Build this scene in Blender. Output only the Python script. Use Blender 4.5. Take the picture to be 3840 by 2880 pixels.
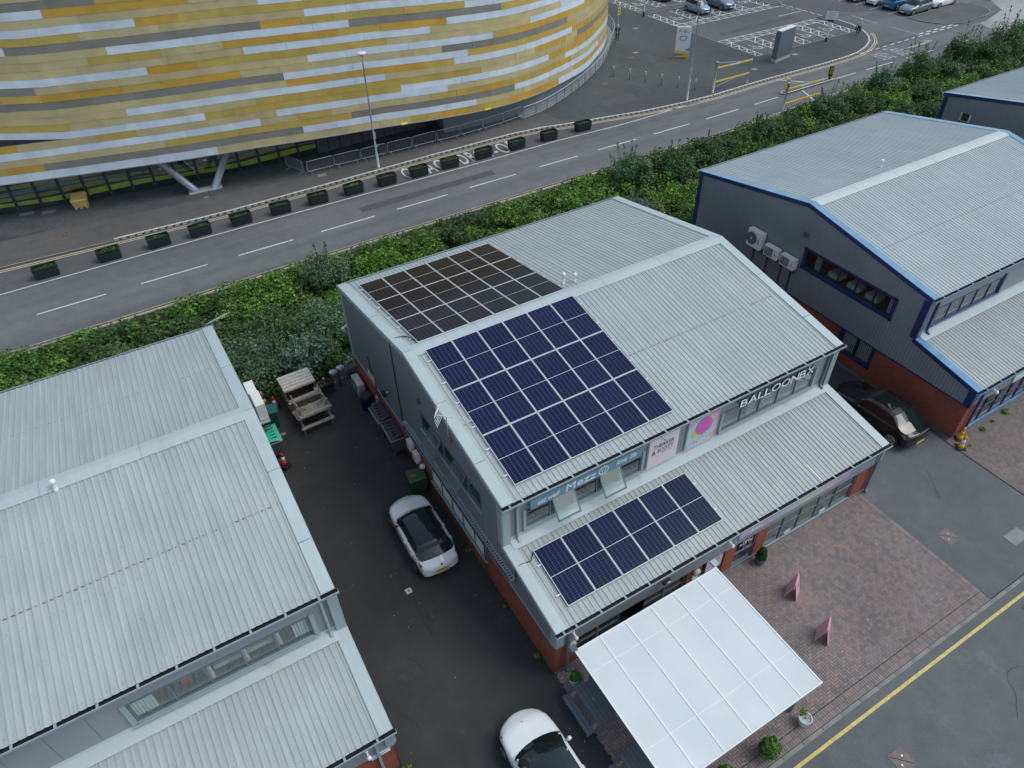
import bpy, bmesh, math, random
import numpy as np
from mathutils import Vector, Matrix, Euler
random.seed(7); RNG = np.random.default_rng(7)
R = math.radians
for o in list(bpy.data.objects): bpy.data.objects.remove(o)
scene = bpy.context.scene
COL = scene.collection

# ------------------------------------------------------------------ camera
cam_d = bpy.data.cameras.new('camera'); cam = bpy.data.objects.new('camera', cam_d); COL.objects.link(cam)
YAW, PIT, ROL = R(-29.602), R(-41.711), R(-1.574)
fw = Vector((math.sin(-YAW)*math.cos(PIT), math.cos(YAW)*math.cos(PIT), math.sin(PIT)))
rt = fw.cross(Vector((0, 0, 1))).normalized(); up = rt.cross(fw)
r2 = math.cos(ROL)*rt + math.sin(ROL)*up; u2 = -math.sin(ROL)*rt + math.cos(ROL)*up
M = Matrix((r2, u2, -fw)).transposed().to_4x4(); M.translation = Vector((-7.079, -10.018, 24.804))
cam.matrix_world = M
cam_d.sensor_width = 36; cam_d.lens = 36*2701.45/3840
cam_d.clip_start = 0.5; cam_d.clip_end = 3000
scene.camera = cam

# ------------------------------------------------------------------ light (overcast)
SUN_EL, SUN_AZ = 56, 118          # azimuth measured from +Y towards +X
w = bpy.data.worlds.new('World'); scene.world = w; w.use_nodes = True
nt = w.node_tree; bg = nt.nodes['Background']
sky = nt.nodes.new('ShaderNodeTexSky'); sky.sky_type = 'NISHITA'; sky.sun_disc = False
sky.sun_elevation = R(SUN_EL); sky.sun_rotation = R(SUN_AZ)
sky.air_density = 1.0; sky.dust_density = 2.0; sky.ozone_density = 1.0
hs = nt.nodes.new('ShaderNodeHueSaturation'); hs.inputs['Saturation'].default_value = 0.70
tcw = nt.nodes.new('ShaderNodeTexCoord')
mpw = nt.nodes.new('ShaderNodeMapping'); mpw.inputs['Scale'].default_value = (1, 1, 2.6)
nzw = nt.nodes.new('ShaderNodeTexNoise'); nzw.inputs['Scale'].default_value = 2.6; nzw.inputs['Detail'].default_value = 7; nzw.inputs['Roughness'].default_value = 0.6
crw = nt.nodes.new('ShaderNodeValToRGB')
crw.color_ramp.elements[0].position = 0.36; crw.color_ramp.elements[0].color = (0.785, 0.86, 0.865, 1)
crw.color_ramp.elements[1].position = 0.66; crw.color_ramp.elements[1].color = (1.21, 1.265, 1.21, 1)
mlw = nt.nodes.new('ShaderNodeMix'); mlw.data_type = 'RGBA'; mlw.blend_type = 'MULTIPLY'; mlw.inputs['Factor'].default_value = 1
nt.links.new(tcw.outputs['Generated'], mpw.inputs['Vector']); nt.links.new(mpw.outputs[0], nzw.inputs['Vector'])
nt.links.new(nzw.outputs['Fac'], crw.inputs['Fac'])
nt.links.new(sky.outputs['Color'], hs.inputs['Color']); nt.links.new(hs.outputs['Color'], mlw.inputs['A'])
nt.links.new(crw.outputs['Color'], mlw.inputs['B']); nt.links.new(mlw.outputs['Result'], bg.inputs['Color'])
bg.inputs['Strength'].default_value = 0.15
sd = bpy.data.lights.new('sun', 'SUN'); sun = bpy.data.objects.new('sun', sd); COL.objects.link(sun)
sd.energy = 0.8; sd.angle = R(35); sd.color = (0.99, 1.0, 0.955)
sun.rotation_euler = (R(90-SUN_EL), 0, R(180-SUN_AZ)); sun.location = (0, 0, 60)
vs = scene.view_settings; vs.view_transform = 'Standard'; vs.look = 'None'; vs.gamma = 1; vs.exposure = 0.26
vs.use_curve_mapping = False

# ------------------------------------------------------------------ materials
MATS = {}
def nodes(name):
    m = bpy.data.materials.new(name); m.use_nodes = True; MATS[name] = m
    return m, m.node_tree, m.node_tree.nodes['Principled BSDF']
def N(t, kind, **kw):
    n = t.nodes.new(kind)
    for k, v in kw.items():
        if k in n.inputs: n.inputs[k].default_value = v
        else: setattr(n, k, v)
    return n
def rgba(c): return (c[0], c[1], c[2], 1)
def mixc(t, fac, a, b, mode='MIX'):
    m = t.nodes.new('ShaderNodeMix'); m.data_type = 'RGBA'; m.blend_type = mode
    for s, v in (('Factor', fac), ('A', a), ('B', b)):
        if isinstance(v, (int, float)): m.inputs[s].default_value = v
        elif isinstance(v, tuple): m.inputs[s].default_value = rgba(v)
        else: t.links.new(v, m.inputs[s])
    return m.outputs['Result']
def ramp(t, src, p0, p1, c0=(0, 0, 0), c1=(1, 1, 1)):
    r = t.nodes.new('ShaderNodeValToRGB'); e = r.color_ramp.elements
    e[0].position = p0; e[0].color = rgba(c0); e[1].position = p1; e[1].color = rgba(c1)
    t.links.new(src, r.inputs['Fac']); return r.outputs['Color']
def coords(t, scale=(1, 1, 1), kind='Object', loc=(0, 0, 0), rot=(0, 0, 0)):
    c = t.nodes.new('ShaderNodeTexCoord'); m = t.nodes.new('ShaderNodeMapping')
    m.inputs['Scale'].default_value = scale; m.inputs['Location'].default_value = loc; m.inputs['Rotation'].default_value = rot
    t.links.new(c.outputs[kind], m.inputs['Vector']); return m.outputs[0]
def noise(t, vec, scale, detail=4, rough=0.55):
    n = N(t, 'ShaderNodeTexNoise', Scale=scale, Detail=detail, Roughness=rough); t.links.new(vec, n.inputs['Vector']); return n.outputs['Fac']
def bump(t, h, strength, dist, bsdf):
    b = N(t, 'ShaderNodeBump', Strength=strength, Distance=dist); t.links.new(h, b.inputs['Height']); t.links.new(b.outputs[0], bsdf.inputs['Normal'])
def simple(name, col, rough=0.5, metal=0.0, var=0.12, scale=3.0, bmp=0.0, coat=0.0, spec=0.5, fine=0.0, emit=None):
    m, t, b = nodes(name); v = coords(t)
    n = noise(t, v, scale, 5)
    c = mixc(t, ramp(t, n, 0.3, 0.7), tuple(x*(1-var) for x in col), tuple(min(1, x*(1+var)) for x in col))
    if fine:
        n2 = noise(t, v, 40, 3); c = mixc(t, 1.0, c, ramp(t, n2, 0.3, 0.7, (1-fine,)*3, (1+fine,)*3), 'MULTIPLY')
    t.links.new(c, b.inputs['Base Color'])
    b.inputs['Roughness'].default_value = rough; b.inputs['Metallic'].default_value = metal
    b.inputs['Coat Weight'].default_value = coat; b.inputs['Coat Roughness'].default_value = 0.04
    b.inputs['Specular IOR Level'].default_value = spec
    if bmp: bump(t, noise(t, v, 60, 3), bmp, 0.01, b)
    return m
def asphalt(name, c1, c2, big=0.12, patch=None, speck=0.25, lane=None, spots=0.0):
    m, t, b = nodes(name); v = coords(t)
    n = noise(t, v, big, 6, 0.6); c = mixc(t, ramp(t, n, 0.35, 0.68), c1, c2)
    n1 = noise(t, v, 1.3, 5, 0.65); c = mixc(t, 1.0, c, ramp(t, n1, 0.25, 0.75, (.86,)*3, (1.13,)*3), 'MULTIPLY')
    n2 = noise(t, v, 55, 2, 0.7); c = mixc(t, 1.0, c, ramp(t, n2, 0.3, 0.72, (1-speck,)*3, (1+speck,)*3), 'MULTIPLY')
    if lane:                                   # lighter wheel tracks along the traffic direction
        vl = coords(t, (0.02, 0.62, 1)); n3 = noise(t, vl, 1.0, 3, 0.5)
        c = mixc(t, 1.0, c, ramp(t, n3, 0.35, 0.65, (.86, .86, .88), (1.17, 1.17, 1.15)), 'MULTIPLY')
    if spots:                                  # gum spots, droppings and pale scuffs
        vo = N(t, 'ShaderNodeTexVoronoi', Scale=1.1); t.links.new(v, vo.inputs['Vector'])
        sp = ramp(t, vo.outputs['Distance'], 0.018, 0.03, (1, 1, 1), (0, 0, 0))
        nn = noise(t, v, 0.5, 2); ms = ramp(t, nn, 0.5, 0.56)
        f = mixc(t, 1.0, sp, ms, 'MULTIPLY')
        c = mixc(t, f, c, (spots, spots, spots*0.97))
        n5 = noise(t, coords(t, loc=(7, 3, 0)), 0.55, 4, 0.7); c = mixc(t, ramp(t, n5, 0.60, 0.78, (0, 0, 0), (.35,)*3), c, tuple(x*2.1 for x in c2))
    t.links.new(c, b.inputs['Base Color']); b.inputs['Roughness'].default_value = 0.88; b.inputs['Specular IOR Level'].default_value = 0.3
    bump(t, n2, 0.35, 0.01, b)
    return m
asphalt('yard_tar', (0.037, 0.0385, 0.040), (0.055, 0.0555, 0.0555), 0.25, spots=0.22)
asphalt('service_tar', (0.118, 0.126, 0.130), (0.142, 0.150, 0.153), 0.12, spots=0.3)
asphalt('road_tar', (0.127, 0.130, 0.138), (0.166, 0.168, 0.174), 0.08, lane=True, speck=0.18)
asphalt('bay_tar', (0.100, 0.100, 0.107), (0.131, 0.130, 0.135), 0.1)
asphalt('pavement_tar', (0.102, 0.098, 0.096), (0.134, 0.128, 0.124), 0.15)
asphalt('plaza_tar', (0.067, 0.074, 0.079), (0.092, 0.100, 0.104), 0.12, spots=0.2)
asphalt('island_tar', (0.098, 0.099, 0.100), (0.130, 0.130, 0.130), 0.3)
asphalt('concrete_pale', (0.312, 0.305, 0.299), (0.416, 0.403, 0.390), 0.15)
asphalt('soil', (0.035, 0.028, 0.018), (0.06, 0.05, 0.03), 0.5)

def roof_metal(name, col, streak=0.10, lichen=0.0):
    m, t, b = nodes(name)
    v = coords(t); n = noise(t, v, 0.35, 4)
    c = mixc(t, ramp(t, n, 0.3, 0.7), tuple(x*0.94 for x in col), tuple(x*1.05 for x in col))
    vs_ = coords(t, (7.0, 0.35, 0.35)); n2 = noise(t, vs_, 1.0, 5, 0.6)
    c = mixc(t, 1.0, c, ramp(t, n2, 0.3, 0.75, (1-streak,)*3, (1+streak*0.6,)*3), 'MULTIPLY')
    n4 = noise(t, v, 9, 4, 0.7); c = mixc(t, ramp(t, n4, 0.66, 0.78, (0, 0, 0), (0.25,)*3), c, (0.33, 0.30, 0.24))
    if lichen:
        g = t.nodes.new('ShaderNodeSeparateXYZ'); cc = t.nodes.new('ShaderNodeTexCoord'); t.links.new(cc.outputs['Object'], g.inputs[0])
        low = ramp(t, g.outputs['Y'], 0.0, 1.0, (1, 1, 1), (0.25,)*3)
        n5 = noise(t, v, 2.2, 6, 0.7); f = mixc(t, 1.0, ramp(t, n5, 0.45, 0.75, (0,)*3, (lichen,)*3), low, 'MULTIPLY')
        c = mixc(t, f, c, (0.50, 0.46, 0.37))
        vo = N(t, 'ShaderNodeTexVoronoi', Scale=5.5); t.links.new(v, vo.inputs['Vector'])
        sp = ramp(t, vo.outputs['Distance'], 0.10, 0.17, (0.8,)*3, (0, 0, 0)); f2 = mixc(t, 1.0, sp, low, 'MULTIPLY')
        c = mixc(t, f2, c, (0.20, 0.13, 0.08))
    t.links.new(c, b.inputs['Base Color']); b.inputs['Roughness'].default_value = 0.42; b.inputs['Specular IOR Level'].default_value = 0.5
    bump(t, noise(t, v, 1.5, 2), 0.12, 0.05, b)
    return m
ROOFC = (0.400, 0.450, 0.452)
roof_metal('roof_sheet', ROOFC, 0.14); roof_metal('roof_sheet_low', tuple(x*.93 for x in ROOFC), 0.2, lichen=0.75)
roof_metal('flashing', (0.455, 0.53, 0.54), 0.06)
roof_metal('roof_blue_unit', (0.42, 0.475, 0.49), 0.12); roof_metal('ridge_pale', (0.55, 0.60, 0.60), 0.05)
def stained():
    m, t, b = nodes('abutment_metal'); v = coords(t, (1, .6, .6)); n = noise(t, v, 0.9, 3, 0.55); n2 = noise(t, v, 6, 4, 0.7)
    f = mixc(t, 1.0, ramp(t, n, 0.60, 0.70), ramp(t, n2, 0.3, 0.6), 'MULTIPLY')
    c = mixc(t, f, (0.46, 0.53, 0.545), (0.40, 0.32, 0.20)); t.links.new(c, b.inputs['Base Color']); b.inputs['Roughness'].default_value = 0.5
stained()
simple('rust_lap', (0.22, 0.15, 0.10), 0.9, var=0.6, scale=2)
simple('rain_stain', (0.50, 0.44, 0.32), 0.8, var=0.4, scale=4)
simple('underlay', (0.012, 0.012, 0.014), 0.9)
roof_metal('cladding_grey', (0.195, 0.213, 0.226), 0.08)
roof_metal('cladding_slate', (0.22, 0.24, 0.262), 0.09)
simple('panel_grey', (0.245, 0.275, 0.305), 0.45, var=0.05, scale=0.6)
simple('trim_grey', (0.30, 0.37, 0.40), 0.4, var=0.06)
simple('trim_mid', (0.20, 0.255, 0.285), 0.4, var=0.08)
simple('frame_grey', (0.13, 0.175, 0.20), 0.4, var=0.08)
simple('navy_trim', (0.012, 0.028, 0.12), 0.28, var=0.15, coat=0.6)
simple('sheen_and_sign_blue', (0.15, 0.30, 0.43), 0.33, var=0.16, scale=1.5, coat=0.3)  # navy trim's top faces: sky sheen put into the colour; sign blue too
simple('sheen_trim_blue', (0.10, 0.25, 0.42), 0.33, var=0.25, scale=1.2, coat=0.3)  # lower verge and gutter blue, milder sky sheen put into the colour

def brick_mat(name, c1, c2, mortar, axis):
    m, t, b = nodes(name)
    v = coords(t, rot=(R(90), 0, 0) if axis == 'y' else (R(90), 0, R(90)))
    # a wall facing -y uses (x,z); a wall facing -x uses (y,z)
    if axis == 'x':
        sx = t.nodes.new('ShaderNodeSeparateXYZ'); cc = t.nodes.new('ShaderNodeTexCoord'); t.links.new(cc.outputs['Object'], sx.inputs[0])
        cb = t.nodes.new('ShaderNodeCombineXYZ'); t.links.new(sx.outputs['Y'], cb.inputs['X']); t.links.new(sx.outputs['Z'], cb.inputs['Y']); v = cb.outputs[0]
    else:
        sx = t.nodes.new('ShaderNodeSeparateXYZ'); cc = t.nodes.new('ShaderNodeTexCoord'); t.links.new(cc.outputs['Object'], sx.inputs[0])
        cb = t.nodes.new('ShaderNodeCombineXYZ'); t.links.new(sx.outputs['X'], cb.inputs['X']); t.links.new(sx.outputs['Z'], cb.inputs['Y']); v = cb.outputs[0]
    br = N(t, 'ShaderNodeTexBrick', Scale=1.0, **{'Mortar Size': 0.006, 'Brick Width': 0.225, 'Row Height': 0.075, 'Bias': -0.25})
    br.inputs['Color1'].default_value = rgba(c1); br.inputs['Color2'].default_value = rgba(c2); br.inputs['Mortar'].default_value = rgba(mortar)
    t.links.new(v, br.inputs['Vector'])
    n = noise(t, v, 1.0, 4); c = mixc(t, 1.0, br.outputs['Color'], ramp(t, n, 0.3, 0.7, (.85,)*3, (1.12,)*3), 'MULTIPLY')
    # a few darker burnt bricks
    mp = t.nodes.new('ShaderNodeMapping'); mp.inputs['Scale'].default_value = (1.6, 9, 1); t.links.new(v, mp.inputs['Vector'])
    vo = noise(t, mp.outputs[0], 1.0, 2, 0.5)
    c = mixc(t, ramp(t, vo, 0.66, 0.70, (0, 0, 0), (0.55,)*3), c, (0.09, 0.05, 0.05))
    t.links.new(c, b.inputs['Base Color']); b.inputs['Roughness'].default_value = 0.9
    bump(t, br.outputs['Fac'], -0.5, 0.01, b)
for ax in 'xy': brick_mat('brick_'+ax, (0.30, 0.075, 0.042), (0.23, 0.052, 0.032), (0.21, 0.09, 0.065), ax)

def glass(name, tint, rough=0.03, alpha=0.20):
    m, t, b = nodes(name); out = [n for n in t.nodes if n.type == 'OUTPUT_MATERIAL'][0]
    tr = N(t, 'ShaderNodeBsdfTransparent'); tr.inputs[0].default_value = rgba(tint)
    gl = N(t, 'ShaderNodeBsdfGlossy', Roughness=rough); gl.inputs[0].default_value = (0.92, 0.96, 0.97, 1)
    fr = N(t, 'ShaderNodeLayerWeight', Blend=0.5); pw = N(t, 'ShaderNodeMath', operation='POWER'); t.links.new(fr.outputs['Facing'], pw.inputs[0]); pw.inputs[1].default_value = 4.0; mp = N(t, 'ShaderNodeMath', operation='MULTIPLY_ADD'); t.links.new(pw.outputs[0], mp.inputs[0]); mp.inputs[1].default_value = 0.85; mp.inputs[2].default_value = alpha
    mx = t.nodes.new('ShaderNodeMixShader'); t.links.new(mp.outputs[0], mx.inputs[0]); t.links.new(tr.outputs[0], mx.inputs[1]); t.links.new(gl.outputs[0], mx.inputs[2])
    t.links.new(mx.outputs[0], out.inputs[0]); t.nodes.remove(b)
glass('window_glass', (0.72, 0.80, 0.79)); glass('arena_glass', (0.62, 0.70, 0.70)); glass('dark_glass', (0.30, 0.33, 0.34), alpha=.1); glass('tinted_glass', (0.55, .62, .62), alpha=.06)
simple('room_dark', (0.030, 0.028, 0.026), 0.9, var=0.4, scale=1.2)
simple('room_floor', (0.13, 0.115, 0.09), 0.9, var=0.5, scale=2.0)
simple('room_light', (0.45, 0.47, 0.43), 0.9, var=0.3, scale=2)
simple('blind_white', (0.72, 0.76, 0.72), 0.8, var=0.06)
simple('white_plastic', (0.80, 0.81, 0.82), 0.4, var=0.04)
simple('white_aged', (0.52, 0.51, 0.47), 0.6, var=0.2, scale=3)
simple('white_paint_line', (0.62, 0.62, 0.61), 0.7, var=0.18, scale=6, fine=0.1)
simple('worn_paint_line', (0.42, 0.42, 0.42), 0.7, var=0.35, scale=7, fine=0.2)
simple('yellow_line', (0.62, 0.50, 0.30), 0.7, var=0.2, scale=6, fine=0.12)
simple('yellow_line_strong', (0.64, 0.50, 0.17), 0.75, var=0.22, scale=5, fine=0.25)
simple('kerb_white', (0.55, 0.53, 0.50), 0.8, var=0.15, scale=2, fine=0.08)
simple('kerb_stone', (0.24, 0.235, 0.22), 0.9, var=0.15, scale=2, fine=0.1)
simple('steel', (0.50, 0.53, 0.56), 0.38, metal=0.7, var=0.1)
simple('galv', (0.42, 0.46, 0.49), 0.45, metal=0.35, var=0.1)
simple('column_steel', (0.36, 0.37, 0.44), 0.35, metal=0.3, var=0.08)
simple('keg_steel', (0.40, 0.40, 0.41), 0.33, metal=0.85, var=0.15)
simple('black_plastic', (0.018, 0.019, 0.021), 0.45, var=0.2)
simple('bin_grey', (0.085, 0.105, 0.12), 0.5, var=0.12)
simple('lid_dark', (0.040, 0.042, 0.045), 0.5, var=0.15)
simple('rubber', (0.015, 0.015, 0.016), 0.8)
simple('planter_green', (0.010, 0.019, 0.020), 0.5, var=0.3)
simple('bin_green', (0.035, 0.085, 0.035), 0.45, var=0.12)
simple('bin_teal', (0.02, 0.10, 0.085), 0.45); simple('lid_green', (0.02, 0.42, 0.27), 0.4, var=0.06)
simple('cone_red', (0.62, 0.03, 0.02), 0.45, var=0.1); simple('cone_white', (0.75, 0.75, 0.76), 0.4, var=0.06)
simple('cone_yellow', (0.78, 0.42, 0.03), 0.45, var=0.08); simple('cone_purple', (0.11, 0.05, 0.11), 0.5)
simple('grit_yellow', (0.62, 0.42, 0.14), 0.55, var=0.1)
simple('bright_yellow', (0.78, 0.52, 0.05), 0.45, var=0.05); simple('amber', (0.95, 0.50, 0.03), 0.4, var=0.05)
simple('sign_blue', (0.03, 0.20, 0.50), 0.4)
simple('old_timber', (0.30, 0.27, 0.23), 0.85, var=0.25, scale=5, fine=0.2, bmp=0.3)
simple('raw_timber', (0.30, 0.20, 0.12), 0.85, var=0.25, scale=4, fine=0.15)
simple('bleached_timber', (0.50, 0.46, 0.41), 0.85, var=0.2, scale=5, fine=0.15)
simple('slate_plastic', (0.105, 0.130, 0.165), 0.6, var=0.08, fine=0.05)
simple('terracotta_pipe', (0.55, 0.13, 0.06), 0.6)
simple('copper_pipe', (0.42, 0.24, 0.16), 0.6)
simple('pink_sign', (0.72, 0.36, 0.44), 0.5, var=0.06); simple('pink_pale', (0.72, 0.62, 0.67), 0.5, var=0.03)
simple('pink_notice', (0.62, 0.46, 0.50), 0.5, var=0.05)
simple('ink', (0.05, 0.045, 0.08), 0.6); simple('ink_soft', (0.16, 0.07, 0.12), 0.6)
simple('sign_slate', (0.155, 0.275, 0.37), 0.42, var=0.04)
simple('letter_white', (0.78, 0.80, 0.82), 0.4, var=0.02); simple('letter_navy', (0.010, 0.012, 0.05), 0.4)
simple('pot_white', (0.62, 0.64, 0.64), 0.5, var=0.08); simple('pot_teal', (0.09, 0.145, 0.145), 0.5, var=0.2)
simple('cast_iron', (0.20, 0.155, 0.145), 0.8, var=0.2, scale=6, fine=0.2); simple('cover_red', (0.14, 0.085, 0.075), 0.85, var=0.2, fine=0.2)
simple('cover_pale', (0.24, 0.24, 0.235), 0.8, var=0.15, fine=0.15)
simple('totem_grey', (0.125, 0.15, 0.175), 0.35, var=0.06); simple('totem_base', (0.40, 0.42, 0.43), 0.4)
simple('sign_white', (0.70, 0.73, 0.76), 0.35, var=0.04)
simple('stem_brown', (0.09, 0.07, 0.045), 0.9)
simple('skin', (0.42, 0.25, 0.18), 0.6); simple('hair_white', (0.72, 0.70, 0.68), 0.8)
simple('shirt_pink', (0.58, 0.50, 0.55), 0.8); simple('trousers_navy', (0.014, 0.016, 0.035), 0.85); simple('bag_brown', (0.09, 0.035, 0.035), 0.6)
simple('coat_dark', (0.018, 0.035, 0.05), 0.8); simple('shoe', (0.40, 0.38, 0.36), 0.7)

def arena_panel(name, col):
    m, t, b = nodes(name); v = coords(t)
    oi = t.nodes.new('ShaderNodeObjectInfo'); gi = t.nodes.new('ShaderNodeNewGeometry')
    ad = N(t, 'ShaderNodeMath', operation='ADD'); t.links.new(oi.outputs['Random'], ad.inputs[0]); t.links.new(gi.outputs['Random Per Island'], ad.inputs[1])
    fr = N(t, 'ShaderNodeMath', operation='FRACT'); t.links.new(ad.outputs[0], fr.inputs[0])
    c = mixc(t, fr.outputs[0], tuple(x*0.93 for x in col), tuple(min(1, x*1.05) for x in col))
    n = noise(t, v, 0.9, 3, 0.5); c = mixc(t, 1.0, c, ramp(t, n, 0.3, 0.7, (.90,)*3, (1.08,)*3), 'MULTIPLY')
    n2 = noise(t, v, 25, 3, 0.7); c = mixc(t, 1.0, c, ramp(t, n2, 0.3, 0.7, (.95,)*3, (1.05,)*3), 'MULTIPLY')
    t.links.new(c, b.inputs['Base Color']); b.inputs['Roughness'].default_value = 0.38; b.inputs['Metallic'].default_value = 0.15
    bump(t, noise(t, v, 0.8, 2), 0.5, 0.12, b)
arena_panel('arena_white', (0.72, 0.79, 0.88)); arena_panel('arena_grey', (0.27, 0.255, 0.225))
arena_panel('arena_tan', (0.60, 0.49, 0.265)); arena_panel('arena_gold', (0.58, 0.41, 0.11)); arena_panel('arena_orange', (0.63, 0.37, 0.065))
simple('arena_fascia_grey', (0.20, 0.23, 0.26), 0.5, var=0.06); simple('louvre_dark', (0.035, 0.04, 0.05), 0.5)
simple('film_yellow', (0.85, 0.90, 0.04), 0.5); simple('film_ochre', (0.55, 0.40, 0.10), 0.5); simple('film_teal', (0.18, 0.33, 0.32), 0.5); simple('film_blue', (0.03, 0.12, 0.26), 0.5)

def solar(name, col, line, horiz):
    m, t, b = nodes(name); v = coords(t)
    def grid(cw, rh, mort, sm=0.0):
        br = N(t, 'ShaderNodeTexBrick', Scale=1.0, **{'Mortar Size': mort, 'Brick Width': cw, 'Row Height': rh, 'Mortar Smooth': 0.1}); br.offset = 0.0
        t.links.new(v, br.inputs['Vector']); return br.outputs['Fac']
    f1 = grid(0.1815, 30.0, 0.0045)
    c = mixc(t, noise(t, coords(t, kind='Object'), 1.2, 2), tuple(x*0.85 for x in col), tuple(x*1.2 for x in col))
    oi = t.nodes.new('ShaderNodeObjectInfo'); c = mixc(t, 1.0, c, ramp(t, oi.outputs['Random'], 0, 1, (.82, .84, .9), (1.2, 1.18, 1.12)), 'MULTIPLY')
    if horiz: f2 = grid(30.0, 0.0915, 0.0028); c = mixc(t, f2, c, tuple(x*0.55+col[i]*0.45 for i, x in enumerate(line)))
    c = mixc(t, f1, c, line)
    t.links.new(c, b.inputs['Base Color']); b.inputs['Roughness'].default_value = 0.12; b.inputs['Specular IOR Level'].default_value = 0.16
solar('cell_front_sheen', (0.006, 0.011, 0.045), (0.125, 0.155, 0.23), True); solar('cell_rear_sheen', (0.011, 0.0075, 0.007), (0.085, 0.075, 0.072), False)  # front and rear tones: sky reflection by view angle put into base colour
simple('alu_frame', (0.68, 0.69, 0.72), 0.4, metal=0.1, var=0.03)

def poly_roof():
    m, t, b = nodes('polycarbonate'); v = coords(t)
    n = noise(t, v, 0.5, 3); c = mixc(t, ramp(t, n, 0.3, 0.7), (0.70, 0.755, 0.78), (0.79, 0.835, 0.85)); t.links.new(c, b.inputs['Base Color'])
    b.inputs['Roughness'].default_value = 0.35
    out = [x for x in t.nodes if x.type == 'OUTPUT_MATERIAL'][0]
    tl = N(t, 'ShaderNodeBsdfTranslucent'); tl.inputs[0].default_value = (0.85, 0.88, 0.9, 1)
    mx = t.nodes.new('ShaderNodeMixShader'); mx.inputs[0].default_value = 0.18
    t.links.new(b.outputs[0], mx.inputs[1]); t.links.new(tl.outputs[0], mx.inputs[2]); t.links.new(mx.outputs[0], out.inputs[0])
poly_roof()

def leaf_mat(name, rough=0.55):
    m, t, b = nodes(name); a = t.nodes.new('ShaderNodeAttribute'); a.attribute_name = 'tint'
    t.links.new(a.outputs['Color'], b.inputs['Base Color']); b.inputs['Roughness'].default_value = rough; b.inputs['Specular IOR Level'].default_value = 0.35
    out = [x for x in t.nodes if x.type == 'OUTPUT_MATERIAL'][0]
    tl = N(t, 'ShaderNodeBsdfTranslucent'); t.links.new(a.outputs['Color'], tl.inputs[0])
    mx = t.nodes.new('ShaderNodeMixShader'); mx.inputs[0].default_value = 0.25
    t.links.new(b.outputs[0], mx.inputs[1]); t.links.new(tl.outputs[0], mx.inputs[2]); t.links.new(mx.outputs[0], out.inputs[0])
leaf_mat('leaf')
def paver_mat(name, tone=1.0):
    m, t, b = nodes(name); v = coords(t)
    gi = t.nodes.new('ShaderNodeNewGeometry')
    r = t.nodes.new('ShaderNodeValToRGB'); e = r.color_ramp.elements; r.color_ramp.interpolation = 'LINEAR'
    e[0].position = 0; e[0].color = rgba((0.155*tone, 0.143*tone, 0.14*tone)); e[1].position = 1.0; e[1].color = rgba((0.31*tone, 0.19*tone, 0.15*tone))
    for p, c in ((0.25, (0.19, 0.160, 0.155)), (0.75, (0.232, 0.184, 0.176)), (0.955, (0.245, 0.19, 0.178)), (0.965, (0.285, 0.19, 0.16))):
        x = e.new(p); x.color = rgba(tuple(q*tone for q in c))
    t.links.new(gi.outputs['Random Per Island'], r.inputs['Fac'])
    n = noise(t, v, 0.28, 5, 0.6); c = mixc(t, 1.0, r.outputs['Color'], ramp(t, n, 0.30, 0.62, (.84, .83, .83), (1.04, 1.04, 1.04)), 'MULTIPLY')
    n2 = noise(t, v, 70, 3, 0.7); c = mixc(t, 1.0, c, ramp(t, n2, 0.3, 0.7, (.85,)*3, (1.12,)*3), 'MULTIPLY')
    t.links.new(c, b.inputs['Base Color']); b.inputs['Roughness'].default_value = 0.9
paver_mat('paver', 1.2); paver_mat('paver_dim', 1.02)
simple('joint_sand', (0.045, 0.036, 0.03), 0.95, var=0.3, fine=0.2)
def granite_setts():
    m, t, b = nodes('dark_setts'); v = coords(t, rot=(0, 0, R(45)))
    br = N(t, 'ShaderNodeTexBrick', Scale=1.0, **{'Mortar Size': 0.006, 'Brick Width': 0.2, 'Row Height': 0.1}); t.links.new(v, br.inputs['Vector'])
    br.inputs['Color1'].default_value = (0.075, 0.080, 0.088, 1); br.inputs['Color2'].default_value = (0.105, 0.108, 0.112, 1); br.inputs['Mortar'].default_value = (0.04, 0.042, 0.045, 1)
    n = noise(t, coords(t), 0.5, 4); c = mixc(t, 1.0, br.outputs['Color'], ramp(t, n, 0.3, 0.7, (.8,)*3, (1.2,)*3), 'MULTIPLY')
    t.links.new(c, b.inputs['Base Color']); b.inputs['Roughness'].default_value = 0.8
granite_setts()
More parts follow.
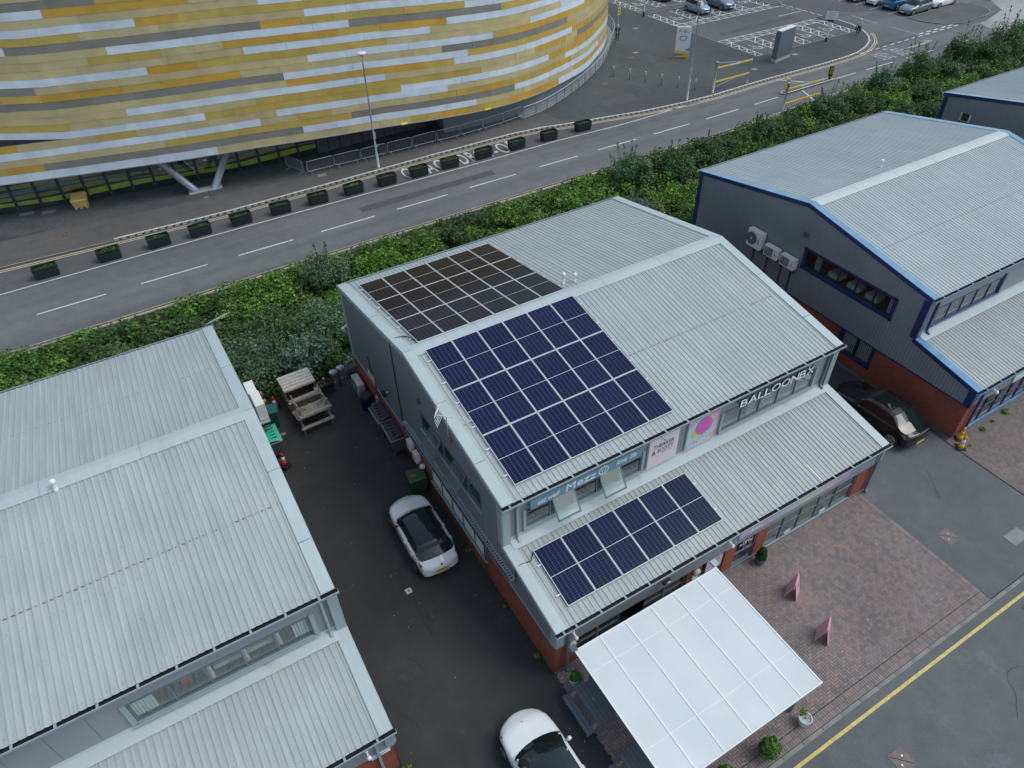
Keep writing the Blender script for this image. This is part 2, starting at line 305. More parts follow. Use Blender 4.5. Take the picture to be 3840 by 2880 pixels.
def poster_mat():
    m, t, b = nodes('rainbow_print'); v = coords(t, (0.9, 0.9, 0.9))
    n = N(t, 'ShaderNodeTexNoise', Scale=1.15, Detail=2, Roughness=0.5); t.links.new(v, n.inputs['Vector'])
    r = t.nodes.new('ShaderNodeValToRGB'); e = r.color_ramp.elements
    e[0].position = 0.30; e[0].color = (0.50, 0.26, 0.60, 1); e[1].position = 0.68; e[1].color = (0.72, 0.30, 0.10, 1)
    for p, c in ((0.40, (0.66, 0.36, 0.56)), (0.48, (0.28, 0.62, 0.56)), (0.55, (0.42, .60, .52)), (0.61, (0.68, 0.36, 0.62))): x = e.new(p); x.color = rgba(c)
    t.links.new(n.outputs['Fac'], r.inputs['Fac']); t.links.new(r.outputs['Color'], b.inputs['Base Color']); b.inputs['Roughness'].default_value = 0.4
    m, t, b = nodes('fascia_print')
    g = t.nodes.new('ShaderNodeSeparateXYZ'); cc = t.nodes.new('ShaderNodeTexCoord'); t.links.new(cc.outputs['Object'], g.inputs[0])
    mr = N(t, 'ShaderNodeMapRange'); mr.inputs['From Min'].default_value = 8.2; mr.inputs['From Max'].default_value = 14.4; t.links.new(g.outputs['X'], mr.inputs['Value'])
    r = t.nodes.new('ShaderNodeValToRGB'); e = r.color_ramp.elements
    e[0].position = 0; e[0].color = (0.52, 0.36, 0.56, 1); e[1].position = 1; e[1].color = (0.44, 0.30, 0.60, 1)
    for p, c in ((0.15, (0.55, 0.38, 0.62)), (0.35, (0.38, 0.50, 0.60)), (0.52, (0.50, 0.56, 0.50)), (0.64, (0.60, 0.55, 0.40)), (0.80, (0.62, 0.44, 0.48))): x = e.new(p); x.color = rgba(c)
    t.links.new(mr.outputs[0], r.inputs['Fac']); t.links.new(r.outputs['Color'], b.inputs['Base Color']); b.inputs['Roughness'].default_value = 0.4
poster_mat()
simple('balloon_magenta', (0.62, 0.10, 0.42), 0.35, var=0.15, scale=2); simple('balloon_yellow', (0.72, 0.50, 0.10), 0.4)
CARP = {}
def car_paint(name, col, metal=0.0, rough=0.35):
    m, t, b = nodes(name); b.inputs['Base Color'].default_value = rgba(col); b.inputs['Roughness'].default_value = rough
    b.inputs['Metallic'].default_value = metal; b.inputs['Coat Weight'].default_value = 1.0; b.inputs['Coat Roughness'].default_value = 0.03
    v = coords(t); n = noise(t, v, 2.0, 3); c = mixc(t, ramp(t, n, 0.3, 0.7), tuple(x*0.95 for x in col), col); t.links.new(c, b.inputs['Base Color'])
    return m
car_paint('paint_white', (0.88, 0.89, 0.90)); car_paint('paint_black', (0.006, 0.007, 0.009), 0.0, 0.3); car_paint('paint_sky', (0.22, 0.35, 0.47), 0.3)
car_paint('paint_storm', (0.13, 0.20, 0.26), 0.4); car_paint('paint_blue', (0.01, 0.14, 0.30), 0.3); car_paint('paint_slate', (0.17, 0.22, 0.25), 0.5)
for _n in ('paint_black',): MATS[_n].node_tree.nodes['Principled BSDF'].inputs['Specular IOR Level'].default_value = 0.1
car_paint('paint_cream', (0.62, 0.62, 0.56)); car_paint('roof_gloss', (0.012, 0.015, 0.022), 0.0, 0.25); car_paint('paint_darkgreen', (0.01, 0.02, 0.02))
MATS['roof_gloss'].node_tree.nodes['Principled BSDF'].inputs['Specular IOR Level'].default_value = 0.1
m, t, b = nodes('car_glass'); b.inputs['Base Color'].default_value = (0.010, 0.018, 0.018, 1); b.inputs['Roughness'].default_value = 0.04; b.inputs['Coat Weight'].default_value = 0.6
m, t, b = nodes('lens_red'); b.inputs['Base Color'].default_value = (0.22, 0.006, 0.010, 1); b.inputs['Roughness'].default_value = 0.15; b.inputs['Coat Weight'].default_value = 1
m, t, b = nodes('lens_clear'); b.inputs['Base Color'].default_value = (0.20, 0.23, 0.28, 1); b.inputs['Roughness'].default_value = 0.1; b.inputs['Coat Weight'].default_value = 1
simple('plate_yellow', (0.72, 0.50, 0.08), 0.5, var=0.02); simple('alloy', (0.35, 0.36, 0.37), 0.35, metal=0.6)

# ------------------------------------------------------------------ mesh builder
class MB:
    def __init__(s): s.v = []; s.f = []; s.m = []
    def add(s, vs, fs, m=0):
        b = len(s.v); s.v += [tuple(x) for x in vs]; s.f += [tuple(b+i for i in f) for f in fs]; s.m += [m]*len(fs); return s
    def quad(s, a, b, c, d, m=0): return s.add([a, b, c, d], [(0, 1, 2, 3)], m)
    def box(s, x0, x1, y0, y1, z0, z1, m=0):
        return s.add([(x0, y0, z0), (x1, y0, z0), (x1, y1, z0), (x0, y1, z0), (x0, y0, z1), (x1, y0, z1), (x1, y1, z1), (x0, y1, z1)],
                     [(3, 2, 1, 0), (4, 5, 6, 7), (0, 1, 5, 4), (1, 2, 6, 5), (2, 3, 7, 6), (3, 0, 4, 7)], m)
    def bbox(s, x0, x1, y0, y1, z0, z1, c=0.02, m=0):          # box with chamfered top edges
        return s.add([(x0, y0, z0), (x1, y0, z0), (x1, y1, z0), (x0, y1, z0), (x0, y0, z1-c), (x1, y0, z1-c), (x1, y1, z1-c), (x0, y1, z1-c),
                      (x0+c, y0+c, z1), (x1-c, y0+c, z1), (x1-c, y1-c, z1), (x0+c, y1-c, z1)],
                     [(3, 2, 1, 0), (0, 1, 5, 4), (1, 2, 6, 5), (2, 3, 7, 6), (3, 0, 4, 7), (4, 5, 9, 8), (5, 6, 10, 9), (6, 7, 11, 10), (7, 4, 8, 11), (8, 9, 10, 11)], m)
    def beam(s, p, q, w, h, m=0, upv=(0, 0, 1)):
        p = Vector(p); q = Vector(q); d = (q-p); 
        if d.length < 1e-6: return s
        d.normalize(); u = Vector(upv)
        if abs(d.dot(u)) > 0.98: u = Vector((1, 0, 0))
        a = d.cross(u).normalized()*w/2; b = a.cross(d).normalized()*h/2
        vs = [p-a-b, p+a-b, p+a+b, p-a+b, q-a-b, q+a-b, q+a+b, q-a+b]
        return s.add(vs, [(3, 2, 1, 0), (4, 5, 6, 7), (0, 1, 5, 4), (1, 2, 6, 5), (2, 3, 7, 6), (3, 0, 4, 7)], m)
    def tube(s, pts, r, n=8, m=0, cap=True):
        pts = [Vector(p) for p in pts]; rings = []
        rr = r if isinstance(r, (list, tuple)) else [r]*len(pts)
        for i, p in enumerate(pts):
            d = (pts[min(i+1, len(pts)-1)]-pts[max(i-1, 0)]).normalized(); u = Vector((0, 0, 1)) if abs(d.z) < 0.95 else Vector((1, 0, 0))
            a = d.cross(u).normalized(); b = a.cross(d).normalized()
            rings.append([p+rr[i]*(math.cos(2*math.pi*k/n)*a+math.sin(2*math.pi*k/n)*b) for k in range(n)])
        vs = [v for g in rings for v in g]; fs = []
        for i in range(len(rings)-1):
            for k in range(n): fs.append((i*n+k, i*n+(k+1) % n, (i+1)*n+(k+1) % n, (i+1)*n+k))
        if cap: fs += [tuple(range(n)), tuple(reversed(range((len(rings)-1)*n, len(rings)*n)))]
        return s.add(vs, fs, m)
    def lathe(s, prof, c=(0, 0, 0), n=14, m=0, axis='z', sq=None):
        vs = []; fs = []
        for (r, h) in prof:
            for k in range(n):
                a = 2*math.pi*k/n
                if axis == 'z': vs.append((c[0]+r*math.cos(a), c[1]+r*math.sin(a), c[2]+h))
                elif axis == 'y': vs.append((c[0]+r*math.cos(a), c[1]+h, c[2]+r*math.sin(a)))
                else: vs.append((c[0]+h, c[1]+r*math.cos(a), c[2]+r*math.sin(a)))
        for i in range(len(prof)-1):
            for k in range(n): fs.append((i*n+k, i*n+(k+1) % n, (i+1)*n+(k+1) % n, (i+1)*n+k))
        fs.append(tuple(reversed(range(n)))); fs.append(tuple(range((len(prof)-1)*n, len(prof)*n)))
        return s.add(vs, fs, m)
    def prism(s, poly, z0, z1, m=0):
        n = len(poly); vs = [(x, y, z0) for x, y in poly]+[(x, y, z1) for x, y in poly]
        return s.add(vs, [tuple(reversed(range(n))), tuple(range(n, 2*n))]+[(i, (i+1) % n, n+(i+1) % n, n+i) for i in range(n)], m)
    def sheet(s, poly, z, m=0): return s.add([(x, y, z) for x, y in poly], [tuple(range(len(poly)))], m)
    def strip(s, pts, w, z, m=0, closed=False):                # flat painted line along a path
        n = len(pts); L = []
        for i, p in enumerate(pts):
            a = pts[max(i-1, 0)]; b = pts[min(i+1, n-1)]
            dx, dy = b[0]-a[0], b[1]-a[1]; l = math.hypot(dx, dy) or 1; nx, ny = -dy/l*w/2, dx/l*w/2
            L.append(((p[0]+nx, p[1]+ny, z), (p[0]-nx, p[1]-ny, z)))
        for i in range(n-1): s.quad(L[i][1], L[i+1][1], L[i+1][0], L[i][0], m)
        return s
    def xf(s, mat):
        s.v = [tuple(mat @ Vector(v)) for v in s.v]; return s
    def split(s, name, mats, parent=None, **kw):
        """one object for each connected piece"""
        par = list(range(len(s.v)))
        def fd(a):
            while par[a] != a: par[a] = par[par[a]]; a = par[a]
            return a
        key = {}
        for i, v in enumerate(s.v):
            k = tuple(round(c, 4) for c in v)
            if k in key: par[fd(i)] = fd(key[k])
            else: key[k] = i
        for f in s.f:
            for a in f[1:]: par[fd(a)] = fd(f[0])
        groups = {}
        for f, m in zip(s.f, s.m): groups.setdefault(fd(f[0]), []).append((f, m))
        out = []
        for g_ in groups.values():
            q = MB(); idx = {}
            for f, m in g_:
                for a in f:
                    if a not in idx: idx[a] = len(q.v); q.v.append(s.v[a])
                q.f.append(tuple(idx[a] for a in f)); q.m.append(m)
            out.append(q.build(name, mats, parent, **kw))
        return out
    def build(s, name, mats, parent=None, smooth=False, bevel=0.0, subs=0, label=None, auto=None):
        me = bpy.data.meshes.new(name); me.from_pydata(s.v, [], s.f)
        if not isinstance(mats, (list, tuple)): mats = [mats]
        for x in mats: me.materials.append(MATS[x])
        if len(mats) > 1: me.polygons.foreach_set('material_index', s.m)
        if smooth: me.polygons.foreach_set('use_smooth', [True]*len(me.polygons))
        me.update(); o = bpy.data.objects.new(name, me); COL.objects.link(o)
        if parent is not None: o.parent = parent
        if bevel:
            b = o.modifiers.new('bevel', 'BEVEL'); b.width = bevel; b.segments = 2; b.limit_method = 'ANGLE'; b.angle_limit = R(40)
        if subs: q = o.modifiers.new('subdivision', 'SUBSURF'); q.levels = subs; q.render_levels = subs
        if label: o['label'] = label
        return o
def tag(o, label, cat, group=None, kind=None):
    if label: o['label'] = label
    if cat: o['category'] = cat
    if group: o['group'] = group
    if kind: o['kind'] = kind
    return o
def thing(name, label, cat, loc=(0, 0, 0), rz=0, group=None):
    o = bpy.data.objects.new(name, None); o.empty_display_size = 0.3; COL.objects.link(o); o.location = loc; o.rotation_euler = (0, 0, rz)
    return tag(o, label, cat, group)
def kids(o): return [c for c in bpy.data.objects if c.parent == o]
def dup(root, loc, rz=None, label=None, tree=None):
    tree = tree or {}
    def cp(o, par):
        c = o.copy(); COL.objects.link(c)
        if par is not None: c.parent = par
        for ch in tree_kids.get(o.name, []): cp(ch, c)
        return c
    tree_kids = {}
    for x in bpy.data.objects:
        if x.parent: tree_kids.setdefault(x.parent.name, []).append(x)
    r = cp(root, None); r.location = loc
    if rz is not None: r.rotation_euler = (0, 0, rz)
    if label: r['label'] = label
    return r
def struct(o, label=None): o['kind'] = 'structure'; (label and o.__setitem__('label', label)); return o
FONT = {}
def text_mesh(name, body, size, mat, parent, mat4, extr=0.01, shear=0.0, align='LEFT', spacing=1.0, off=0.0, mats=None, fit=None):
    cu = bpy.data.curves.new(name, 'FONT'); cu.body = body; cu.size = size; cu.extrude = extr; cu.shear = shear; cu.align_x = align; cu.space_character = spacing; cu.offset = off
    cu.resolution_u = 3
    tmp = bpy.data.objects.new(name+'_tmp', cu); COL.objects.link(tmp)
    bpy.context.view_layer.update(); dg = bpy.context.evaluated_depsgraph_get()
    me = bpy.data.meshes.new_from_object(tmp.evaluated_get(dg)); bpy.data.objects.remove(tmp); me.name = name
    if fit:                                      # stretch to an exact width and height
        vs_ = [v.co for v in me.vertices]; x0 = min(v.x for v in vs_); x1 = max(v.x for v in vs_); y0 = min(v.y for v in vs_); y1 = max(v.y for v in vs_)
        for v in me.vertices: v.co.x = (v.co.x-x0)/(x1-x0)*fit[0]; v.co.y = (v.co.y-y0)/(y1-y0)*fit[1]
    me.transform(mat4); me.materials.clear(); me.materials.append(MATS[mat])
    if mats:
        me.materials.append(MATS[mats])
        for p in me.polygons:
            if abs(p.normal.dot(mat4.to_3x3() @ Vector((0, 0, 1)))) < 0.5: p.material_index = 1
    o = bpy.data.objects.new(name, me); COL.objects.link(o)
    if parent is not None: o.parent = parent
    return o
def front_frame(x, y, z):       # text on a wall facing -y
    return Matrix.Translation((x, y, z)) @ Matrix.Rotation(R(90), 4, 'X')

# ================================================================== SETTING
g = MB(); g.sheet([(-600, -500), (900, -500), (900, 900), (-600, 900)], -0.02); struct(g.build('ground', 'plaza_tar'), 'grey asphalt ground reaching to the horizon')
yard = MB(); yard.sheet([(-30, -6.15), (22.0, -6.15), (22.0, 19.6), (-30, 19.6)], 0.0)
yard = struct(yard.build('yard', 'yard_tar'), 'dark asphalt yard between the metal clad units')
ya = MB(); ya.sheet([(15.9, -6.1), (21.75, -6.1), (21.75, 3.0), (15.9, 3.0)], 0.004); struct(ya.build('driveway', 'service_tar'), 'lighter grey asphalt drive between two brick paved aprons')
sr = MB(); sr.sheet([(-60, -40), (120, -40), (120, -6.25), (-60, -6.25)], -0.008)
service = struct(sr.build('service_road', 'service_tar'), 'grey asphalt service road in front of the units')
l = MB(); l.strip([(-30, -6.62), (60, -6.62)], 0.11, -0.003); l.build('yellow_line', 'yellow_line_strong', service)
# front kerb, one stone at a time
kb = MB(); kb.bbox(0, 0.905, -6.28, -6.14, -0.02, 0.035, 0.012)
k0 = kb.build('kerb_stone', 'kerb_stone', service); k0.location = (-8, 0, 0)
for i in range(1, 44):
    k = k0.copy(); COL.objects.link(k); k.location = (-8+i*0.915, 0, RNG.normal(0, 0.003))

# brick paved aprons in herringbone bond, real blocks with open joints
def herring(x0, x1, y0, y1, edge_x=None):
    mb = MB(); a = 0.1; c = 0.006; g_ = 0.0045
    def block(u0, u1, w0, w1):
        if u1-u0 < 0.02 or w1-w0 < 0.02: return
        dz = float(RNG.normal(0, 0.0015)); t = 0.03+dz
        x_, X_, y_, Y_ = u0+g_, u1-g_, w0+g_, w1-g_
        mb.add([(x_, y_, 0.0), (X_, y_, 0.0), (X_, Y_, 0.0), (x_, Y_, 0.0), (x_, y_, t-c), (X_, y_, t-c), (X_, Y_, t-c), (x_, Y_, t-c),
                (x_+c, y_+c, t), (X_-c, y_+c, t), (X_-c, Y_-c, t), (x_+c, Y_-c, t)],
               [(0, 1, 5, 4), (1, 2, 6, 5), (2, 3, 7, 6), (3, 0, 4, 7), (4, 5, 9, 8), (5, 6, 10, 9), (6, 7, 11, 10), (7, 4, 8, 11), (8, 9, 10, 11)])
    ys = y0+0.42; xe = x1-0.22
    i0, i1 = int(math.floor(x0/a)), int(math.ceil(xe/a)); j0, j1 = int(math.floor(ys/a)), int(math.ceil(y1/a))
    for i in range(i0, i1+1):
        for j in range(j0, j1+1):
            k = (i-j) % 4
            if k == 0: u0, u1, w0, w1 = i*a, (i+2)*a, j*a, (j+1)*a
            elif k == 3: u0, u1, w0, w1 = i*a, (i+1)*a, j*a, (j+2)*a
            else: continue
            u0, u1, w0, w1 = max(u0, x0), min(u1, xe), max(w0, ys), min(w1, y1)
            block(u0, u1, w0, w1)
    n = int((x1-x0)/a)
    for i in range(n):                          # two soldier courses along the kerb
        block(x0+i*a, x0+(i+1)*a, y0, y0+0.2); block(x0+i*a, x0+(i+1)*a, y0+0.2, y0+0.41)
    for j in range(int((y1-ys)/a)): block(xe, x1, ys+j*a, ys+(j+1)*a)
    return mb
def apron(x0, x1, y1, mat, lab, x0b=None):
    b = MB(); b.sheet([(x0, -6.14), (x1, -6.14), (x1, y1), (x0, y1)], 0.006)
    s_ = struct(b.build('paving', 'joint_sand'), lab)
    h = herring(x0, x1, -6.13, y1).build('paving_blocks', mat, s_); h['kind'] = 'stuff'; return s_
apron(0.05, 15.88, 0.0, 'paver', 'red brown herringbone block paving in front of the cafe unit')
apron(21.78, 34.0, 0.0, 'paver_dim', 'herringbone block paving in front of the blue trimmed unit')

# dual track road behind the units
rd = MB(); rd.sheet([(-120, 31.0), (10, 31.0), (30, 31.15), (53, 31.9), (75, 32.5), (200, 33.0), (200, 41.5), (92, 40.9), (92, 70), (54, 70), (54, 44.3), (66, 42), (50, 39.0), (43, 38.6), (35.1, 39.2), (28.3, 40.5), (22.7, 41.35), (7.5, 41.0), (-8.8, 41.1), (-16, 41.4), (-120, 44)], 0.0)
road = struct(rd.build('road', 'road_tar'), 'two lane asphalt road behind the units, running past the arena')
bay = MB(); bay.sheet([(-40, 38.25), (37, 38.25), (35.1, 39.2), (28.3, 40.5), (22.7, 41.35), (7.5, 41.0), (-8.8, 41.1), (-16, 41.4), (-40, 42)], 0.004); bay.build('lay_by', 'bay_tar', road)
pk = MB(); pk.sheet([(54, 44.5), (69, 44.5), (69.2, 50.6), (73, 51.0), (84, 45), (92, 47), (92, 110), (50, 110), (50, 70), (54, 66)], 0.004); struct(pk.build('car_park', 'bay_tar'), 'asphalt car park beside the arena')
cp = MB(); cp.sheet([(80.4, 38.9), (82.7, 38.8), (81.2, 35.6), (84, 33.4), (130, 33.4), (130, 52), (92.5, 44), (89.5, 40.6), (83.8, 38.95)], 0.006); cp.build('concrete_apron', 'concrete_pale', road)
def dash(x0, y0, x1, y1, w=0.12, m='white_paint_line', name='lane_dash', z=0.008, par=None):
    b = MB(); b.strip([(x0, y0), (x1, y1)], w, z); return b.build(name, m, par or road)
for a, b_ in [((-20.1, 34.4), (-16.2, 34.42)), ((-14.11, 34.44), (-10.26, 34.51)), ((-8.20, 34.55), (-4.11, 34.58)), ((-2.1, 34.58), (1.6, 34.6)), ((3.55, 34.6), (7.54, 34.64)), ((9.25, 34.69), (13.31, 34.71)),
              ((15.23, 34.82), (19.24, 34.84)), ((21.53, 34.95), (25.04, 34.93)), ((27.07, 34.98), (30.95, 34.95)), ((32.8, 34.97), (36.7, 34.98)), ((38.6, 34.99), (42.5, 35.08)), ((44.46, 35.13), (47.48, 35.25)),
              ((55.26, 35.61), (58.39, 35.66)), ((59.88, 35.67), (63.97, 35.73)), ((66.03, 35.76), (70.28, 35.82)), ((72.36, 35.83), (76.2, 35.85)), ((84.6, 36.6), (87.5, 36.7))]:
    dash(*a, *b_)
dash(68.87, 37.71, 72.3, 37.8, 0.14); b = MB(); b.sheet([(71.9, 38.45), (73.1, 38.0), (72.1, 37.45), (72.4, 37.9)], 0.009); b.build('road_arrow', 'worn_paint_line', road)
for i in range(9): dash(63.3+i*1.22, 39.23+i*0.043, 64.05+i*1.22, 39.26+i*0.043, 0.14)
for i in range(5): dash(74.2+i*1.3, 39.62+i*0.04, 75.0+i*1.3, 39.64+i*0.04, 0.2); dash(73.8+i*1.3, 40.08+i*0.03, 74.6+i*1.3, 40.1+i*0.03, 0.2)
dash(73.55, 43.3, 73.63, 40.0, 0.1, 'worn_paint_line'); dash(73.57, 48.9, 73.45, 45.2, 0.1, 'worn_paint_line')
b = MB(); b.strip([(-40, 38.0), (-15.9, 38.0), (-7.8, 38.15), (6.4, 38.14), (17.7, 38.14), (25.5, 38.3), (31.5, 38.05), (35.5, 38.15), (38.7, 38.35), (42, 38.35)], 0.10, 0.009); b.build('edge_line', 'white_paint_line', road)
b = MB(); b.strip([(-60, 30.9), (-16.2, 31.05), (-9.8, 31.15), (1.6, 31.45), (11.9, 31.6), (26.5, 31.75), (40.3, 31.95), (49.7, 32.75), (70, 33.3)], 0.09, 0.009)
b.strip([(-60, 31.12), (-16.2, 31.27), (-9.8, 31.37), (1.6, 31.67), (11.9, 31.82), (26.5, 31.97), (40.3, 32.17), (49.7, 32.97), (70, 33.5)], 0.09, 0.009); b.build('double_yellow_line', 'yellow_line', road)
KP = [(-40, 42.2), (-16, 41.55), (-8.85, 41.2), (-1.2, 40.9), (7.5, 41.1), (15.4, 41.35), (22.7, 41.4), (25.5, 41.15), (28.35, 40.5), (31.3, 40.0), (35.1, 39.25), (39.6, 38.8), (43, 38.7), (47.2, 38.92), (50.1, 39.02), (57.8, 39.05), (61.3, 39.2), (63.4, 39.5), (65.4, 40.2), (67.4, 41.3), (68.65, 42.4), (69.5, 43.5), (70.3, 44.95), (70.8, 46.4), (70.95, 48.75), (70.9, 50.7), (69.6, 50.7), (69.52, 44.9), (69.0, 44.6)]
def offs(P, d):
    out = []
    for i, p in enumerate(P):
        a = P[max(i-1, 0)]; b = P[min(i+1, len(P)-1)]; dx, dy = b[0]-a[0], b[1]-a[1]; l = math.hypot(dx, dy) or 1
        out.append((p[0]-dy/l*d, p[1]+dx/l*d))
    return out
K2 = KP[1:23]
b = MB(); b.strip(offs(K2, -0.46)[0:21], 0.09, 0.009); b.strip(offs(K2, -0.68)[0:21], 0.09, 0.009); b.build('double_yellow_line', 'yellow_line', road)
# footways and plaza, a step above the road
pv = MB(); pv.prism([*KP, (54.0, 44.5), (54.0, 72), (40, 100), (-60, 100), (-60, 43)], -0.02, 0.045)
plaza = struct(pv.build('pavement', 'plaza_tar'), 'dark asphalt forecourt round the arena')
fp = MB(); fp.sheet([*KP[:8], (27.9, 40.95), (27.62, 44.3), (25.0, 43.9), (-60, 46.5)], 0.049); fp.build('footway', 'pavement_tar', plaza)
st = MB(); st.sheet([(-30, 49.5), (-22, 46.6), (-15.6, 45.6), (-8.9, 44.5), (-3.4, 44.0), (1.4, 43.75), (6.5, 43.15), (20, 43.1), (25.4, 43.75), (25.4, 50), (-30, 56)], 0.053); st.build('sett_paving', 'dark_setts', plaza)
# drainage kerb: white blocks with dark inlets
KW = [p for p in KP if p[0] > -9][:]
def resample(P, step):
    out = [P[0]]; acc = 0
    for a, b in zip(P[:-1], P[1:]):
        L = math.hypot(b[0]-a[0], b[1]-a[1]); d = step-acc
        while d <= L: out.append((a[0]+(b[0]-a[0])*d/L, a[1]+(b[1]-a[1])*d/L)); d += step
        acc = L-(d-step)
    return out
kb = MB(); RS = resample(KW[:-3], 0.5)
for a, b_ in zip(RS[:-1], RS[1:]):
    d = Vector((b_[0]-a[0], b_[1]-a[1], 0)).normalized(); n = Vector((-d.y, d.x, 0)); A = Vector((a[0], a[1], 0))+d*0.012; B = Vector((b_[0], b_[1], 0))-d*0.012
    kb.beam(A+n*0.09+Vector((0, 0, 0.035)), B+n*0.09+Vector((0, 0, 0.035)), 0.17, 0.09, 0)
    kb.beam(A-n*0.09+Vector((0, 0, 0.005)), A-n*0.09+d*0.30+Vector((0, 0, 0.005)), 0.17, 0.05, 1)
    kb.beam(A-n*0.09+d*0.30+Vector((0, 0, 0.003)), B-n*0.09+Vector((0, 0, 0.003)), 0.15, 0.03, 2)
o = kb.build('drainage_kerb', ['kerb_white', 'kerb_stone', 'rubber'], plaza); o['kind'] = 'stuff'
kb = MB(); kb.strip([(-60, 42.3), (-16, 41.45), (-8.9, 41.1)], 0.14, 0.06); kb.strip([(54.0, 72), (54.0, 44.45), (69.1, 44.55)], 0.14, 0.062); kb.strip([(-60, 30.72), (-16.2, 30.84), (-9.8, 30.95), (1.6, 31.22), (11.9, 31.37), (26.5, 31.52), (40.3, 31.72), (49.7, 32.5), (70, 33.1)], 0.16, 0.05)
kb.build('kerb', 'kerb_stone', plaza)
# raised islands in the car park
for poly, lab in [([(77.94, 44.64), (78.01, 42.72), (78.97, 40.95), (80.82, 39.9), (82.43, 39.95), (85.60, 40.21), (87.40, 40.68), (88.61, 41.61), (89.01, 42.96), (88.36, 45.3)], 'raised asphalt island with a rounded kerb by the parked cars'),
                  ([(66, 61.5), (69.0, 61.4), (69.7, 57.1), (70.8, 57.1), (71.4, 58.0), (71.2, 62.5), (66, 63)], 'narrow kerbed island at the end of the far parking row'),
                  ([(54.2, 64.4), (54.15, 63.0), (61, 62.7), (70, 62.8), (70, 64.2), (61.5, 64.2)], 'asphalt strip between two rows of disabled bays')]:
    i_ = MB(); i_.prism(poly, 0, 0.07); isl = struct(i_.build('island', 'island_tar'), lab)
    e_ = MB(); e_.strip(poly+[poly[0]], 0.14, 0.074); e_.build('kerb', 'kerb_stone', isl)
b = MB(); P_ = [(48.45, 35.35), (54.9, 35.5), (55.15, 35.7), (54.9, 35.95), (48.45, 35.85), (48.25, 35.6)]; b.prism(P_, 0, 0.10); ri = struct(b.build('refuge_island', 'island_tar'), 'narrow kerbed traffic island in the middle of the road')
e_ = MB(); e_.strip(P_+[P_[0]], 0.14, 0.104); e_.build('kerb', 'kerb_white', ri)
dash(53.0, 36.0, 50.6, 38.6, 0.14, name='stop_line'); dash(49.6, 33.0, 50.6, 35.2, 0.14, name='stop_line')
# marked bays
pkm = bpy.data.objects['car_park']
def hatch(x0, x1, y0, y1, step=1.15, w=0.10):
    b = MB(); z = 0.012; vert = (y1-y0) > (x1-x0)
    b.strip([(x0, y0), (x1, y0), (x1, y1), (x0, y1), (x0, y0)], w, z)
    n = max(2, round((max(y1-y0, x1-x0))/step))
    for i in range(n):
        if vert:
            a, c = y0+(y1-y0)*i/n, y0+(y1-y0)*(i+1)/n; b.strip([(x0, a), (x1, a)], w, z+.001); b.strip([(x0, a), (x1, c)], w, z+.002)
        else:
            a, c = x0+(x1-x0)*i/n, x0+(x1-x0)*(i+1)/n; b.strip([(a, y0), (a, y1)], w, z+.001); b.strip([(a, y1), (c, y0)], w, z+.002)
    b.build('hatched_strip', 'white_paint_line', pkm)
hatch(54.05, 69.3, 49.3, 50.45)
for a, c in ((54.0, 55.0), (57.3, 58.6), (61.0, 62.2), (64.6, 65.9), (68.2, 69.3)): hatch(a, c, 44.65, 49.25)
hatch(54.3, 69.7, 56.5, 57.75)
for a, c in ((54.2, 55.25), (57.55, 58.9), (61.15, 62.5), (64.8, 66.1), (68.4, 69.5)): hatch(a, c, 57.8, 62.6)
for a, c in ((54.1, 55.2), (57.5, 58.9), (61.15, 62.5), (64.8, 66.1)): hatch(a, c, 64.9, 70.2)
def wheelchair(x, y, s=1.0):
    b = MB(); b.strip([(x+s*.5*math.cos(R(a)), y+s*.5*math.sin(R(a))) for a in range(150, 400, 20)], 0.11, 0.014)
    b.strip([(x-.15*s, y+.75*s), (x, y+.1*s), (x+.45*s, y+.05*s), (x+.65*s, y-.45*s)], 0.12, 0.015); b.lathe([(0.12, 0), (0.11, 0.001)], (x-.2*s, y+.95*s, 0.015), 8)
    b.build('wheelchair_symbol', 'white_paint_line', pkm)
for x, y in ((56.2, 46.6), (59.8, 46.6), (63.4, 46.6), (67.1, 46.8), (56.3, 59.6), (67.4, 60.5), (56.3, 67)): wheelchair(x, y)
for y in (54.1, 51.7, 49.4, 46.9): dash(77.3, y, 79.0, y+0.12, 0.11, 'worn_paint_line', 'bay_line', 0.012, pkm)
dash(66.5, 53.57, 70.77, 53.6, 0.11, name='lane_line', z=0.012, par=pkm)
for i in range(6): dash(70.62+i*.02, 57.0-i*1.1, 70.68+i*.02, 56.3-i*1.1, 0.14, name='lane_line', z=0.013, par=pkm); dash(69.9, 56.6-i*.9, 70.0, 56.1-i*.9, 0.2, 'worn_paint_line', 'lane_line', 0.012, pkm) if i < 3 else None
# road lettering
def flat_text(body, x, y, h, w_, ang, mat='white_paint_line', spacing=1.0):
    o = text_mesh('road_lettering', body, 1.0, mat, road, Matrix.Translation((x, y, 0.011)) @ Matrix.Rotation(ang, 4, 'Z'), extr=0.001, fit=(w_, h), spacing=spacing); return o
for w_, x0, x1 in (('COACH', 11.9, 16.3), ('DROP', 16.75, 19.75), ('-OFF', 19.85, 22.6)): flat_text(w_, x0, 38.55, 1.95, x1-x0, 0, spacing=1.15)
flat_text('VEHS', 63.7, 38.45, 1.9, 1.95, R(-90), 'worn_paint_line', 1.15); flat_text('LARGE', 66.3, 38.9, 1.8, 2.5, R(-90), 'worn_paint_line', 1.15)
def patch(par, poly, mat, z, name='tar_patch'): b = MB(); b.sheet(poly, z); return b.build(name, mat, par)
asphalt('patch_dark', (0.085, 0.087, 0.09), (0.10, 0.10, 0.104), 0.5); asphalt('patch_yard', (0.030, 0.031, 0.033), (0.040, 0.041, 0.043), 0.6); asphalt('patch_light', (0.14, 0.145, 0.15), (0.17, 0.172, 0.175), 0.4)
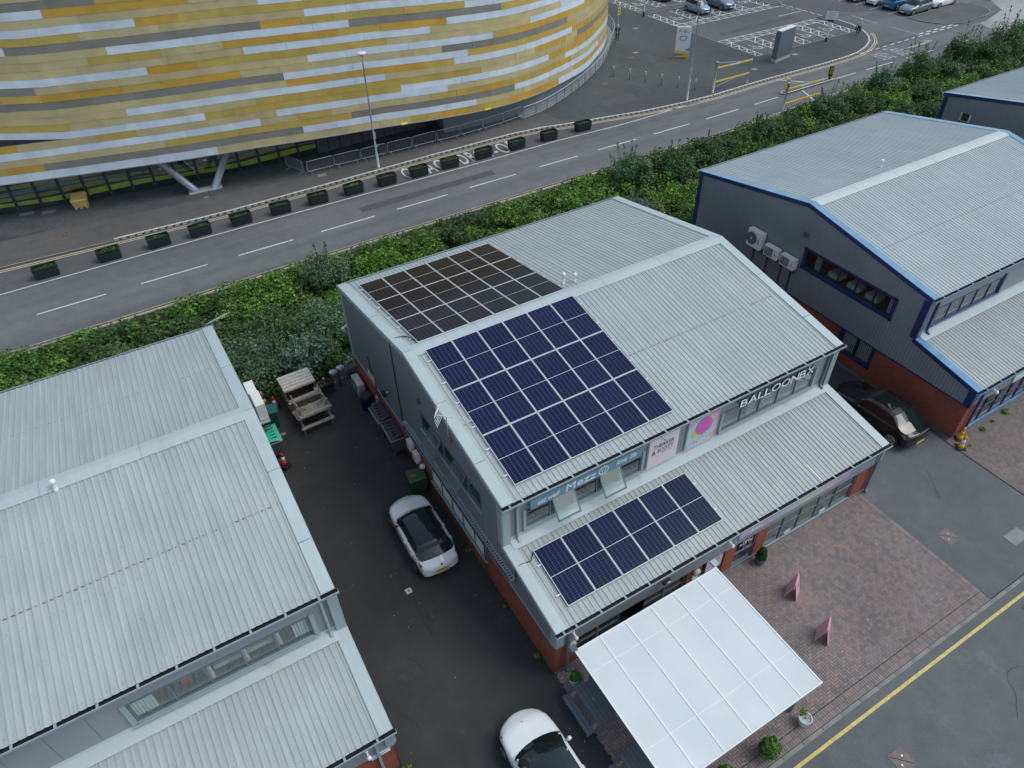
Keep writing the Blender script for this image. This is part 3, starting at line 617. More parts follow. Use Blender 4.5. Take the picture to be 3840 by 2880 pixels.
patch(service, [(16.5, -6.9), (40, -6.9), (40, -7.5), (16.5, -7.45)], 'patch_dark', -.004)
patch(road, [(-6, 31.9), (0.6, 32.0), (.6, 33.3), (-6, 33.2)], 'patch_light', .002); patch(road, [(24.5, 32.4), (26.8, 32.5), (27.2, 33.6), (24.4, 33.4)], 'patch_light', .002); patch(road, [(7, 35.6), (18, 35.7), (18, 36.5), (7, 36.4)], 'patch_dark', .002)
patch(pkm, [(56, 51.6), (68, 52.2), (68, 53.0), (56, 52.4)], 'patch_dark', .006); patch(plaza, [(33, 41.8), (36.5, 41.6), (37, 43.4), (33.4, 43.6)], 'patch_dark', .05)
rk = random.Random(5)
for x, y, n_, a0, par, z in ((-4.9, .6, 16, 1.4, yard, .004), (-3.9, 2.5, 9, 2.2, yard, .004), (-1.3, 3.0, 8, .6, yard, .004), (12.5, -9.3, 14, .3, service, -.003), (18.6, -2.0, 10, 1.1, yard, .009), (6, 33.4, 18, .05, road, .004), (30, 36.5, 20, .02, road, .004), (-9, 35.9, 16, .03, road, .004)):
    pts_ = [(x, y)]; a = a0
    for i in range(n_): a += rk.uniform(-.5, .5); a = a0+(a-a0)*.8; pts_.append((pts_[-1][0]+.16*math.cos(a), pts_[-1][1]+.16*math.sin(a)))
    b = MB(); b.strip(pts_, .014, z); b.build('crack', 'rubber', par)
# inspection covers
def cover(x, y, sx, sy, mat, rz=0, lab='', split=False, z=0.006, par=None):
    b = MB(); b.box(-sx/2, sx/2, -sy/2, sy/2, -0.01, 0.004); t_ = thing('manhole_cover', lab, 'manhole cover', (x, y, z), rz)
    b.build('cover_plate', mat, t_); f = MB(); 
    for a in ((-1, 0), (1, 0)): f.box(a[0]*sx/2-0.02, a[0]*sx/2+0.02, -sy/2, sy/2, -0.008, 0.008)
    f.box(-sx/2, sx/2, -sy/2-0.02, -sy/2+0.02, -0.006, 0.0085); f.box(-sx/2, sx/2, sy/2-0.02, sy/2+0.02, -0.006, 0.0085)
    f.build('cover_frame', 'cast_iron', t_)
    if split:
        s_ = MB(); s_.beam((-sx/2+.02, sy/2-.02, 0.006), (sx/2-.02, -sy/2+.02, 0.006), 0.02, 0.003); s_.build('joint', 'underlay', t_)
        for q in (-.12, .12): r_ = MB(); r_.lathe([(0.035, 0.004), (0.03, 0.01)], (q, q*.8, 0), 10); r_.build('key_hole', 'steel', t_)
    return t_
cover(17.1, -3.47, 0.62, 0.6, 'cast_iron', 0, 'square iron manhole cover with a diagonal joint, on the drive by the brick paving', True, z=0.008)
cover(8.05, -8.2, 0.6, 0.6, 'cast_iron', 0, 'square iron manhole cover with a diagonal joint, on the service road past the yellow line', True, z=-0.002)
cover(19.45, -4.9, 0.95, 0.55, 'cover_pale', 0, 'pale blank concrete cover patch on the drive near the right edge', z=0.008)
for x, y, m_, lb in [(-11.7, 43.5, 'cover_red', 'rusty cover in the footway left of the drainage kerb end'), (6.55, 42.8, 'cover_pale', 'grey cover in the footway below the first crowd barrier'), (13.36, 42.3, 'cover_red', 'larger rusty cover in the footway right of the lamp post'),
                     (14.7, 42.8, 'cover_red', 'smaller rusty cover in the footway beside the larger rusty one'), (22.85, 42.85, 'cover_red', 'rusty cover in the footway near the end of the crowd barriers'), (36.3, 46.7, 'cover_red', 'rusty cover in a round patch left of the bollards'),
                     (49.8, 59.2, 'cover_pale', 'pale cover on the forecourt farthest from the road'), (44.5, 52.4, 'cover_pale', 'pale cover nearer the arena sign, upper of two'), (43.15, 51.4, 'cover_red', 'reddish cover, lower of two near the bollards'),
                     (51.0, 41.75, 'cover_pale', 'pale cover beside the raised height barrier'), (57.6, 42.7, 'cover_pale', 'pale cover to the right of the grey totem')]:
    cover(x, y, 0.65, 0.5, m_, 0, lb, z=0.056)
for x, y, lb in ((-13.7, 48.6, 'left pale grating in the dark setts under the arena'), (-12.3, 48.05, 'right pale grating in the dark setts under the arena'), (-2.0, 44.0, 'small square pale cover below the concrete plinth of the columns')):
    cover(x, y, 0.9 if x < -5 else .35, 0.45 if x < -5 else .3, 'cover_pale', R(-8), lb, z=0.06)
# slot drain in the yard
dr = thing('slot_drain', 'dark slotted drain channel running down the middle of the yard', 'drain', (-3.0, 3.65, 0.0))
b = MB(); b.box(-0.07, 0.07, 0, 6.1, -0.002, 0.006); b.build('channel', 'black_plastic', dr)
gr0 = MB(); [gr0.box(-0.055, 0.055, k*.05, k*.05+.012, 0.004, 0.008) for k in range(19)]; g0 = gr0.build('grating', 'lid_dark', dr)
for i in range(1, 6): q = g0.copy(); COL.objects.link(q); q.location = (0, i*1.0, 0)
b = MB(); b.box(-.12, .12, 2.05, 2.29, 0.004, 0.014); b.build('access_lid', 'white_aged', dr); b = MB(); b.lathe([(0.05, .014), (0.045, .02)], (0, 2.17, 0), 10); b.build('lid_ring', 'cast_iron', dr)

# ================================================================== INDUSTRIAL UNITS
LE, LT, UE, RG_, RE = (-0.06, 2.88), (3.5, 3.584), (3.325, 5.836), (10.89, 7.197), (18.75, 5.847)
UL = 16.35
PROF = [(0, 0), (0.60, 0), (0.69, 1), (0.86, 1), (0.95, 0), (1.0, 0)]
def roof_sheet(name, parent, mat, a, b, x0, x1, pitch=0.206, h=0.027, lift=0.0):
    """ribbed metal sheet from (y,z) a down to b"""
    mb = MB(); d = Vector((0, b[0]-a[0], b[1]-a[1])); dn = d.normalized(); n = Vector((0, -dn.z, dn.y))
    if n.z < 0: n = -n
    xs = []; n_ = int(round((x1-x0)/pitch)); pp = (x1-x0)/n_
    for i in range(n_):
        for u, k in PROF[:-1]: xs.append((x0+(i+u)*pp, k*h))
    xs.append((x1, 0)); A = Vector((0, a[0], a[1])); B = Vector((0, b[0], b[1]))
    vs = []
    for x, k in xs: vs.append(Vector((x, 0, 0))+A+n*(k+lift)); vs.append(Vector((x, 0, 0))+B+n*(k+lift))
    mb.add(vs, [(2*i, 2*i+1, 2*i+3, 2*i+2) for i in range(len(xs)-1)])
    return mb.build(name, mat, parent)
def wall_rects(mb, put, us, vs, holes, m=0):
    us = sorted(set(us+[h[0] for h in holes]+[h[1] for h in holes])); vs = sorted(set(vs+[h[2] for h in holes]+[h[3] for h in holes]))
    for i in range(len(us)-1):
        for j in range(len(vs)-1):
            cu, cv = (us[i]+us[i+1])/2, (vs[j]+vs[j+1])/2
            if any(h[0] < cu < h[1] and h[2] < cv < h[3] for h in holes): continue
            mb.quad(put(us[i], vs[j]), put(us[i+1], vs[j]), put(us[i+1], vs[j+1]), put(us[i], vs[j+1]), m)
def gable_z(y):
    if y < 3.45: return LE[1]+(LT[1]-LE[1])*(y-LE[0])/(LT[0]-LE[0])
    if y < RG_[0]: return UE[1]+(RG_[1]-UE[1])*(y-UE[0])/(RG_[0]-UE[0])
    return RG_[1]+(RE[1]-RG_[1])*(y-RG_[0])/(RE[0]-RG_[0])
def clad_gable(parent, x, side, mat, holes, zb=1.96, pitch=0.17, h=0.022):
    mb = MB(); ys = []; y = 0.0; n_ = int(18.62/pitch)
    for i in range(n_):
        for u, k in ((0, 0), (0.5, 0), (0.62, 1), (0.88, 1)): ys.append((i*pitch+u*pitch, k*h))
    ys.append((18.62, 0))
    cut = sorted(set([y_ for hh in holes for y_ in (hh[0], hh[1])]+[3.45]))
    ys += [(c-1e-4, 0) for c in cut]+[(c+1e-4, 0) for c in cut]; ys.sort()
    for (a, ka), (b, kb_) in zip(ys[:-1], ys[1:]):
        if b-a < 1e-3 and (b-a) > 1.5e-4: pass
        c = (a+b)/2; segs = [(zb, None)]
        hs_ = sorted([hh for hh in holes if hh[0] < c < hh[1]], key=lambda q: q[2]); lo = zb; out = []
        for hh in hs_: out.append((lo, hh[2])); lo = hh[3]
        out.append((lo, None))
        for z0, z1 in out:
            za = gable_z(a)-0.03 if z1 is None else z1; zb_ = gable_z(b)-0.03 if z1 is None else z1
            if z0 >= min(za, zb_): continue
            q = [(x+side*ka, a, z0), (x+side*kb_, b, z0), (x+side*kb_, b, zb_), (x+side*ka, a, za)]
            mb.quad(*(q if side > 0 else q[::-1]))
    return mb.build('wall_cladding', mat, parent)
def verge(name, parent, mat, x, side, a, b, w=0.40, drop=0.17, lift=0.05, m2=None):
    """flashing down a gable edge: flat top of width w, bent down over the wall face"""
    d = Vector((0, b[0]-a[0], b[1]-a[1])).normalized(); n = Vector((0, -d.z, d.y)); 
    if n.z < 0: n = -n
    A = Vector((x, a[0], a[1])); B = Vector((x, b[0], b[1])); ins = Vector((-side*w, 0, 0)); o_ = Vector((side*0.04, 0, 0)); up_ = n*lift; dn_ = -n*drop; c_ = n*(lift-0.02)
    mb = MB(); prof = [(ins+n*0.012, 0), (ins+n*lift*0.9, 0), (Vector((side*0.015, 0, 0))+up_, 0), (o_+c_, 1), (o_+dn_, 1), (Vector((0, 0, 0))+dn_, 1)]
    for (p, _), (q, mm) in zip(prof[:-1], prof[1:]): mb.quad(A+p, B+p, B+q, A+q, mm)
    o = mb.build(name, [mat, m2 or mat], parent); return o
def gutter(parent, mat, y, z, x0, x1, straps, side=-1):
    mb = MB(); w_ = 0.135; y0 = y+side*0.02; y1 = y+side*w_
    mb.box(x0, x1, min(y1, y1-side*0.012), max(y1, y1-side*0.012), z-0.10, z+0.0, 0)
    mb.add([(x0, y1, z-0.10), (x1, y1, z-0.10), (x1, y0, z-0.13), (x0, y0, z-0.13)], [(0, 1, 2, 3)], 0)
    mb.box(x0, x1, min(y1, y1+side*.022), max(y1, y1+side*.022), z-0.012, z+0.006, 0)
    mb.add([(x0, y1, z-0.085), (x1, y1, z-0.085), (x1, y+0.05*-side, z-0.085), (x0, y+0.05*-side, z-0.085)], [(0, 1, 2, 3)], 1)
    for e in (x0, x1): mb.box(e-0.006, e+0.006, min(y0, y1), max(y0, y1), z-0.13, z+0.004, 0)
    g_ = mb.build('gutter', [mat, 'underlay'], parent)
    for i, s_ in enumerate(straps):
        if x0 < s_ < x1:
            q = MB(); q.box(s_-0.035, s_+0.035, min(y1, y+0.02), max(y1, y+0.02), z-0.004, z+0.009); q.build('gutter_strap', mat, parent)
    return g_
def lights(parent, plane, c, side, u0, u1, z0, z1, n, frame, openl=(), blinds=(), recess=0.35, sill=True, rails=(), name='window', roommat='room_dark', gmat='window_glass', depth=0.06, edges=None, opendeg=30, floor=True):
    """window band in a wall. plane 'y': wall at y=c facing side*y ; plane 'x': wall at x=c facing side*x. edges = list of division coords"""
    E_ = edges or [u0+(u1-u0)*i/n for i in range(n+1)]; E_ = list(E_); E_[0] = u0; E_[-1] = u1; n = len(E_)-1
    def P(u, d, z):          # d = distance outwards from the wall plane
        return (u, c+side*d, z) if plane == 'y' else (c+side*d, u, z)
    def bx(mb, ua, ub, da, db, za, zb, m=0):
        p = P(ua, da, za); q = P(ub, db, zb); mb.box(min(p[0], q[0]), max(p[0], q[0]), min(p[1], q[1]), max(p[1], q[1]), min(za, zb), max(za, zb), m)
    f = MB(); t_ = 0.05
    bx(f, u0, u1, -depth, 0.012, z1-t_, z1); bx(f, u0, u1, -depth, 0.012, z0, z0+t_)
    for i, e in enumerate(E_): a = e if i == 0 else (e-t_ if i == n else e-t_/2); bx(f, a, a+t_, -depth, 0.014, z0+t_, z1-t_)
    for r_ in rails: bx(f, u0+t_, u1-t_, -depth+.01, 0.006, r_-0.03, r_+0.03)
    fr = f.build(name, frame, parent)
    if sill: s_ = MB(); bx(s_, u0-0.06, u1+0.06, -0.02, 0.07, z0-0.05, z0-0.004); s_.build('sill', 'trim_grey' if frame == 'frame_grey' else frame, fr)
    # room seen through the glass
    rm = MB(); D = -recess
    for (a, b_, c_, d_) in ((P(u0, D, z0-.5), P(u1, D, z0-.5), P(u1, D, z1), P(u0, D, z1)),
                            (P(u0, D, z1), P(u1, D, z1), P(u1, -depth, z1), P(u0, -depth, z1)), (P(u0, D, z0-.5), P(u0, -depth, z0-.5), P(u0, -depth, z1), P(u0, D, z1)), (P(u1, D, z0-.5), P(u1, -depth, z0-.5), P(u1, -depth, z1), P(u1, D, z1))): rm.quad(a, b_, c_, d_, 0)
    if floor: rm.quad(P(u0, D, z0-.0), P(u1, D, z0-.0), P(u1, -depth, z0+.0), P(u0, -depth, z0+.0), 1)
    rm.build('interior', [roommat, 'room_floor' if roommat == 'room_dark' else 'room_light'], fr)
    for i in range(n):
        a, b_ = E_[i]+t_/2, E_[i+1]-t_/2
        if i in openl:
            th = R(opendeg); hgt = z1-z0-0.06; sm = MB()
            def S(u, k, off=0.0): z = z1-0.04-math.cos(th)*hgt*k+math.sin(th)*off; dd = 0.02+math.sin(th)*hgt*k+math.cos(th)*off; return P(u, dd, z)
            for (ua, ub, k0, k1) in ((a, a+.045, 0, 1), (b_-.045, b_, 0, 1), (a, b_, 0, .05), (a, b_, .94, 1)):
                vs_ = [S(ua, k0), S(ub, k0), S(ub, k1), S(ua, k1), S(ua, k0, .035), S(ub, k0, .035), S(ub, k1, .035), S(ua, k1, .035)]
                sm.add(vs_, [(0, 1, 2, 3), (7, 6, 5, 4), (0, 4, 5, 1), (1, 5, 6, 2), (2, 6, 7, 3), (3, 7, 4, 0)], 0)
            sm.quad(S(a+.04, .04, .018), S(b_-.04, .04, .018), S(b_-.04, .95, .018), S(a+.04, .95, .018), 1)
            for e in (a+.02, b_-.02): sm.beam(P(e, 0.0, z1-0.45), S(e, .45), 0.012, 0.02, 0)
            sm.build('open_sash', [frame, gmat], fr)
        else:
            g_ = MB(); g_.quad(P(a, -0.025, z0+.03), P(b_, -0.025, z0+.03), P(b_, -0.025, z1-.03), P(a, -0.025, z1-.03)); g_.build('pane', gmat, fr)
        if i in blinds:
            frac = blinds[i] if isinstance(blinds, dict) else 1.0
            k = MB(); nsl = max(2, int((b_-a)*abs(frac)/0.09)); s0 = a if frac > 0 else b_-(b_-a)*abs(frac)
            for q in range(nsl):
                x_ = s0+q*0.09; k.quad(P(x_, -0.10, z0+.08), P(x_+0.075, -0.125, z0+.08), P(x_+0.075, -0.125, z1-.04), P(x_, -0.10, z1-.04))
            k.build('blind', 'blind_white', fr)
    return fr

def build_unit(x0, label, cfg):
    t_ = thing('industrial_unit', label, 'building', (x0, 0, 0), group=None)
    trim, trimf, clad = cfg['trim'], cfg['face'], cfg['clad']; roof, roofl = cfg['roof'], cfg['roofl']; L = UL
    # roofs: each slope in two lengths with a lap
    for a, b_, fr_ in ((RG_, UE, 0.52), (RG_, RE, 0.50)):
        m_ = (a[0]+(b_[0]-a[0])*fr_, a[1]+(b_[1]-a[1])*fr_); m2 = (a[0]+(b_[0]-a[0])*(fr_+.012), a[1]+(b_[1]-a[1])*(fr_+.012))
        roof_sheet('roof_sheet', t_, roof, a, m2, 0.02, L-0.02, lift=0.012); roof_sheet('roof_sheet', t_, roof, m_, b_, 0.02, L-0.02)
        mb = MB(); dy, dz = b_[0]-a[0], b_[1]-a[1]; ln = math.hypot(dy, dz); pr = cfg.get('lap', 1)
        rr = random.Random(3)
        for k in range(int(L/0.206)):                                  # dirt and rust collecting under the lap, trough by trough
            if rr.random() > 0.85: continue
            xk = 0.05+k*0.206; s0 = fr_+.0125; wd = rr.uniform(.06, .115)*pr; ln2 = rr.uniform(0.02, 0.05)
            p = lambda s_, xx: (xx, a[0]+dy*s_, a[1]+dz*s_+0.006)
            mb.quad(p(s0, xk), p(s0, xk+wd), p(s0+ln2/ln, xk+wd), p(s0+ln2/ln, xk))
        mb.build('lap_dirt', 'rust_lap', t_)['kind'] = 'stuff'
    roof_sheet('canopy_roof_sheet', t_, roofl, LT, LE, 0.02, L-0.02)
    fx = MB(); rf = random.Random(int(x0)+50)
    for a, b_, nr in ((RG_, UE, 6), (RG_, RE, 6), (LT, LE, 4)):
        dy, dz = b_[0]-a[0], b_[1]-a[1]
        for r_ in range(nr):
            fr_ = (r_+.6)/nr if r_ < nr-1 else .975
            for k in range(int(L/0.206)-1):
                if rf.random() < .5: continue
                xk = .02+k*.206+.065; f_ = fr_+rf.uniform(-.002, .002); w_ = rf.uniform(.004, .009); hz = .019
                fx.quad((xk-w_, a[0]+dy*(f_-.003), a[1]+dz*(f_-.003)+hz), (xk+w_, a[0]+dy*(f_-.003), a[1]+dz*(f_-.003)+hz), (xk+w_, a[0]+dy*(f_+.004), a[1]+dz*(f_+.004)+hz), (xk-w_, a[0]+dy*(f_+.004), a[1]+dz*(f_+.004)+hz))
    fx.build('roof_fixings', 'trim_mid', t_)['kind'] = 'stuff'
    # deck below the sheets, ridge, walls behind
    mb = MB()
    for a, b_ in ((RG_, UE), (RG_, RE), (LT, LE)): mb.quad((0.04, a[0], a[1]-.035), (L-.04, a[0], a[1]-.035), (L-.04, b_[0]-(.0 if b_ != RE else 0), b_[1]-.035), (.04, b_[0], b_[1]-.035))
    for (y, z) in (UE, LE, RE): mb.quad((0.04, y, z-.035), (L-.04, y, z-.035), (L-.04, y, z+.03-0.03), (.04, y, z+.0))
    mb.build('roof_deck', 'underlay', t_)
    mb = MB(); s1 = (UE[1]-RG_[1])/(UE[0]-RG_[0]); s2 = (RE[1]-RG_[1])/(RE[0]-RG_[0])
    pr = [(-0.36, 0.046), (-0.34, 0.054), (-0.05, 0.056), (0.05, 0.056), (0.34, 0.054), (0.36, 0.046)]
    P_ = [(RG_[0]+u, RG_[1]+(u*s1 if u < 0 else u*s2)+h) for u, h in pr]
    for a, b_ in zip(P_[:-1], P_[1:]): mb.quad((0.25, *a), (L-.25, *a), (L-.25, *b_), (.25, *b_))
    mb.build('ridge_cap', cfg.get('ridge', 'flashing'), t_)
    for k in (3.2, 6.3, 9.4, 12.5): 
        j = MB(); [j.quad((k, a[0], a[1]+.004), (k+.03, a[0], a[1]+.004), (k+.03, b_[0], b_[1]+.004), (k, b_[0], b_[1]+.004)) for a, b_ in zip(P_[:-1], P_[1:])]; j.build('ridge_joint', 'trim_grey', t_)
    for x, s_ in ((0, -1), (L, 1)):
        low_trim = cfg.get('trim_low', trim)
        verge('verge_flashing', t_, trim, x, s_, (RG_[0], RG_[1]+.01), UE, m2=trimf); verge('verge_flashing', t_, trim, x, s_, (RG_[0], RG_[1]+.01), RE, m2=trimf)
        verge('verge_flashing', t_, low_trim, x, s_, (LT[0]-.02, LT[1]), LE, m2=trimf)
        for y_ in (5.2, 8.1, 14.6):
            z_ = gable_z(y_)+.057; j = MB(); j.box(x-(.41 if s_ > 0 else -.0), x+(0 if s_ > 0 else .41), y_-.012, y_+.012, z_-.008, z_+.004); j.build('flashing_joint', 'trim_mid', t_)
    straps = cfg.get('straps', [0.6+1.03*i for i in range(16)])
    gutter(t_, cfg.get('gut', trim), UE[0], UE[1]-0.01, -0.08, L+0.10, straps); gutter(t_, cfg.get('gut', trim), LE[0], LE[1]-0.01, -0.08, L+0.10, straps); gutter(t_, 'trim_grey', RE[0], RE[1]-0.01, -0.05, L+0.05, [], 1)
    # gables
    clad_gable(t_, 0.0, -1, clad, cfg.get('west_holes', [])); clad_gable(t_, L, 1, clad, [])
    bw = MB(); wall_rects(bw, lambda u, v: (0.03, u, v), [0.0, 18.6], [0, 2.0], cfg.get('west_brick_holes', [])); wall_rects(bw, lambda u, v: (L-.03, u, v), [0.0, 18.6], [0, 2.0], [])
    bw.split('brick_wall', 'brick_x', t_)
    dr_ = MB(); 
    for x in (0, L): s_ = -1 if x == 0 else 1; dr_.box(min(x-0.01, x+s_*.05), max(x-.01, x+s_*.05), 0.0, 18.6, 1.93, 1.975)
    dr_.split('drip_flashing', trimf, t_)
    # corner posts
    cpz = MB(); cw = 0.30
    for x, s_ in ((0, -1), (L, 1)):
        for (ya, yb, z0, z1) in ((3.40, 3.40+cw, 3.6, 5.66), (-0.03, -0.03+cw, 1.93, 2.75), (18.35, 18.65, 1.93, 5.7)):
            cpz.box(min(x, x+s_*.035), max(x, x+s_*.035), ya, yb, z0, z1)
            fy = ya if ya < 10 else yb
            cpz.box(min(x, x-s_*cw), max(x, x-s_*cw), min(fy, fy-.03), max(fy, fy-.03), z0, z1)
    cpz.split('corner_trim', trimf, t_)
    # rear wall
    bk = MB(); bk.box(0.05, L-.05, 18.5, 18.6, 0, 5.8); bk.build('rear_wall', clad, t_)
    # front upper wall with flat panels, each its own
    W = 3.5; holes = [(a-.0, b_+.0, z0, z1) for a, b_, z0, z1 in cfg.get('front_holes', [])]
    js = cfg.get('joints', [1.03*i for i in range(1, 16)]); xs = [0.30]+[j for j in js if .4 < j < L-.4]+[L-.30]
    for a, b_ in zip(xs[:-1], xs[1:]):
        hh = [(max(a, h[0]), min(b_, h[1]), h[2], h[3]) for h in holes if h[0] < b_-.01 and h[1] > a+.01]
        mb = MB(); wall_rects(mb, lambda u, v: (u, W, v), [a+.006, b_-.006], [3.66, 5.74], hh)
        if mb.f: mb.split('wall_panel', 'panel_grey' if trimf != 'navy_trim' else 'panel_grey', t_)
    mb = MB(); wall_rects(mb, lambda u, v: (u, W+.02, v), [0.05, L-.05], [3.6, 5.74], holes)
    mb.build('wall_backing', 'trim_mid', t_)
    mb = MB(); mb.quad((0.3, W+.003, 3.80), (L-.3, W+.003, 3.80), (L-.3, W-.03, 3.66), (.3, W-.03, 3.66)); mb.quad((0.3, W-.03, 3.66), (L-.3, W-.03, 3.66), (L-.3, W-.42, 3.565), (.3, W-.42, 3.565))
    ab = mb.build('abutment_flashing', 'abutment_metal', t_)
    for sx, sw, sl in cfg.get('stains', []):
        mb = MB(); mb.add([(sx-sw, W-.035, 3.668), (sx+sw*.6, W-.035, 3.668), (sx+sw, W-.30, 3.600), (sx+sw*.5, W-.42, 3.572), (sx-sw*.8, W-.42, 3.572)], [(0, 1, 2, 3, 4)]); mb.build('rain_stain', 'rain_stain', t_)
    sf = MB(); sf.box(0.05, L-.05, 3.34, W+.02, 5.70, 5.735); sf.box(0.05, L-.05, -.05, .1, 2.72, 2.75); sf.split('soffit', 'trim_mid', t_)
    return t_

# -------- middle unit
def beam_x(t_, name, mat, a, b_, w_=0.09, d=0.07):
    mb = MB(); mb.beam(a, b_, w_, d); return mb.build(name, mat, t_)
def downpipe(t_, x, ytop, ztop, ybot, zbot, mat, wall_y, shoe=True):
    mb = MB(); mb.beam((x, ytop, ztop), (x, wall_y, ztop-.12), .08, .08); mb.beam((x, wall_y, ztop-.08), (x, wall_y, zbot+.1), .085, .085)
    mb.beam((x, wall_y, zbot+.12), (x, ybot, zbot+.03), .085, .085); return mb.build('downpipe', mat, t_)
GREY = dict(trim='flashing', face='trim_grey', clad='cladding_grey', roof='roof_sheet', roofl='roof_sheet_low', gut='trim_grey')
mid = build_unit(0.0, 'middle grey metal clad unit with solar panels on its roof and a cafe sign', dict(GREY, joints=[1.03+1.0*i for i in range(15)], straps=[0.25, .75]+[1.75+1.03*i for i in range(14)],
    west_holes=[(4.9, 9.95, 3.9, 4.95)], west_brick_holes=[(4.8, 9.6, 1.0, 1.93)], front_holes=[(1.0, 6.1, 3.92, 4.95), (10.15, 15.3, 3.9, 4.93)],
    stains=[]))
lights(mid, 'x', -0.01, -1, 4.9, 9.95, 3.92, 4.95, 5, 'frame_grey', openl=(1, 3), recess=1.5, opendeg=30)
lights(mid, 'y', 3.49, -1, 1.0, 6.1, 3.93, 4.95, 5, 'frame_grey', openl=(1, 3), recess=1.6, opendeg=32, roommat='room_dark')
lights(mid, 'y', 3.49, -1, 10.15, 15.3, 3.9, 4.93, 5, 'frame_grey', recess=1.2, roommat='room_light', blinds={1: -.55, 2: 1, 3: 1, 4: 1})
for (a, b_, z0, z1) in ((1.0, 6.1, 3.9, 4.96), (10.15, 15.3, 3.88, 4.95)):        # light reveals either side
    mb = MB(); mb.box(a-.12, a-.005, 3.44, 3.5, z0-.08, z1); mb.box(b_+.005, b_+.12, 3.44, 3.5, z0-.08, z1); mb.box(a-.12, b_+.12, 3.40, 3.49, z0-.08, z0-.03); mb.split('window_surround', 'trim_grey', mid)
# ground floor front
lights(mid, 'x', 0.0, -1, 4.8, 9.6, 1.0, 1.93, 5, 'frame_grey', recess=0.5, roommat='room_light', gmat='blind_white', floor=False)
FY = 0.05
mb = MB(); wall_rects(mb, lambda u, v: (u, FY, v), [0.03, UL-.03], [0, 1.75], [(0.95, 5.94, 0.0, 1.75), (6.65, 7.83, 0, 1.75), (8.4, 9.52, 0, 1.75), (10.12, 15.25, 0, 1.75)])
for x in (0.95, 5.94, 6.65, 7.83, 8.4, 9.52, 10.12, 15.25): mb.quad((x, FY, 0), (x, FY+.15, 0), (x, FY+.15, 1.75), (x, FY, 1.75))
mb.split('brick_pier', 'brick_y', mid)
for a, b_ in zip([0.03]+[1.03+1.0*i for i in range(15)], [1.03+1.0*i for i in range(15)]+[UL-.03]):
    mb = MB(); mb.box(a+.004, b_-.004, -.01, FY+.03, 1.75, 2.72); mb.build('fascia_panel', 'panel_grey', mid)
lights(mid, 'y', 0.16, -1, 0.95, 2.9, 0.02, 1.75, 2, 'frame_grey', recess=2.6, sill=False, gmat='dark_glass', rails=(0.95,))
lights(mid, 'y', 0.16, -1, 3.95, 5.94, 0.02, 1.75, 2, 'frame_grey', recess=2.6, sill=False, gmat='dark_glass', rails=(0.95,))
rm = MB(); rm.quad((2.9, 2.8, 0), (3.95, 2.8, 0), (3.95, 2.8, 1.75), (2.9, 2.8, 1.75)); rm.quad((2.9, .1, 0), (2.9, 2.8, 0), (2.9, 2.8, 1.75), (2.9, .1, 1.75)); rm.quad((3.95, .1, 0), (3.95, 2.8, 0), (3.95, 2.8, 1.75), (3.95, .1, 1.75)); rm.quad((2.9, .1, 1.75), (3.95, .1, 1.75), (3.95, 2.8, 1.75), (2.9, 2.8, 1.75)); rm.build('doorway', 'room_dark', mid)
lights(mid, 'y', 0.12, -1, 6.65, 7.83, 0.02, 1.75, 1, 'frame_grey', recess=1.2, sill=False, rails=(0.75,))
dd = lights(mid, 'y', 0.10, -1, 8.4, 9.52, 0.02, 1.75, 1, 'frame_grey', recess=1.4, sill=False, rails=(0.80,), name='door', roommat='room_dark')
mb = MB(); mb.box(8.8, 9.1, 0.05, 0.09, 0.62, 0.68); mb.build('letter_plate', 'black_plastic', dd)
lights(mid, 'y', 0.10, -1, 10.12, 15.25, 0.05, 1.75, 5, 'frame_grey', edges=[10.12, 11.05, 12.05, 13.1, 14.12, 15.25], recess=1.3, rails=(0.92,), name='shop_window', roommat='room_light', gmat='window_glass')
cr_ = MB(); cr_.quad((10.15, 1.35, -0.0), (15.2, 1.35, 0), (15.2, 1.35, 1.75), (10.15, 1.35, 1.75)); cr_.build('shop_backdrop', 'room_dark', mid)
for x, z, m_ in ((14.3, 1.35, 'pot_white'), (14.6, 1.3, 'room_light'), (14.75, 1.52, 'sign_slate'), (13.4, .82, 'cone_red'), (13.55, .62, 'cone_red'), (13.7, .95, 'sign_slate'), (12.5, 1.2, 'pink_sign'), (11.4, 1.25, 'pot_teal'), (11.6, .95, 'sign_slate'), (10.5, 1.25, 'pink_pale'), (10.35, .9, 'pot_white')):
    q = MB(); q.lathe([(0.02, -.19), (0.11, -.12), (0.155, 0), (0.12, .11), (0.03, .16)], (x, .62, z), 12); tag(q.build('party_balloon', m_, None, True), 'red balloon, %s of the two behind the shop glass' % ('upper' if z > .7 else 'lower') if m_ == 'cone_red' else ({14.3: 'white balloon', 14.6: 'cream balloon', 14.75: 'small blue balloon above the cream one', 13.7: 'blue balloon beside the two red ones', 12.5: 'pink balloon', 11.4: 'teal balloon', 11.6: 'blue balloon below the teal one', 10.5: 'pale pink balloon', 10.35: 'white balloon low down'}[x]+' in the shop window near its %s end' % ('right' if x > 12 else 'left')), 'balloon')
for x in (11.3, 13.35): q = MB(); q.box(x, x+.34, .045, .05, .18, .42); tag(q.build('window_card', 'pink_pale'), 'small pink card in the %s shop window pane' % ('second' if x < 12 else 'fourth'), 'notice')
downpipe(mid, 0.62, 3.24, 5.72, 3.25, 3.57, 'trim_grey', 3.43); downpipe(mid, 15.92, 3.24, 5.72, 3.25, 3.60, 'frame_grey', 3.43)
downpipe(mid, 0.50, -.16, 2.78, -.14, .02, 'frame_grey', -.05); downpipe(mid, 16.15, -.16, 2.78, -.14, .02, 'frame_grey', -.05)
mb = MB(); mb.box(0.03, UL-.03, 0.02, .08, -.01, .03); mb.build('threshold', 'trim_mid', mid)
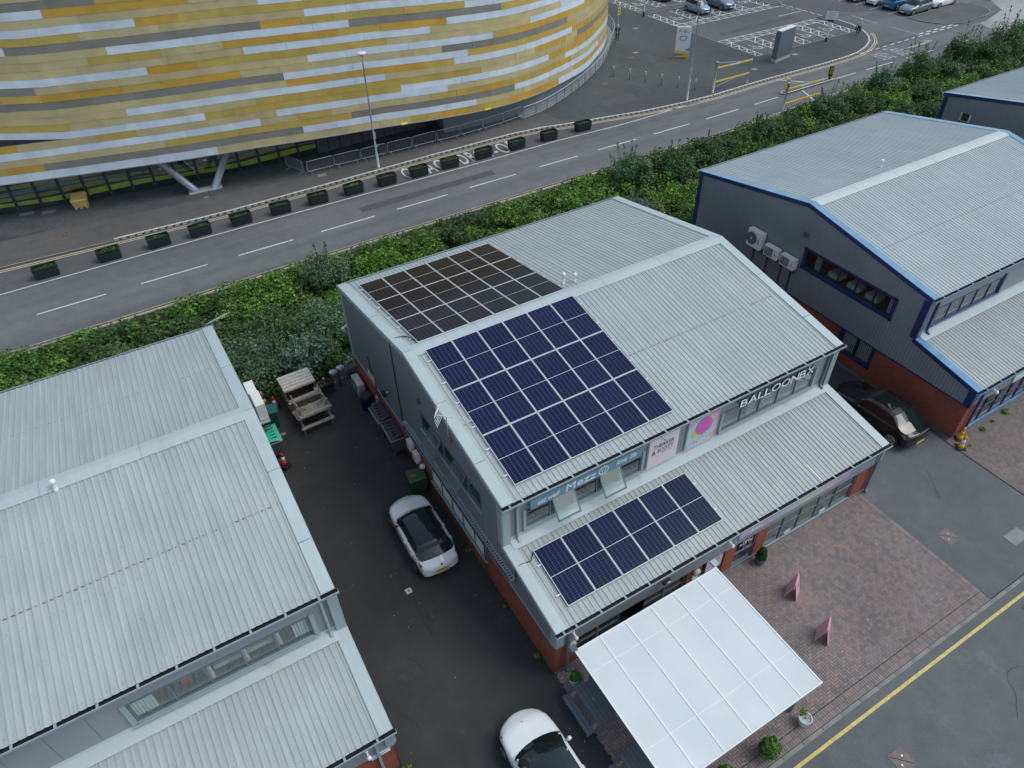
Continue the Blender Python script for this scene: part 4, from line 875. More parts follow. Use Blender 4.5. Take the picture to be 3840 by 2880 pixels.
# debris on the canopy roof
q = MB(); q.beam((12.42, .80, 3.115), (12.45, -.05, 2.945), .035, .012); tag(q.build('metal_strip', 'white_plastic'), 'loose white strip lying down the ribs of the lower roof near the gutter', 'strip')

# -------- left unit (x -22.22 .. -5.87)
left = build_unit(-22.22, 'left grey metal clad unit cut by the left edge of the picture', dict(GREY, roofl='roof_sheet', joints=[22.22-6.88-1.035*i for i in range(13, -1, -1)], straps=[22.22-6.36-1.03*i for i in range(15, -1, -1)], front_holes=[(22.22-12.12, 22.22-6.83, 3.90, 4.92)]))
lights(left, 'y', 3.49, -1, 22.22-12.12, 22.22-6.83, 3.92, 4.92, 5, 'frame_grey', edges=[10.1, 11.24, 12.25, 13.29, 14.3, 15.39], recess=.9, roommat='room_dark', blinds={0: .6, 4: -.5, 1: .0, 2: 0, 3: 0})
mb = MB(); a, b_ = 10.1, 15.39; mb.box(a-.16, a-.01, 3.42, 3.5, 3.78, 4.98); mb.box(b_+.01, b_+.16, 3.42, 3.5, 3.78, 4.98); mb.box(a-.16, b_+.16, 3.38, 3.49, 3.80, 3.86); mb.split('window_surround', 'trim_grey', left)
for x0_, x1_, m_ in ((11.45, 11.75, 'cone_red'), (11.85, 12.05, 'pot_teal'), (12.1, 12.22, 'sign_slate'), (12.4, 13.2, 'blind_white'), (13.4, 14.2, 'blind_white')):
    q = MB(); q.box(x0_, x1_, 3.85, 4.2, 4.0, 4.35 if m_ != 'blind_white' else 4.2); q.build('desk_item', m_, left)
downpipe(left, 22.22-6.36, 3.24, 5.72, 3.25, 3.60, 'trim_grey', 3.43); downpipe(left, 22.22-6.45, -.16, 2.78, -.14, .02, 'trim_grey', -.05)
mb = MB(); wall_rects(mb, lambda u, v: (u, FY, v), [0.03, UL-.03], [0, 1.75], [(3.0, 14.8, 0, 1.75)]); mb.split('brick_pier', 'brick_y', left)
for i in range(16): mb = MB(); mb.box(i*1.03+.03, i*1.03+1.05 if i < 15 else UL-.03, -.01, FY+.03, 1.75, 2.72); mb.build('fascia_panel', 'panel_grey', left)
mb = MB(); mb.box(3.0, 14.8, .08, .6, .02, 1.75); mb.build('shopfront', 'room_dark', left)

# -------- blue trimmed unit (x 22.25 ..)
BLUE = dict(trim='sheen_and_sign_blue', trim_low='sheen_trim_blue', face='navy_trim', clad='cladding_slate', roof='roof_blue_unit', roofl='roof_sheet_low', gut='sheen_trim_blue', ridge='ridge_pale', lap=.4)
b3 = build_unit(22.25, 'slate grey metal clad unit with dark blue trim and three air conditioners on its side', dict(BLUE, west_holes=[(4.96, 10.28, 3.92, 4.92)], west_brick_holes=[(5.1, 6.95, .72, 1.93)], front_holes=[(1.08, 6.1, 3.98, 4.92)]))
lights(b3, 'x', -0.01, -1, 4.96, 10.28, 3.92, 4.92, 5, 'navy_trim', gmat='tinted_glass', recess=1.3, blinds={4: .5, 0: .35}, depth=.08)
mb = MB(); [mb.box(-.05, -.0, a, b_, c_, d_) for a, b_, c_, d_ in ((4.82, 4.955, 3.78, 5.0), (10.285, 10.42, 3.78, 5.0), (4.82, 10.42, 3.76, 3.91), (4.82, 10.42, 4.925, 5.0))]; mb.split('window_surround', 'navy_trim', b3)
for y_ in (6.3, 7.4, 8.6, 9.4): q = MB(); q.box(.3, .9, y_-.35, y_+.35, 3.95, 4.2); q.build('desk_item', 'blind_white' if y_ < 9 else 'room_floor', b3)
lights(b3, 'x', 0.02, -1, 5.1, 6.95, .72, 1.93, 2, 'navy_trim', recess=.5, blinds=[0, 1])
mb = MB(); [mb.box(-.02, .03, a, b_, c_, d_) for a, b_, c_, d_ in ((4.98, 5.095, .6, 1.93), (6.955, 7.07, .6, 1.93), (4.98, 7.07, .6, .71))]; mb.split('window_surround', 'navy_trim', b3)
lights(b3, 'y', 3.49, -1, 1.08, 6.1, 3.98, 4.92, 5, 'navy_trim', recess=.6, blinds=[0, 1, 2, 3, 4])
mb = MB(); [mb.box(a, b_, 3.43, 3.5, c_, d_) for a, b_, c_, d_ in ((.93, 1.075, 3.86, 5.0), (6.105, 6.25, 3.86, 5.0), (.93, 6.25, 3.84, 3.97))]; mb.split('window_surround', 'navy_trim', b3)
downpipe(b3, .82, 3.24, 5.72, 3.25, 3.6, 'navy_trim', 3.43); downpipe(b3, .78, -.16, 2.78, -.14, .05, 'navy_trim', -.05)
mb = MB(); wall_rects(mb, lambda u, v: (u, FY, v), [0.03, UL-.03], [0, 1.85], [(.98, 15.4, 0, 1.85)]); mb.split('brick_pier', 'brick_y', b3)
mb = MB(); mb.box(.03, UL-.03, -.0, FY+.03, 1.85, 2.72); mb.build('fascia_panel', 'panel_grey', b3)
lights(b3, 'y', 0.10, -1, 1.0, 15.4, 0.10, 1.85, 5, 'navy_trim', edges=[1.0+i*.96 for i in range(16)], recess=1.0, rails=(.92,), name='shop_window', roommat='room_dark')
mb = MB(); mb.box(1.0, 15.4, 0.0, .09, .01, .10); mb.build('window_base', 'sheen_trim_blue', b3)
# -------- far blue unit
b4 = build_unit(44.7, 'far blue trimmed unit at the right edge with one small window', dict(BLUE, gut='sheen_and_sign_blue', west_holes=[(16.4, 17.05, 4.5, 5.05)]))
lights(b4, 'x', -0.01, -1, 16.4, 17.05, 4.5, 5.05, 1, 'navy_trim', recess=.3, sill=True)
mb = MB(); [mb.box(-.03, -.005, a, b_, c_, d_) for a, b_, c_, d_ in ((16.34, 16.46, 4.5, 5.05), (16.99, 17.1, 4.5, 5.05), (16.34, 17.1, 4.42, 4.53))]; mb.split('window_surround', 'white_aged', b4)
mb = MB(); mb.box(.05, UL-.05, .05, .1, 0, 2.72); mb.build('front_wall', 'brick_y', b4)

# ================================================================== ARENA
PLAN = [(-30, 53), (-22, 50), (-14.3, 47.45), (-4.3, 44.95), (2, 43.8), (8.7, 43.0), (16, 42.6), (22.1, 42.95), (27.6, 44.4), (34.3, 47.9), (38.3, 51.15), (41.7, 54.4), (44.8, 58.2), (46.6, 62), (47, 66), (46, 72), (43, 78), (36, 84), (27, 88)]
def catmull(P, n=16):
    P = np.array(P, float); out = []
    for i in range(1, len(P)-2):
        for t_ in np.linspace(0, 1, n, endpoint=False):
            a, b_, c, d = P[i-1], P[i], P[i+1], P[i+2]
            out.append(.5*((2*b_)+(-a+c)*t_+(2*a-5*b_+4*c-d)*t_*t_+(-a+3*b_-3*c+d)*t_**3))
    out.append(P[-2]); return np.array(out)
PC = catmull(PLAN); PS = np.r_[0, np.cumsum(np.hypot(*np.diff(PC, axis=0).T))]
def plan_at(s, off=0.0):
    s = min(max(s, 0), PS[-1]-1e-6); i = int(np.searchsorted(PS, s, 'right')-1); f = (s-PS[i])/(PS[i+1]-PS[i]); p = PC[i]*(1-f)+PC[i+1]*f
    d = PC[i+1]-PC[i]; d = d/np.linalg.norm(d); return (p[0]+d[1]*off, p[1]-d[0]*off)     # off > 0 : outwards
LIPS = [8.1, 16.4, 25.2, 35.0, 45.7, 52.0, 60.0, 65.2, 70.0, 75.0, 130]; LIPZ = [2.90, 2.93, 2.92, 2.62, 1.90, 1.60, 1.15, 0.85, 0.60, 0.50, 0.5]
def lip(s): return float(np.interp(s, LIPS, LIPZ))
S_END = 13.3                                 # where the slit closes
def row_z(k, s):                             # bottom of panel row k
    z = lip(s)+0.03+0.4885*k+ (0.06 if k > 0 else 0)
    if k >= 5:
        g_ = min(1.0, max(0.0, (S_END-s)/5.2)); z += g_*(0.34*min(1, 1)+0.33*math.exp(-(k-5)/3.5))
    return z
ROWS = {0: [('W', 22.6), ('T', 37.27), ('Y', 49.58), ('O', 53.54), ('W', 200)],
        1: [('Y', 11.33), ('G', 28.83), ('W', 43.15), ('T', 56.49), ('O', 200)],
        2: [('T', 19.34), ('Y', 32.58), ('G', 47.2), ('W', 64.34), ('T', 200)],
        3: [('W', 25.98), ('T', 38.92), ('Y', 48.13), ('O', 55.7), ('T', 200)],
        4: [('O', 10.27), ('T', 27.23), ('W', 40.65), ('T', 54.73), ('W', 200)],
        5: [('W', 22.43), ('Y', 36.71), ('W', 51.86), ('O', 56.89), ('Y', 200)],
        6: [('Y', 13.92), ('T', 26.03), ('Y', 43.77), ('T', 56.29), ('O', 200)],
        7: [('T', 17.64), ('W', 35.59), ('T', 49.8), ('O', 54.69), ('T', 56.91), ('G', 200)],
        8: [('T', 28.41), ('O', 41.33), ('W', 55.83), ('O', 200)],
        9: [('G', 28.28), ('W', 42.61), ('Y', 56.71), ('T', 200)],
        10: [('O', 25.46), ('T', 40.36), ('G', 54.85), ('T', 200)],
        11: [('G', 12.79), ('T', 30.17), ('W', 45.03), ('O', 55.31), ('Y', 200)],
        12: [('W', 19.77), ('O', 22.96), ('Y', 36.04), ('T', 49.14), ('W', 58.3), ('O', 200)],
        13: [('T', 26.04), ('W', 39.53), ('T', 53.58), ('W', 200)],
        14: [('T', 16.53), ('Y', 20.95), ('T', 24.82), ('O', 40.93), ('W', 54.48), ('O', 58.82), ('T', 200)],
        15: [('T', 17.81), ('W', 33.47), ('G', 45.95), ('Y', 55.93), ('O', 200)],
        16: [('W', 12.09), ('G', 27.51), ('Y', 42.58), ('W', 200)],
        17: [('Y', 16.5), ('T', 30.55), ('W', 45.93), ('O', 200)],
        18: [('W', 20.0), ('Y', 35.64), ('T', 200)],
        19: [('T', 27.7), ('W', 33.69), ('T', 41.74), ('O', 200)],
        20: [('W', 15.03), ('O', 23.45), ('T', 200)],
        21: [('G', 18.14), ('T', 26.86), ('Y', 200)],
        22: [('T', 22.16), ('W', 200)],
        23: [('Y', 25.49), ('G', 200)],
        24: [('W', 20.95), ('T', 200)]}
AM = {'W': 'arena_white', 'G': 'arena_grey', 'T': 'arena_tan', 'Y': 'arena_gold', 'O': 'arena_orange'}
arena = thing('arena', 'large rounded arena clad in gold, tan, white and grey metal panels', 'building', (0, 0, 0))
panels = []
rr = random.Random(11)
def panel_mesh(mb, k, s0, s1, m=0, jit=0.0):
    n = max(1, int(math.ceil((s1-s0)/1.2))); g_ = 0.003; th = 0.03; vs_ = []
    o0, o1 = rr.uniform(-jit, jit), rr.uniform(-jit, jit)
    for i in range(n+1):
        s = s0+g_+(s1-s0-2*g_)*i/n; zb = row_z(k, s)+g_; zt = row_z(k+1, s)-g_
        if k == 4 and s < S_END: zt = lip(s)+0.09+0.4885*5-g_
        o_ = o0*(1-i/n)+o1*i/n
        for (off, z) in ((0, zb), (th+0.012+o_, zb), (th+o_, zt), (0, zt)): x, y = plan_at(s, off); vs_.append((x, y, z))
    fs = []
    for i in range(n):
        a = 4*i; b_ = a+4
        for q in range(4): fs.append((a+q, a+(q+1) % 4, b_+(q+1) % 4, b_+q))
    fs += [(3, 2, 1, 0), (4*n, 4*n+1, 4*n+2, 4*n+3)]
    mb.add(vs_, [f[::-1] for f in fs], m)
for k, L_ in ROWS.items():
    s = 1.0
    for c, e in L_:
        e = min(e, 108.0)
        if e-s < 0.25: continue
        n = max(1, int(round((e-s)/2.55))); cuts = [s+(e-s)*i/n+(rr.uniform(-.35, .35) if 0 < i < n else 0) for i in range(n+1)]
        for a, b_ in zip(cuts[:-1], cuts[1:]):
            cc = c
            if c == 'Y' and rr.random() < .12: cc = 'O'
            elif c == 'O' and rr.random() < .2: cc = 'Y'
            elif c == 'T' and rr.random() < .03: cc = 'Y'
            panels.append((k, a, b_, cc))
        s = e
panels.sort(key=lambda p: (not (6.5 < p[1] < 68 and p[0] <= 21), p[1]+p[0]*0.9))
rest = {}
for i, (k, a, b_, c) in enumerate(panels):
    if i < 300: mb = MB(); panel_mesh(mb, k, a, b_, jit=0.012); mb.build('cladding_panel', AM[c], arena)
    else: panel_mesh(rest.setdefault(c, MB()), k, a, b_, jit=0.012)
allb = MB()
for ci, c in enumerate('WGTYO'):
    if c in rest: q = rest[c]; allb.add(q.v, q.f, ci)
allb.build('cladding_panels', [AM[c] for c in 'WGTYO'], arena)['kind'] = 'stuff'
# backing wall, lip and roof
mb = MB(); ss = np.linspace(1, 108, 120)
for a, b_ in zip(ss[:-1], ss[1:]):
    p, q = plan_at(a, -0.03), plan_at(b_, -0.03); mb.quad((*p, lip(a)+.02), (*q, lip(b_)+.02), (*q, 15.2), (*p, 15.2))
mb.build('backing_wall', 'film_ochre', arena)
mb = MB()
for a, b_ in zip(ss[:-1], ss[1:]):
    pr = [(-2.6, .25), (-.10, 0), (.06, -.02), (.07, .045), (0.0, .05)]
    for (o0, h0), (o1, h1) in zip(pr[:-1], pr[1:]): mb.quad((*plan_at(a, o1), lip(a)+h1), (*plan_at(b_, o1), lip(b_)+h1), (*plan_at(b_, o0), lip(b_)+h0), (*plan_at(a, o0), lip(a)+h0))
mb.build('lip_trim', 'galv', arena)
poly = [plan_at(s) for s in np.linspace(0.5, PS[-1]-.5, 60)]+[(-30, 100), (-60, 90), (-60, 60)]
mb = MB(); mb.prism(poly, 15.2, 15.6); mb.build('roof', 'arena_fascia_grey', arena)
# slit: dark recess and lower ledge
mb = MB(); z5 = lambda s: lip(s)+.09+.4885*5
for a, b_ in zip(np.linspace(1, S_END, 16)[:-1], np.linspace(1, S_END, 16)[1:]):
    mb.quad((*plan_at(a, .03), z5(a)), (*plan_at(b_, .03), z5(b_)), (*plan_at(b_, -.6), z5(b_)+.12), (*plan_at(a, -.6), z5(a)+.12), 0)
    mb.quad((*plan_at(a, -.02), z5(a)), (*plan_at(b_, -.02), z5(b_)), (*plan_at(b_, -.02), row_z(5, b_)), (*plan_at(a, -.02), row_z(5, a)), 1)
mb.build('slit_window', ['arena_fascia_grey', 'louvre_dark'], arena)
# recessed ground floor
GP = [(-32, 54.5), (-24, 51.6), (-16, 49.4), (-8.4, 48.1), (-4.35, 47.45), (0.23, 46.95), (4.0, 46.75), (7.6, 46.6)]
gs = np.r_[0, np.cumsum([math.hypot(b_[0]-a[0], b_[1]-a[1]) for a, b_ in zip(GP[:-1], GP[1:])])]
def gp(s, off=0):
    s = min(max(s, 0), gs[-1]-1e-6); i = int(np.searchsorted(gs, s, 'right')-1); f = (s-gs[i])/(gs[i+1]-gs[i]); a, b_ = GP[i], GP[i+1]; d = Vector((b_[0]-a[0], b_[1]-a[1])).normalized()
    return (a[0]+(b_[0]-a[0])*f+d.y*off, a[1]+(b_[1]-a[1])*f-d.x*off)
nb = 26; edges_ = [gs[-1]*i/nb for i in range(nb+1)]
for i, (a, b_) in enumerate(zip(edges_[:-1], edges_[1:])):
    fr_ = MB(); 
    for s in (a, b_-.08): p, q = gp(s, .05), gp(s+.08, .05); p2, q2 = gp(s, -.05), gp(s+.08, -.05); fr_.add([(*p, .05), (*q, .05), (*q2, .05), (*p2, .05), (*p, 3.1), (*q, 3.1), (*q2, 3.1), (*p2, 3.1)], [(0, 1, 5, 4), (1, 2, 6, 5), (2, 3, 7, 6), (3, 0, 4, 7)])
    for z in (.05, 1.25 if i % 4 == 1 else 2.2): fr_.add([(*gp(a, .04), z), (*gp(b_, .04), z), (*gp(b_, -.04), z), (*gp(a, -.04), z), (*gp(a, .04), z+.08), (*gp(b_, .04), z+.08), (*gp(b_, -.04), z+.08), (*gp(a, -.04), z+.08)], [(0, 1, 5, 4), (2, 3, 7, 6), (4, 5, 6, 7)])
    wf = fr_.build('glazed_bay', 'navy_trim' if 0 else 'louvre_dark', arena)
    q = MB(); q.quad((*gp(a), .05), (*gp(b_), .05), (*gp(b_), 3.1), (*gp(a), 3.1)); q.build('pane', 'arena_glass', wf)
    q = MB(); t0, t1 = i*.6, (i+1)*.6; wv = lambda t_, p_: .10*math.sin(t_*1.3+p_)
    for (z0, th_, ph, mm) in ((.55, .34, 0, 0), (1.05, .30, 1.2, 1), (1.40, .26, 2.2, 2), (1.85, .3, .6, 1), (2.25, .2, 3, 2)):
        q.quad((*gp(a+.1, -.04), z0+wv(t0, ph)), (*gp(b_-.1, -.04), z0+wv(t1, ph)), (*gp(b_-.1, -.04), z0+th_+wv(t1, ph+.8)), (*gp(a+.1, -.04), z0+th_+wv(t0, ph+.8)), mm)
    q.build('coloured_film', ['film_yellow', 'film_ochre', 'film_teal'], wf)
    if i in (17, 18, 20, 23, 24): n_ = MB(); c_ = (a+b_)/2; n_.quad((*gp(c_-.16, .06), 1.5), (*gp(c_+.16, .06), 1.5), (*gp(c_+.16, .06), 1.62), (*gp(c_-.16, .06), 1.62)); n_.build('door_notice', 'film_teal' if i % 2 else 'blind_white', wf)
mb = MB(); 
for a, b_ in zip(edges_[:-1], edges_[1:]): mb.quad((*gp(a, -1.5), 0), (*gp(b_, -1.5), 0), (*gp(b_, -1.5), 3.2), (*gp(a, -1.5), 3.2))
mb.build('foyer_wall', 'room_dark', arena)
SH = [(7.6, 46.65), (12, 46.95), (18.45, 46.8)]
for j in range(11):
    x0_, x1_ = 7.6+j*.99, 7.6+(j+1)*.99; yy = lambda x: float(np.interp(x, [p[0] for p in SH], [p[1] for p in SH])); q = MB()
    for m_ in range(22): z = .1+m_*.125; q.add([(x0_+.03, yy(x0_), z), (x1_-.03, yy(x1_), z), (x1_-.03, yy(x1_)+.05, z+.11), (x0_+.03, yy(x0_)+.05, z+.11)], [(0, 1, 2, 3)])
    q.build('louvre_panel', 'louvre_dark', arena)
mb = MB(); mb.quad((7.5, 46.9, 0), (18.6, 47.1, 0), (18.6, 47.1, 3), (7.5, 46.9, 3)); mb.build('louvre_backing', 'underlay', arena)
mb = MB(); W2 = [(18.5, 47), (18.1, 44.8), (21.5, 44.55), (25.7, 44.6)]+[plan_at(s, -.35) for s in np.linspace(50.5, 76, 24)]
for a, b_ in zip(W2[:-1], W2[1:]): mb.quad((*a, 0), (*b_, 0), (*b_, 2.6 if b_[0] < 30 else 1.6), (*a, 2.6 if a[0] < 30 else 1.6))
mb.build('plinth_wall', 'arena_fascia_grey', arena)
# terraces between wall and railing
RP = [(25.25, 43.55), (27.4, 43.98), (29.7, 44.95), (32.4, 46.4), (35.4, 48.25), (39.4, 51.3), (43.3, 55.3), (45.7, 57.9), (47.5, 60.8), (48.6, 64), (49, 68), (48.5, 74)]
RC = catmull([(23.5, 43.3)]+RP+[(47, 80)], 8); RCl = [tuple(p) for p in RC]
for off, h in ((.15, .12), (.75, .30), (1.3, .48)):
    mb = MB(); I = offs(RCl, off); O = offs(RCl, off+.9)
    for i in range(len(I)-1): mb.quad((*I[i], 0), (*I[i+1], 0), (*I[i+1], h), (*I[i], h)); mb.quad((*I[i], h), (*I[i+1], h), (*O[i+1], h), (*O[i], h))
    mb.build('terrace_step', 'cover_pale', arena)
for (bx_, by_), top in (((-2.35, 45.30), (-4.28, 45.0)), ((-1.15, 45.15), (0.53, 44.25))):
    q = MB(); q.tube([(bx_, by_, .05), (top[0], top[1]+.15, 3.0)], .26, 18); q.build('raking_column', 'column_steel', arena, smooth=True)
q = MB(); q.xf(Matrix()); q.bbox(-1.2, 1.2, -.32, .32, 0, .12, .02); q.xf(Matrix.Translation((-1.75, 45.3, .05)) @ Matrix.Rotation(R(-4), 4, 'Z')); q.build('column_plinth', 'white_aged', arena)
for s, lb in ((36.6, 0), (44.2, 0)): q = MB(); x, y = plan_at(s, .10); q.box(x-.25, x+.25, y-.05, y+.05, lip(s)+.02, lip(s)+.10); q.build('yellow_marker', 'film_yellow', arena)

# ------------------------------------------------ railing and crowd barriers
rail = thing('handrail', 'curved steel handrail with flat pale top following the arena wall', 'railing', (0, 0, 0))
q = MB(); q.tube([(x, y, 1.14) for x, y in RCl], .035, 8); q.build('top_rail', 'galv', rail, smooth=True)
for h in (.25, .45, .65, .85): q = MB(); q.tube([(x, y, h) for x, y in RCl], .012, 5); q.build('mid_rail', 'galv', rail)
p0 = None
for x, y in resample(RCl, 1.5):
    q = MB(); q.box(-.02, .02, -.035, .035, 0, 1.1)
    if p0 is None: p0 = q.build('post', 'trim_mid', rail); p0.location = (x, y, .045)
    else: c = p0.copy(); COL.objects.link(c); c.location = (x, y, .045)
def crowd_barrier():
    t_ = thing('crowd_barrier', None, 'barrier', (0, 0, 0), group='crowd barriers lined up below the arena wall')
    q = MB(); L2, H = 1.05, 1.02; r_ = .12
    pts = []
    for cx, cz, a0 in ((L2-r_, H-r_, 0), (-L2+r_, H-r_, 90), (-L2+r_, .22+r_, 180), (L2-r_, .22+r_, 270)):
        for k in range(4): a = R(a0+k*30); pts.append((cx+r_*math.cos(a), 0, cz+r_*math.sin(a)))
    pts.append(pts[0]); q.tube(pts, .021, 6); q.build('tube_frame', 'galv', t_, smooth=True)
    q = MB(); [q.tube([(x, 0, .24), (x, 0, H)], .007, 4, cap=False) for x in np.linspace(-.93, .93, 17)]; q.build('bars', 'galv', t_)['kind'] = 'stuff'
    for x in (-.75, .75): q = MB(); q.tube([(x, 0, .24), (x, 0, .04)], .018, 6); q.beam((x, -.30, .02), (x, .30, .02), .035, .02); q.build('foot', 'galv', t_)
    return t_
cb = crowd_barrier(); L_ = []
BX = [(6.75, 43.52, 0), (8.95, 43.45, -2), (11.15, 43.38, -1), (13.38, 43.33, -1), (15.58, 43.33, 1), (17.78, 43.25, -1), (20.02, 43.33, 2), (22.2, 43.48, 6), (24.35, 43.8, 9)]
desc = ['first crowd barrier from the left, next to the turned one', 'crowd barrier second from the left, above the footway cover', 'crowd barrier just left of the lamp post', 'crowd barrier just right of the lamp post', 'middle crowd barrier of the row, below the dark louvres', 'crowd barrier in front of the corner of the grey plinth wall', 'crowd barrier third from the curved handrail', 'crowd barrier second from the curved handrail', 'crowd barrier touching the start of the curved handrail']
for i, (x, y, a) in enumerate(BX):
    o = cb if i == 0 else dup(cb, (x, y, .055), R(a)); o.location = (x, y, .055); o.rotation_euler.z = R(a); o['label'] = desc[i]
o = dup(cb, (5.05, 44.75, .055), R(-68)); o['label'] = 'crowd barrier turned across the paving towards the glass doors'

# ------------------------------------------------ planters
def planter(i):
    t_ = thing('planter', None, 'planter', (0, 0, 0), group='dark planters along the edge of the lay-by')
    q = MB(); W, D_, H = .72, .33, .74
    def ring(w_, d_, z, c=.07): return [(-w_+c, -d_, z), (w_-c, -d_, z), (w_, -d_+c, z), (w_, d_-c, z), (w_-c, d_, z), (-w_+c, d_, z), (-w_, d_-c, z), (-w_, -d_+c, z)]
    rs = [ring(W*.92, D_*.9, .0), ring(W*.95, D_*.93, .06), ring(W, D_, .50), ring(W*.975, D_*.96, .51), ring(W*.975, D_*.96, .53), ring(W, D_, .54), ring(W+.01, D_+.01, H-.02), ring(W, D_, H), ring(W-.06, D_-.06, H), ring(W-.07, D_-.07, H-.16)]
    vs_ = [v for r_ in rs for v in r_]; fs = [(a*8+k, a*8+(k+1) % 8, a*8+8+(k+1) % 8, a*8+8+k) for a in range(len(rs)-1) for k in range(8)]
    q.add(vs_, fs); q.build('tub', 'planter_green', t_, bevel=.008)
    q = MB(); q.add(rs[-1], [tuple(range(8))]); q.build('compost', 'soil', t_)
    return t_
def leaves(name, n, centre, rad, size, pal, parent=None, seed=0, shape='dome', bias=0.4, mat='leaf', up_=0.6, elong=1.6, kind=None):
    r_ = np.random.default_rng(seed); u = r_.normal(size=(n, 3)); u /= np.linalg.norm(u, axis=1)[:, None]
    if shape == 'dome': u[:, 2] = np.abs(u[:, 2])
    rr_ = (1-bias)+bias*r_.random(n)**.6; 
    p = np.array(centre)+u*rr_[:, None]*np.array(rad)
    return leaf_cloud(name, p, u, size, pal, parent, r_, mat, up_, elong, kind)
def leaf_cloud(name, p, nrm, size, pal, parent, r_, mat='leaf', up_=0.6, elong=1.6, kind=None, tint=None, lum=None):
    n = len(p); d = nrm*(1-up_)+np.array([0, 0, up_])+r_.normal(size=(n, 3))*.42; d /= np.linalg.norm(d, axis=1)[:, None]
    t1 = np.cross(d, r_.normal(size=(n, 3))); t1 /= np.linalg.norm(t1, axis=1)[:, None]+1e-9; t2 = np.cross(d, t1)
    s = (size*(.6+.8*r_.random(n)))[:, None]; a = t1*s*elong*.5; b_ = t2*s*.5
    v = np.stack([p-a, p-a*.1+b_+d*s*.06, p+a-d*s*.12, p-a*.1-b_+d*s*.06], 1).reshape(-1, 3)
    me = bpy.data.meshes.new(name); me.vertices.add(4*n); me.vertices.foreach_set('co', v.ravel().astype(np.float32))
    me.loops.add(4*n); me.loops.foreach_set('vertex_index', np.arange(4*n, dtype=np.int32)); me.polygons.add(n); me.polygons.foreach_set('loop_start', np.arange(0, 4*n, 4, dtype=np.int32)); me.polygons.foreach_set('loop_total', np.full(n, 4, dtype=np.int32))
    me.update(); pal = np.array(pal); 
    if tint is None: tint = r_.integers(0, len(pal), n)
    c = pal[tint]*(.84+.34*r_.random((n, 1)))*(1 if lum is None else lum[:, None]); c = np.repeat(np.c_[c, np.ones(n)], 4, axis=0)
    at = me.attributes.new('tint', 'FLOAT_COLOR', 'POINT'); at.data.foreach_set('color', c.ravel().astype(np.float32)); me.materials.append(MATS[mat])
    o = bpy.data.objects.new(name, me); COL.objects.link(o)
    if parent is not None: o.parent = parent
    if kind: o['kind'] = kind
    return o
G1 = [(0.040, 0.105, 0.016), (0.075, 0.19, 0.025), (0.035, 0.10, 0.016), (0.10, 0.22, 0.03)]
PX = [(-13.79, -12.48), (-10.06, -8.7), (-6.98, -5.54), (-4.25, -2.82), (-1.45, -.03), (1.36, 2.78), (4.13, 5.57), (6.9, 8.31), (9.54, 10.99), (12.21, 13.62), (14.86, 16.29), (17.9, 19.43), (21.01, 22.49), (24.09, 25.65), (27.63, 29.06)]
pd = ['dark planter farthest left beside the double yellow lines', 'dark planter second from the left, thick low greenery', 'dark planter third from the left, below the drain in the kerb', 'dark planter fourth from the left', 'dark planter with a pale line along its rim', 'dark planter below the concrete column plinth, half bare soil', 'dark planter right of the columns with a bright green fringe', 'dark planter with white badge and a few yellow flowers', 'dark planter just left of the lamp post foot', 'dark planter between the letters of the painted word coach', 'dark planter just left of the painted word drop with a tall green fringe', 'dark planter between the painted words drop and off', 'dark planter just right of the painted lettering', 'dark planter second from the right end of the row', 'dark planter at the right end of the row where the edge line bends']
pt = planter(0)
for i, (a, b_) in enumerate(PX):
    o = pt if i == 0 else dup(pt, (0, 0, 0)); o.location = ((a+b_)/2, 38.42+.33+(.12 if i > 10 else 0)+(.08 if i > 13 else 0), .008); o['label'] = pd[i]; o.rotation_euler.z = R(rr.uniform(-3, 3))
for i, (a, b_) in enumerate(PX):
    o = [x for x in bpy.data.objects if x.get('label') == pd[i]][0]
    h = [.16, .24, .2, .12, .12, .1, .18, .1, .14, .16, .26, .08, .1, .1, .1][i]
    leaves('bedding_plants', rr.choice([140, 220, 300, 380]), (rr.uniform(-.15, .15), 0, .60), (.60 if i not in (5, 8) else .4, .24, h), .055, G1 if i != 7 else G1+[(0.5, .4, .03)], o, 100+i, bias=.9, up_=.4)

# ------------------------------------------------ lamp posts, bollards, gates, signs
def lamp_post(loc, H, label, head=True, box=True, tilt=0):
    t_ = thing('lamp_post', label, 'lamp post', loc, tilt)
    q = MB(); q.tube([(0, 0, 0), (0, 0, 1.3), (0, 0, 1.35), (0, 0, H-.75)], [.10, .095, .07, .045], 12); q.build('column', 'galv', t_, smooth=True)
    if head:
        q = MB()
        for k in range(3): a = 2.1*k+.5; q.tube([(0, 0, H-.8), (.27*math.cos(a), .27*math.sin(a), H-.12)], .014, 6)
        q.tube([(0, 0, H-.8), (0, 0, H-.2)], .03, 8); q.build('head_bracket', 'galv', t_)
        q = MB(); q.lathe([(.10, -.14), (.27, -.12), (.36, -.03), (.365, 0), (.30, .05), (.02, .07)], (0, 0, H), 24); q.build('lamp_head', 'sign_white', t_, smooth=True)
        q = MB(); q.lathe([(.12, -.05), (.12, 0)], (0, 0, H-.15), 12); q.build('lantern', 'lens_clear', t_)
    if box: q = MB(); q.box(.05, .14, -.06, .06, 2.3, 2.75); q.box(.06, .2, -.02, .02, 1.6, 1.8); q.build('junction_box', 'galv', t_)
    return t_
lamp_post((10.8, 41.75, .045), 8.55, 'tall grey lamp post with a round white head in front of the arena cladding')
lamp_post((40.1, 39.25, .045), 8.75, 'tall grey lamp post on the kerb left of the height barriers')
t_ = lamp_post((53.56, 62.55, .045), 8.0, 'lamp column with a black foot at the corner of the far disabled bays', box=False); q = MB(); q.tube([(0, 0, 0), (0, 0, .5)], .12, 12); q.build('painted_foot', 'black_plastic', t_)
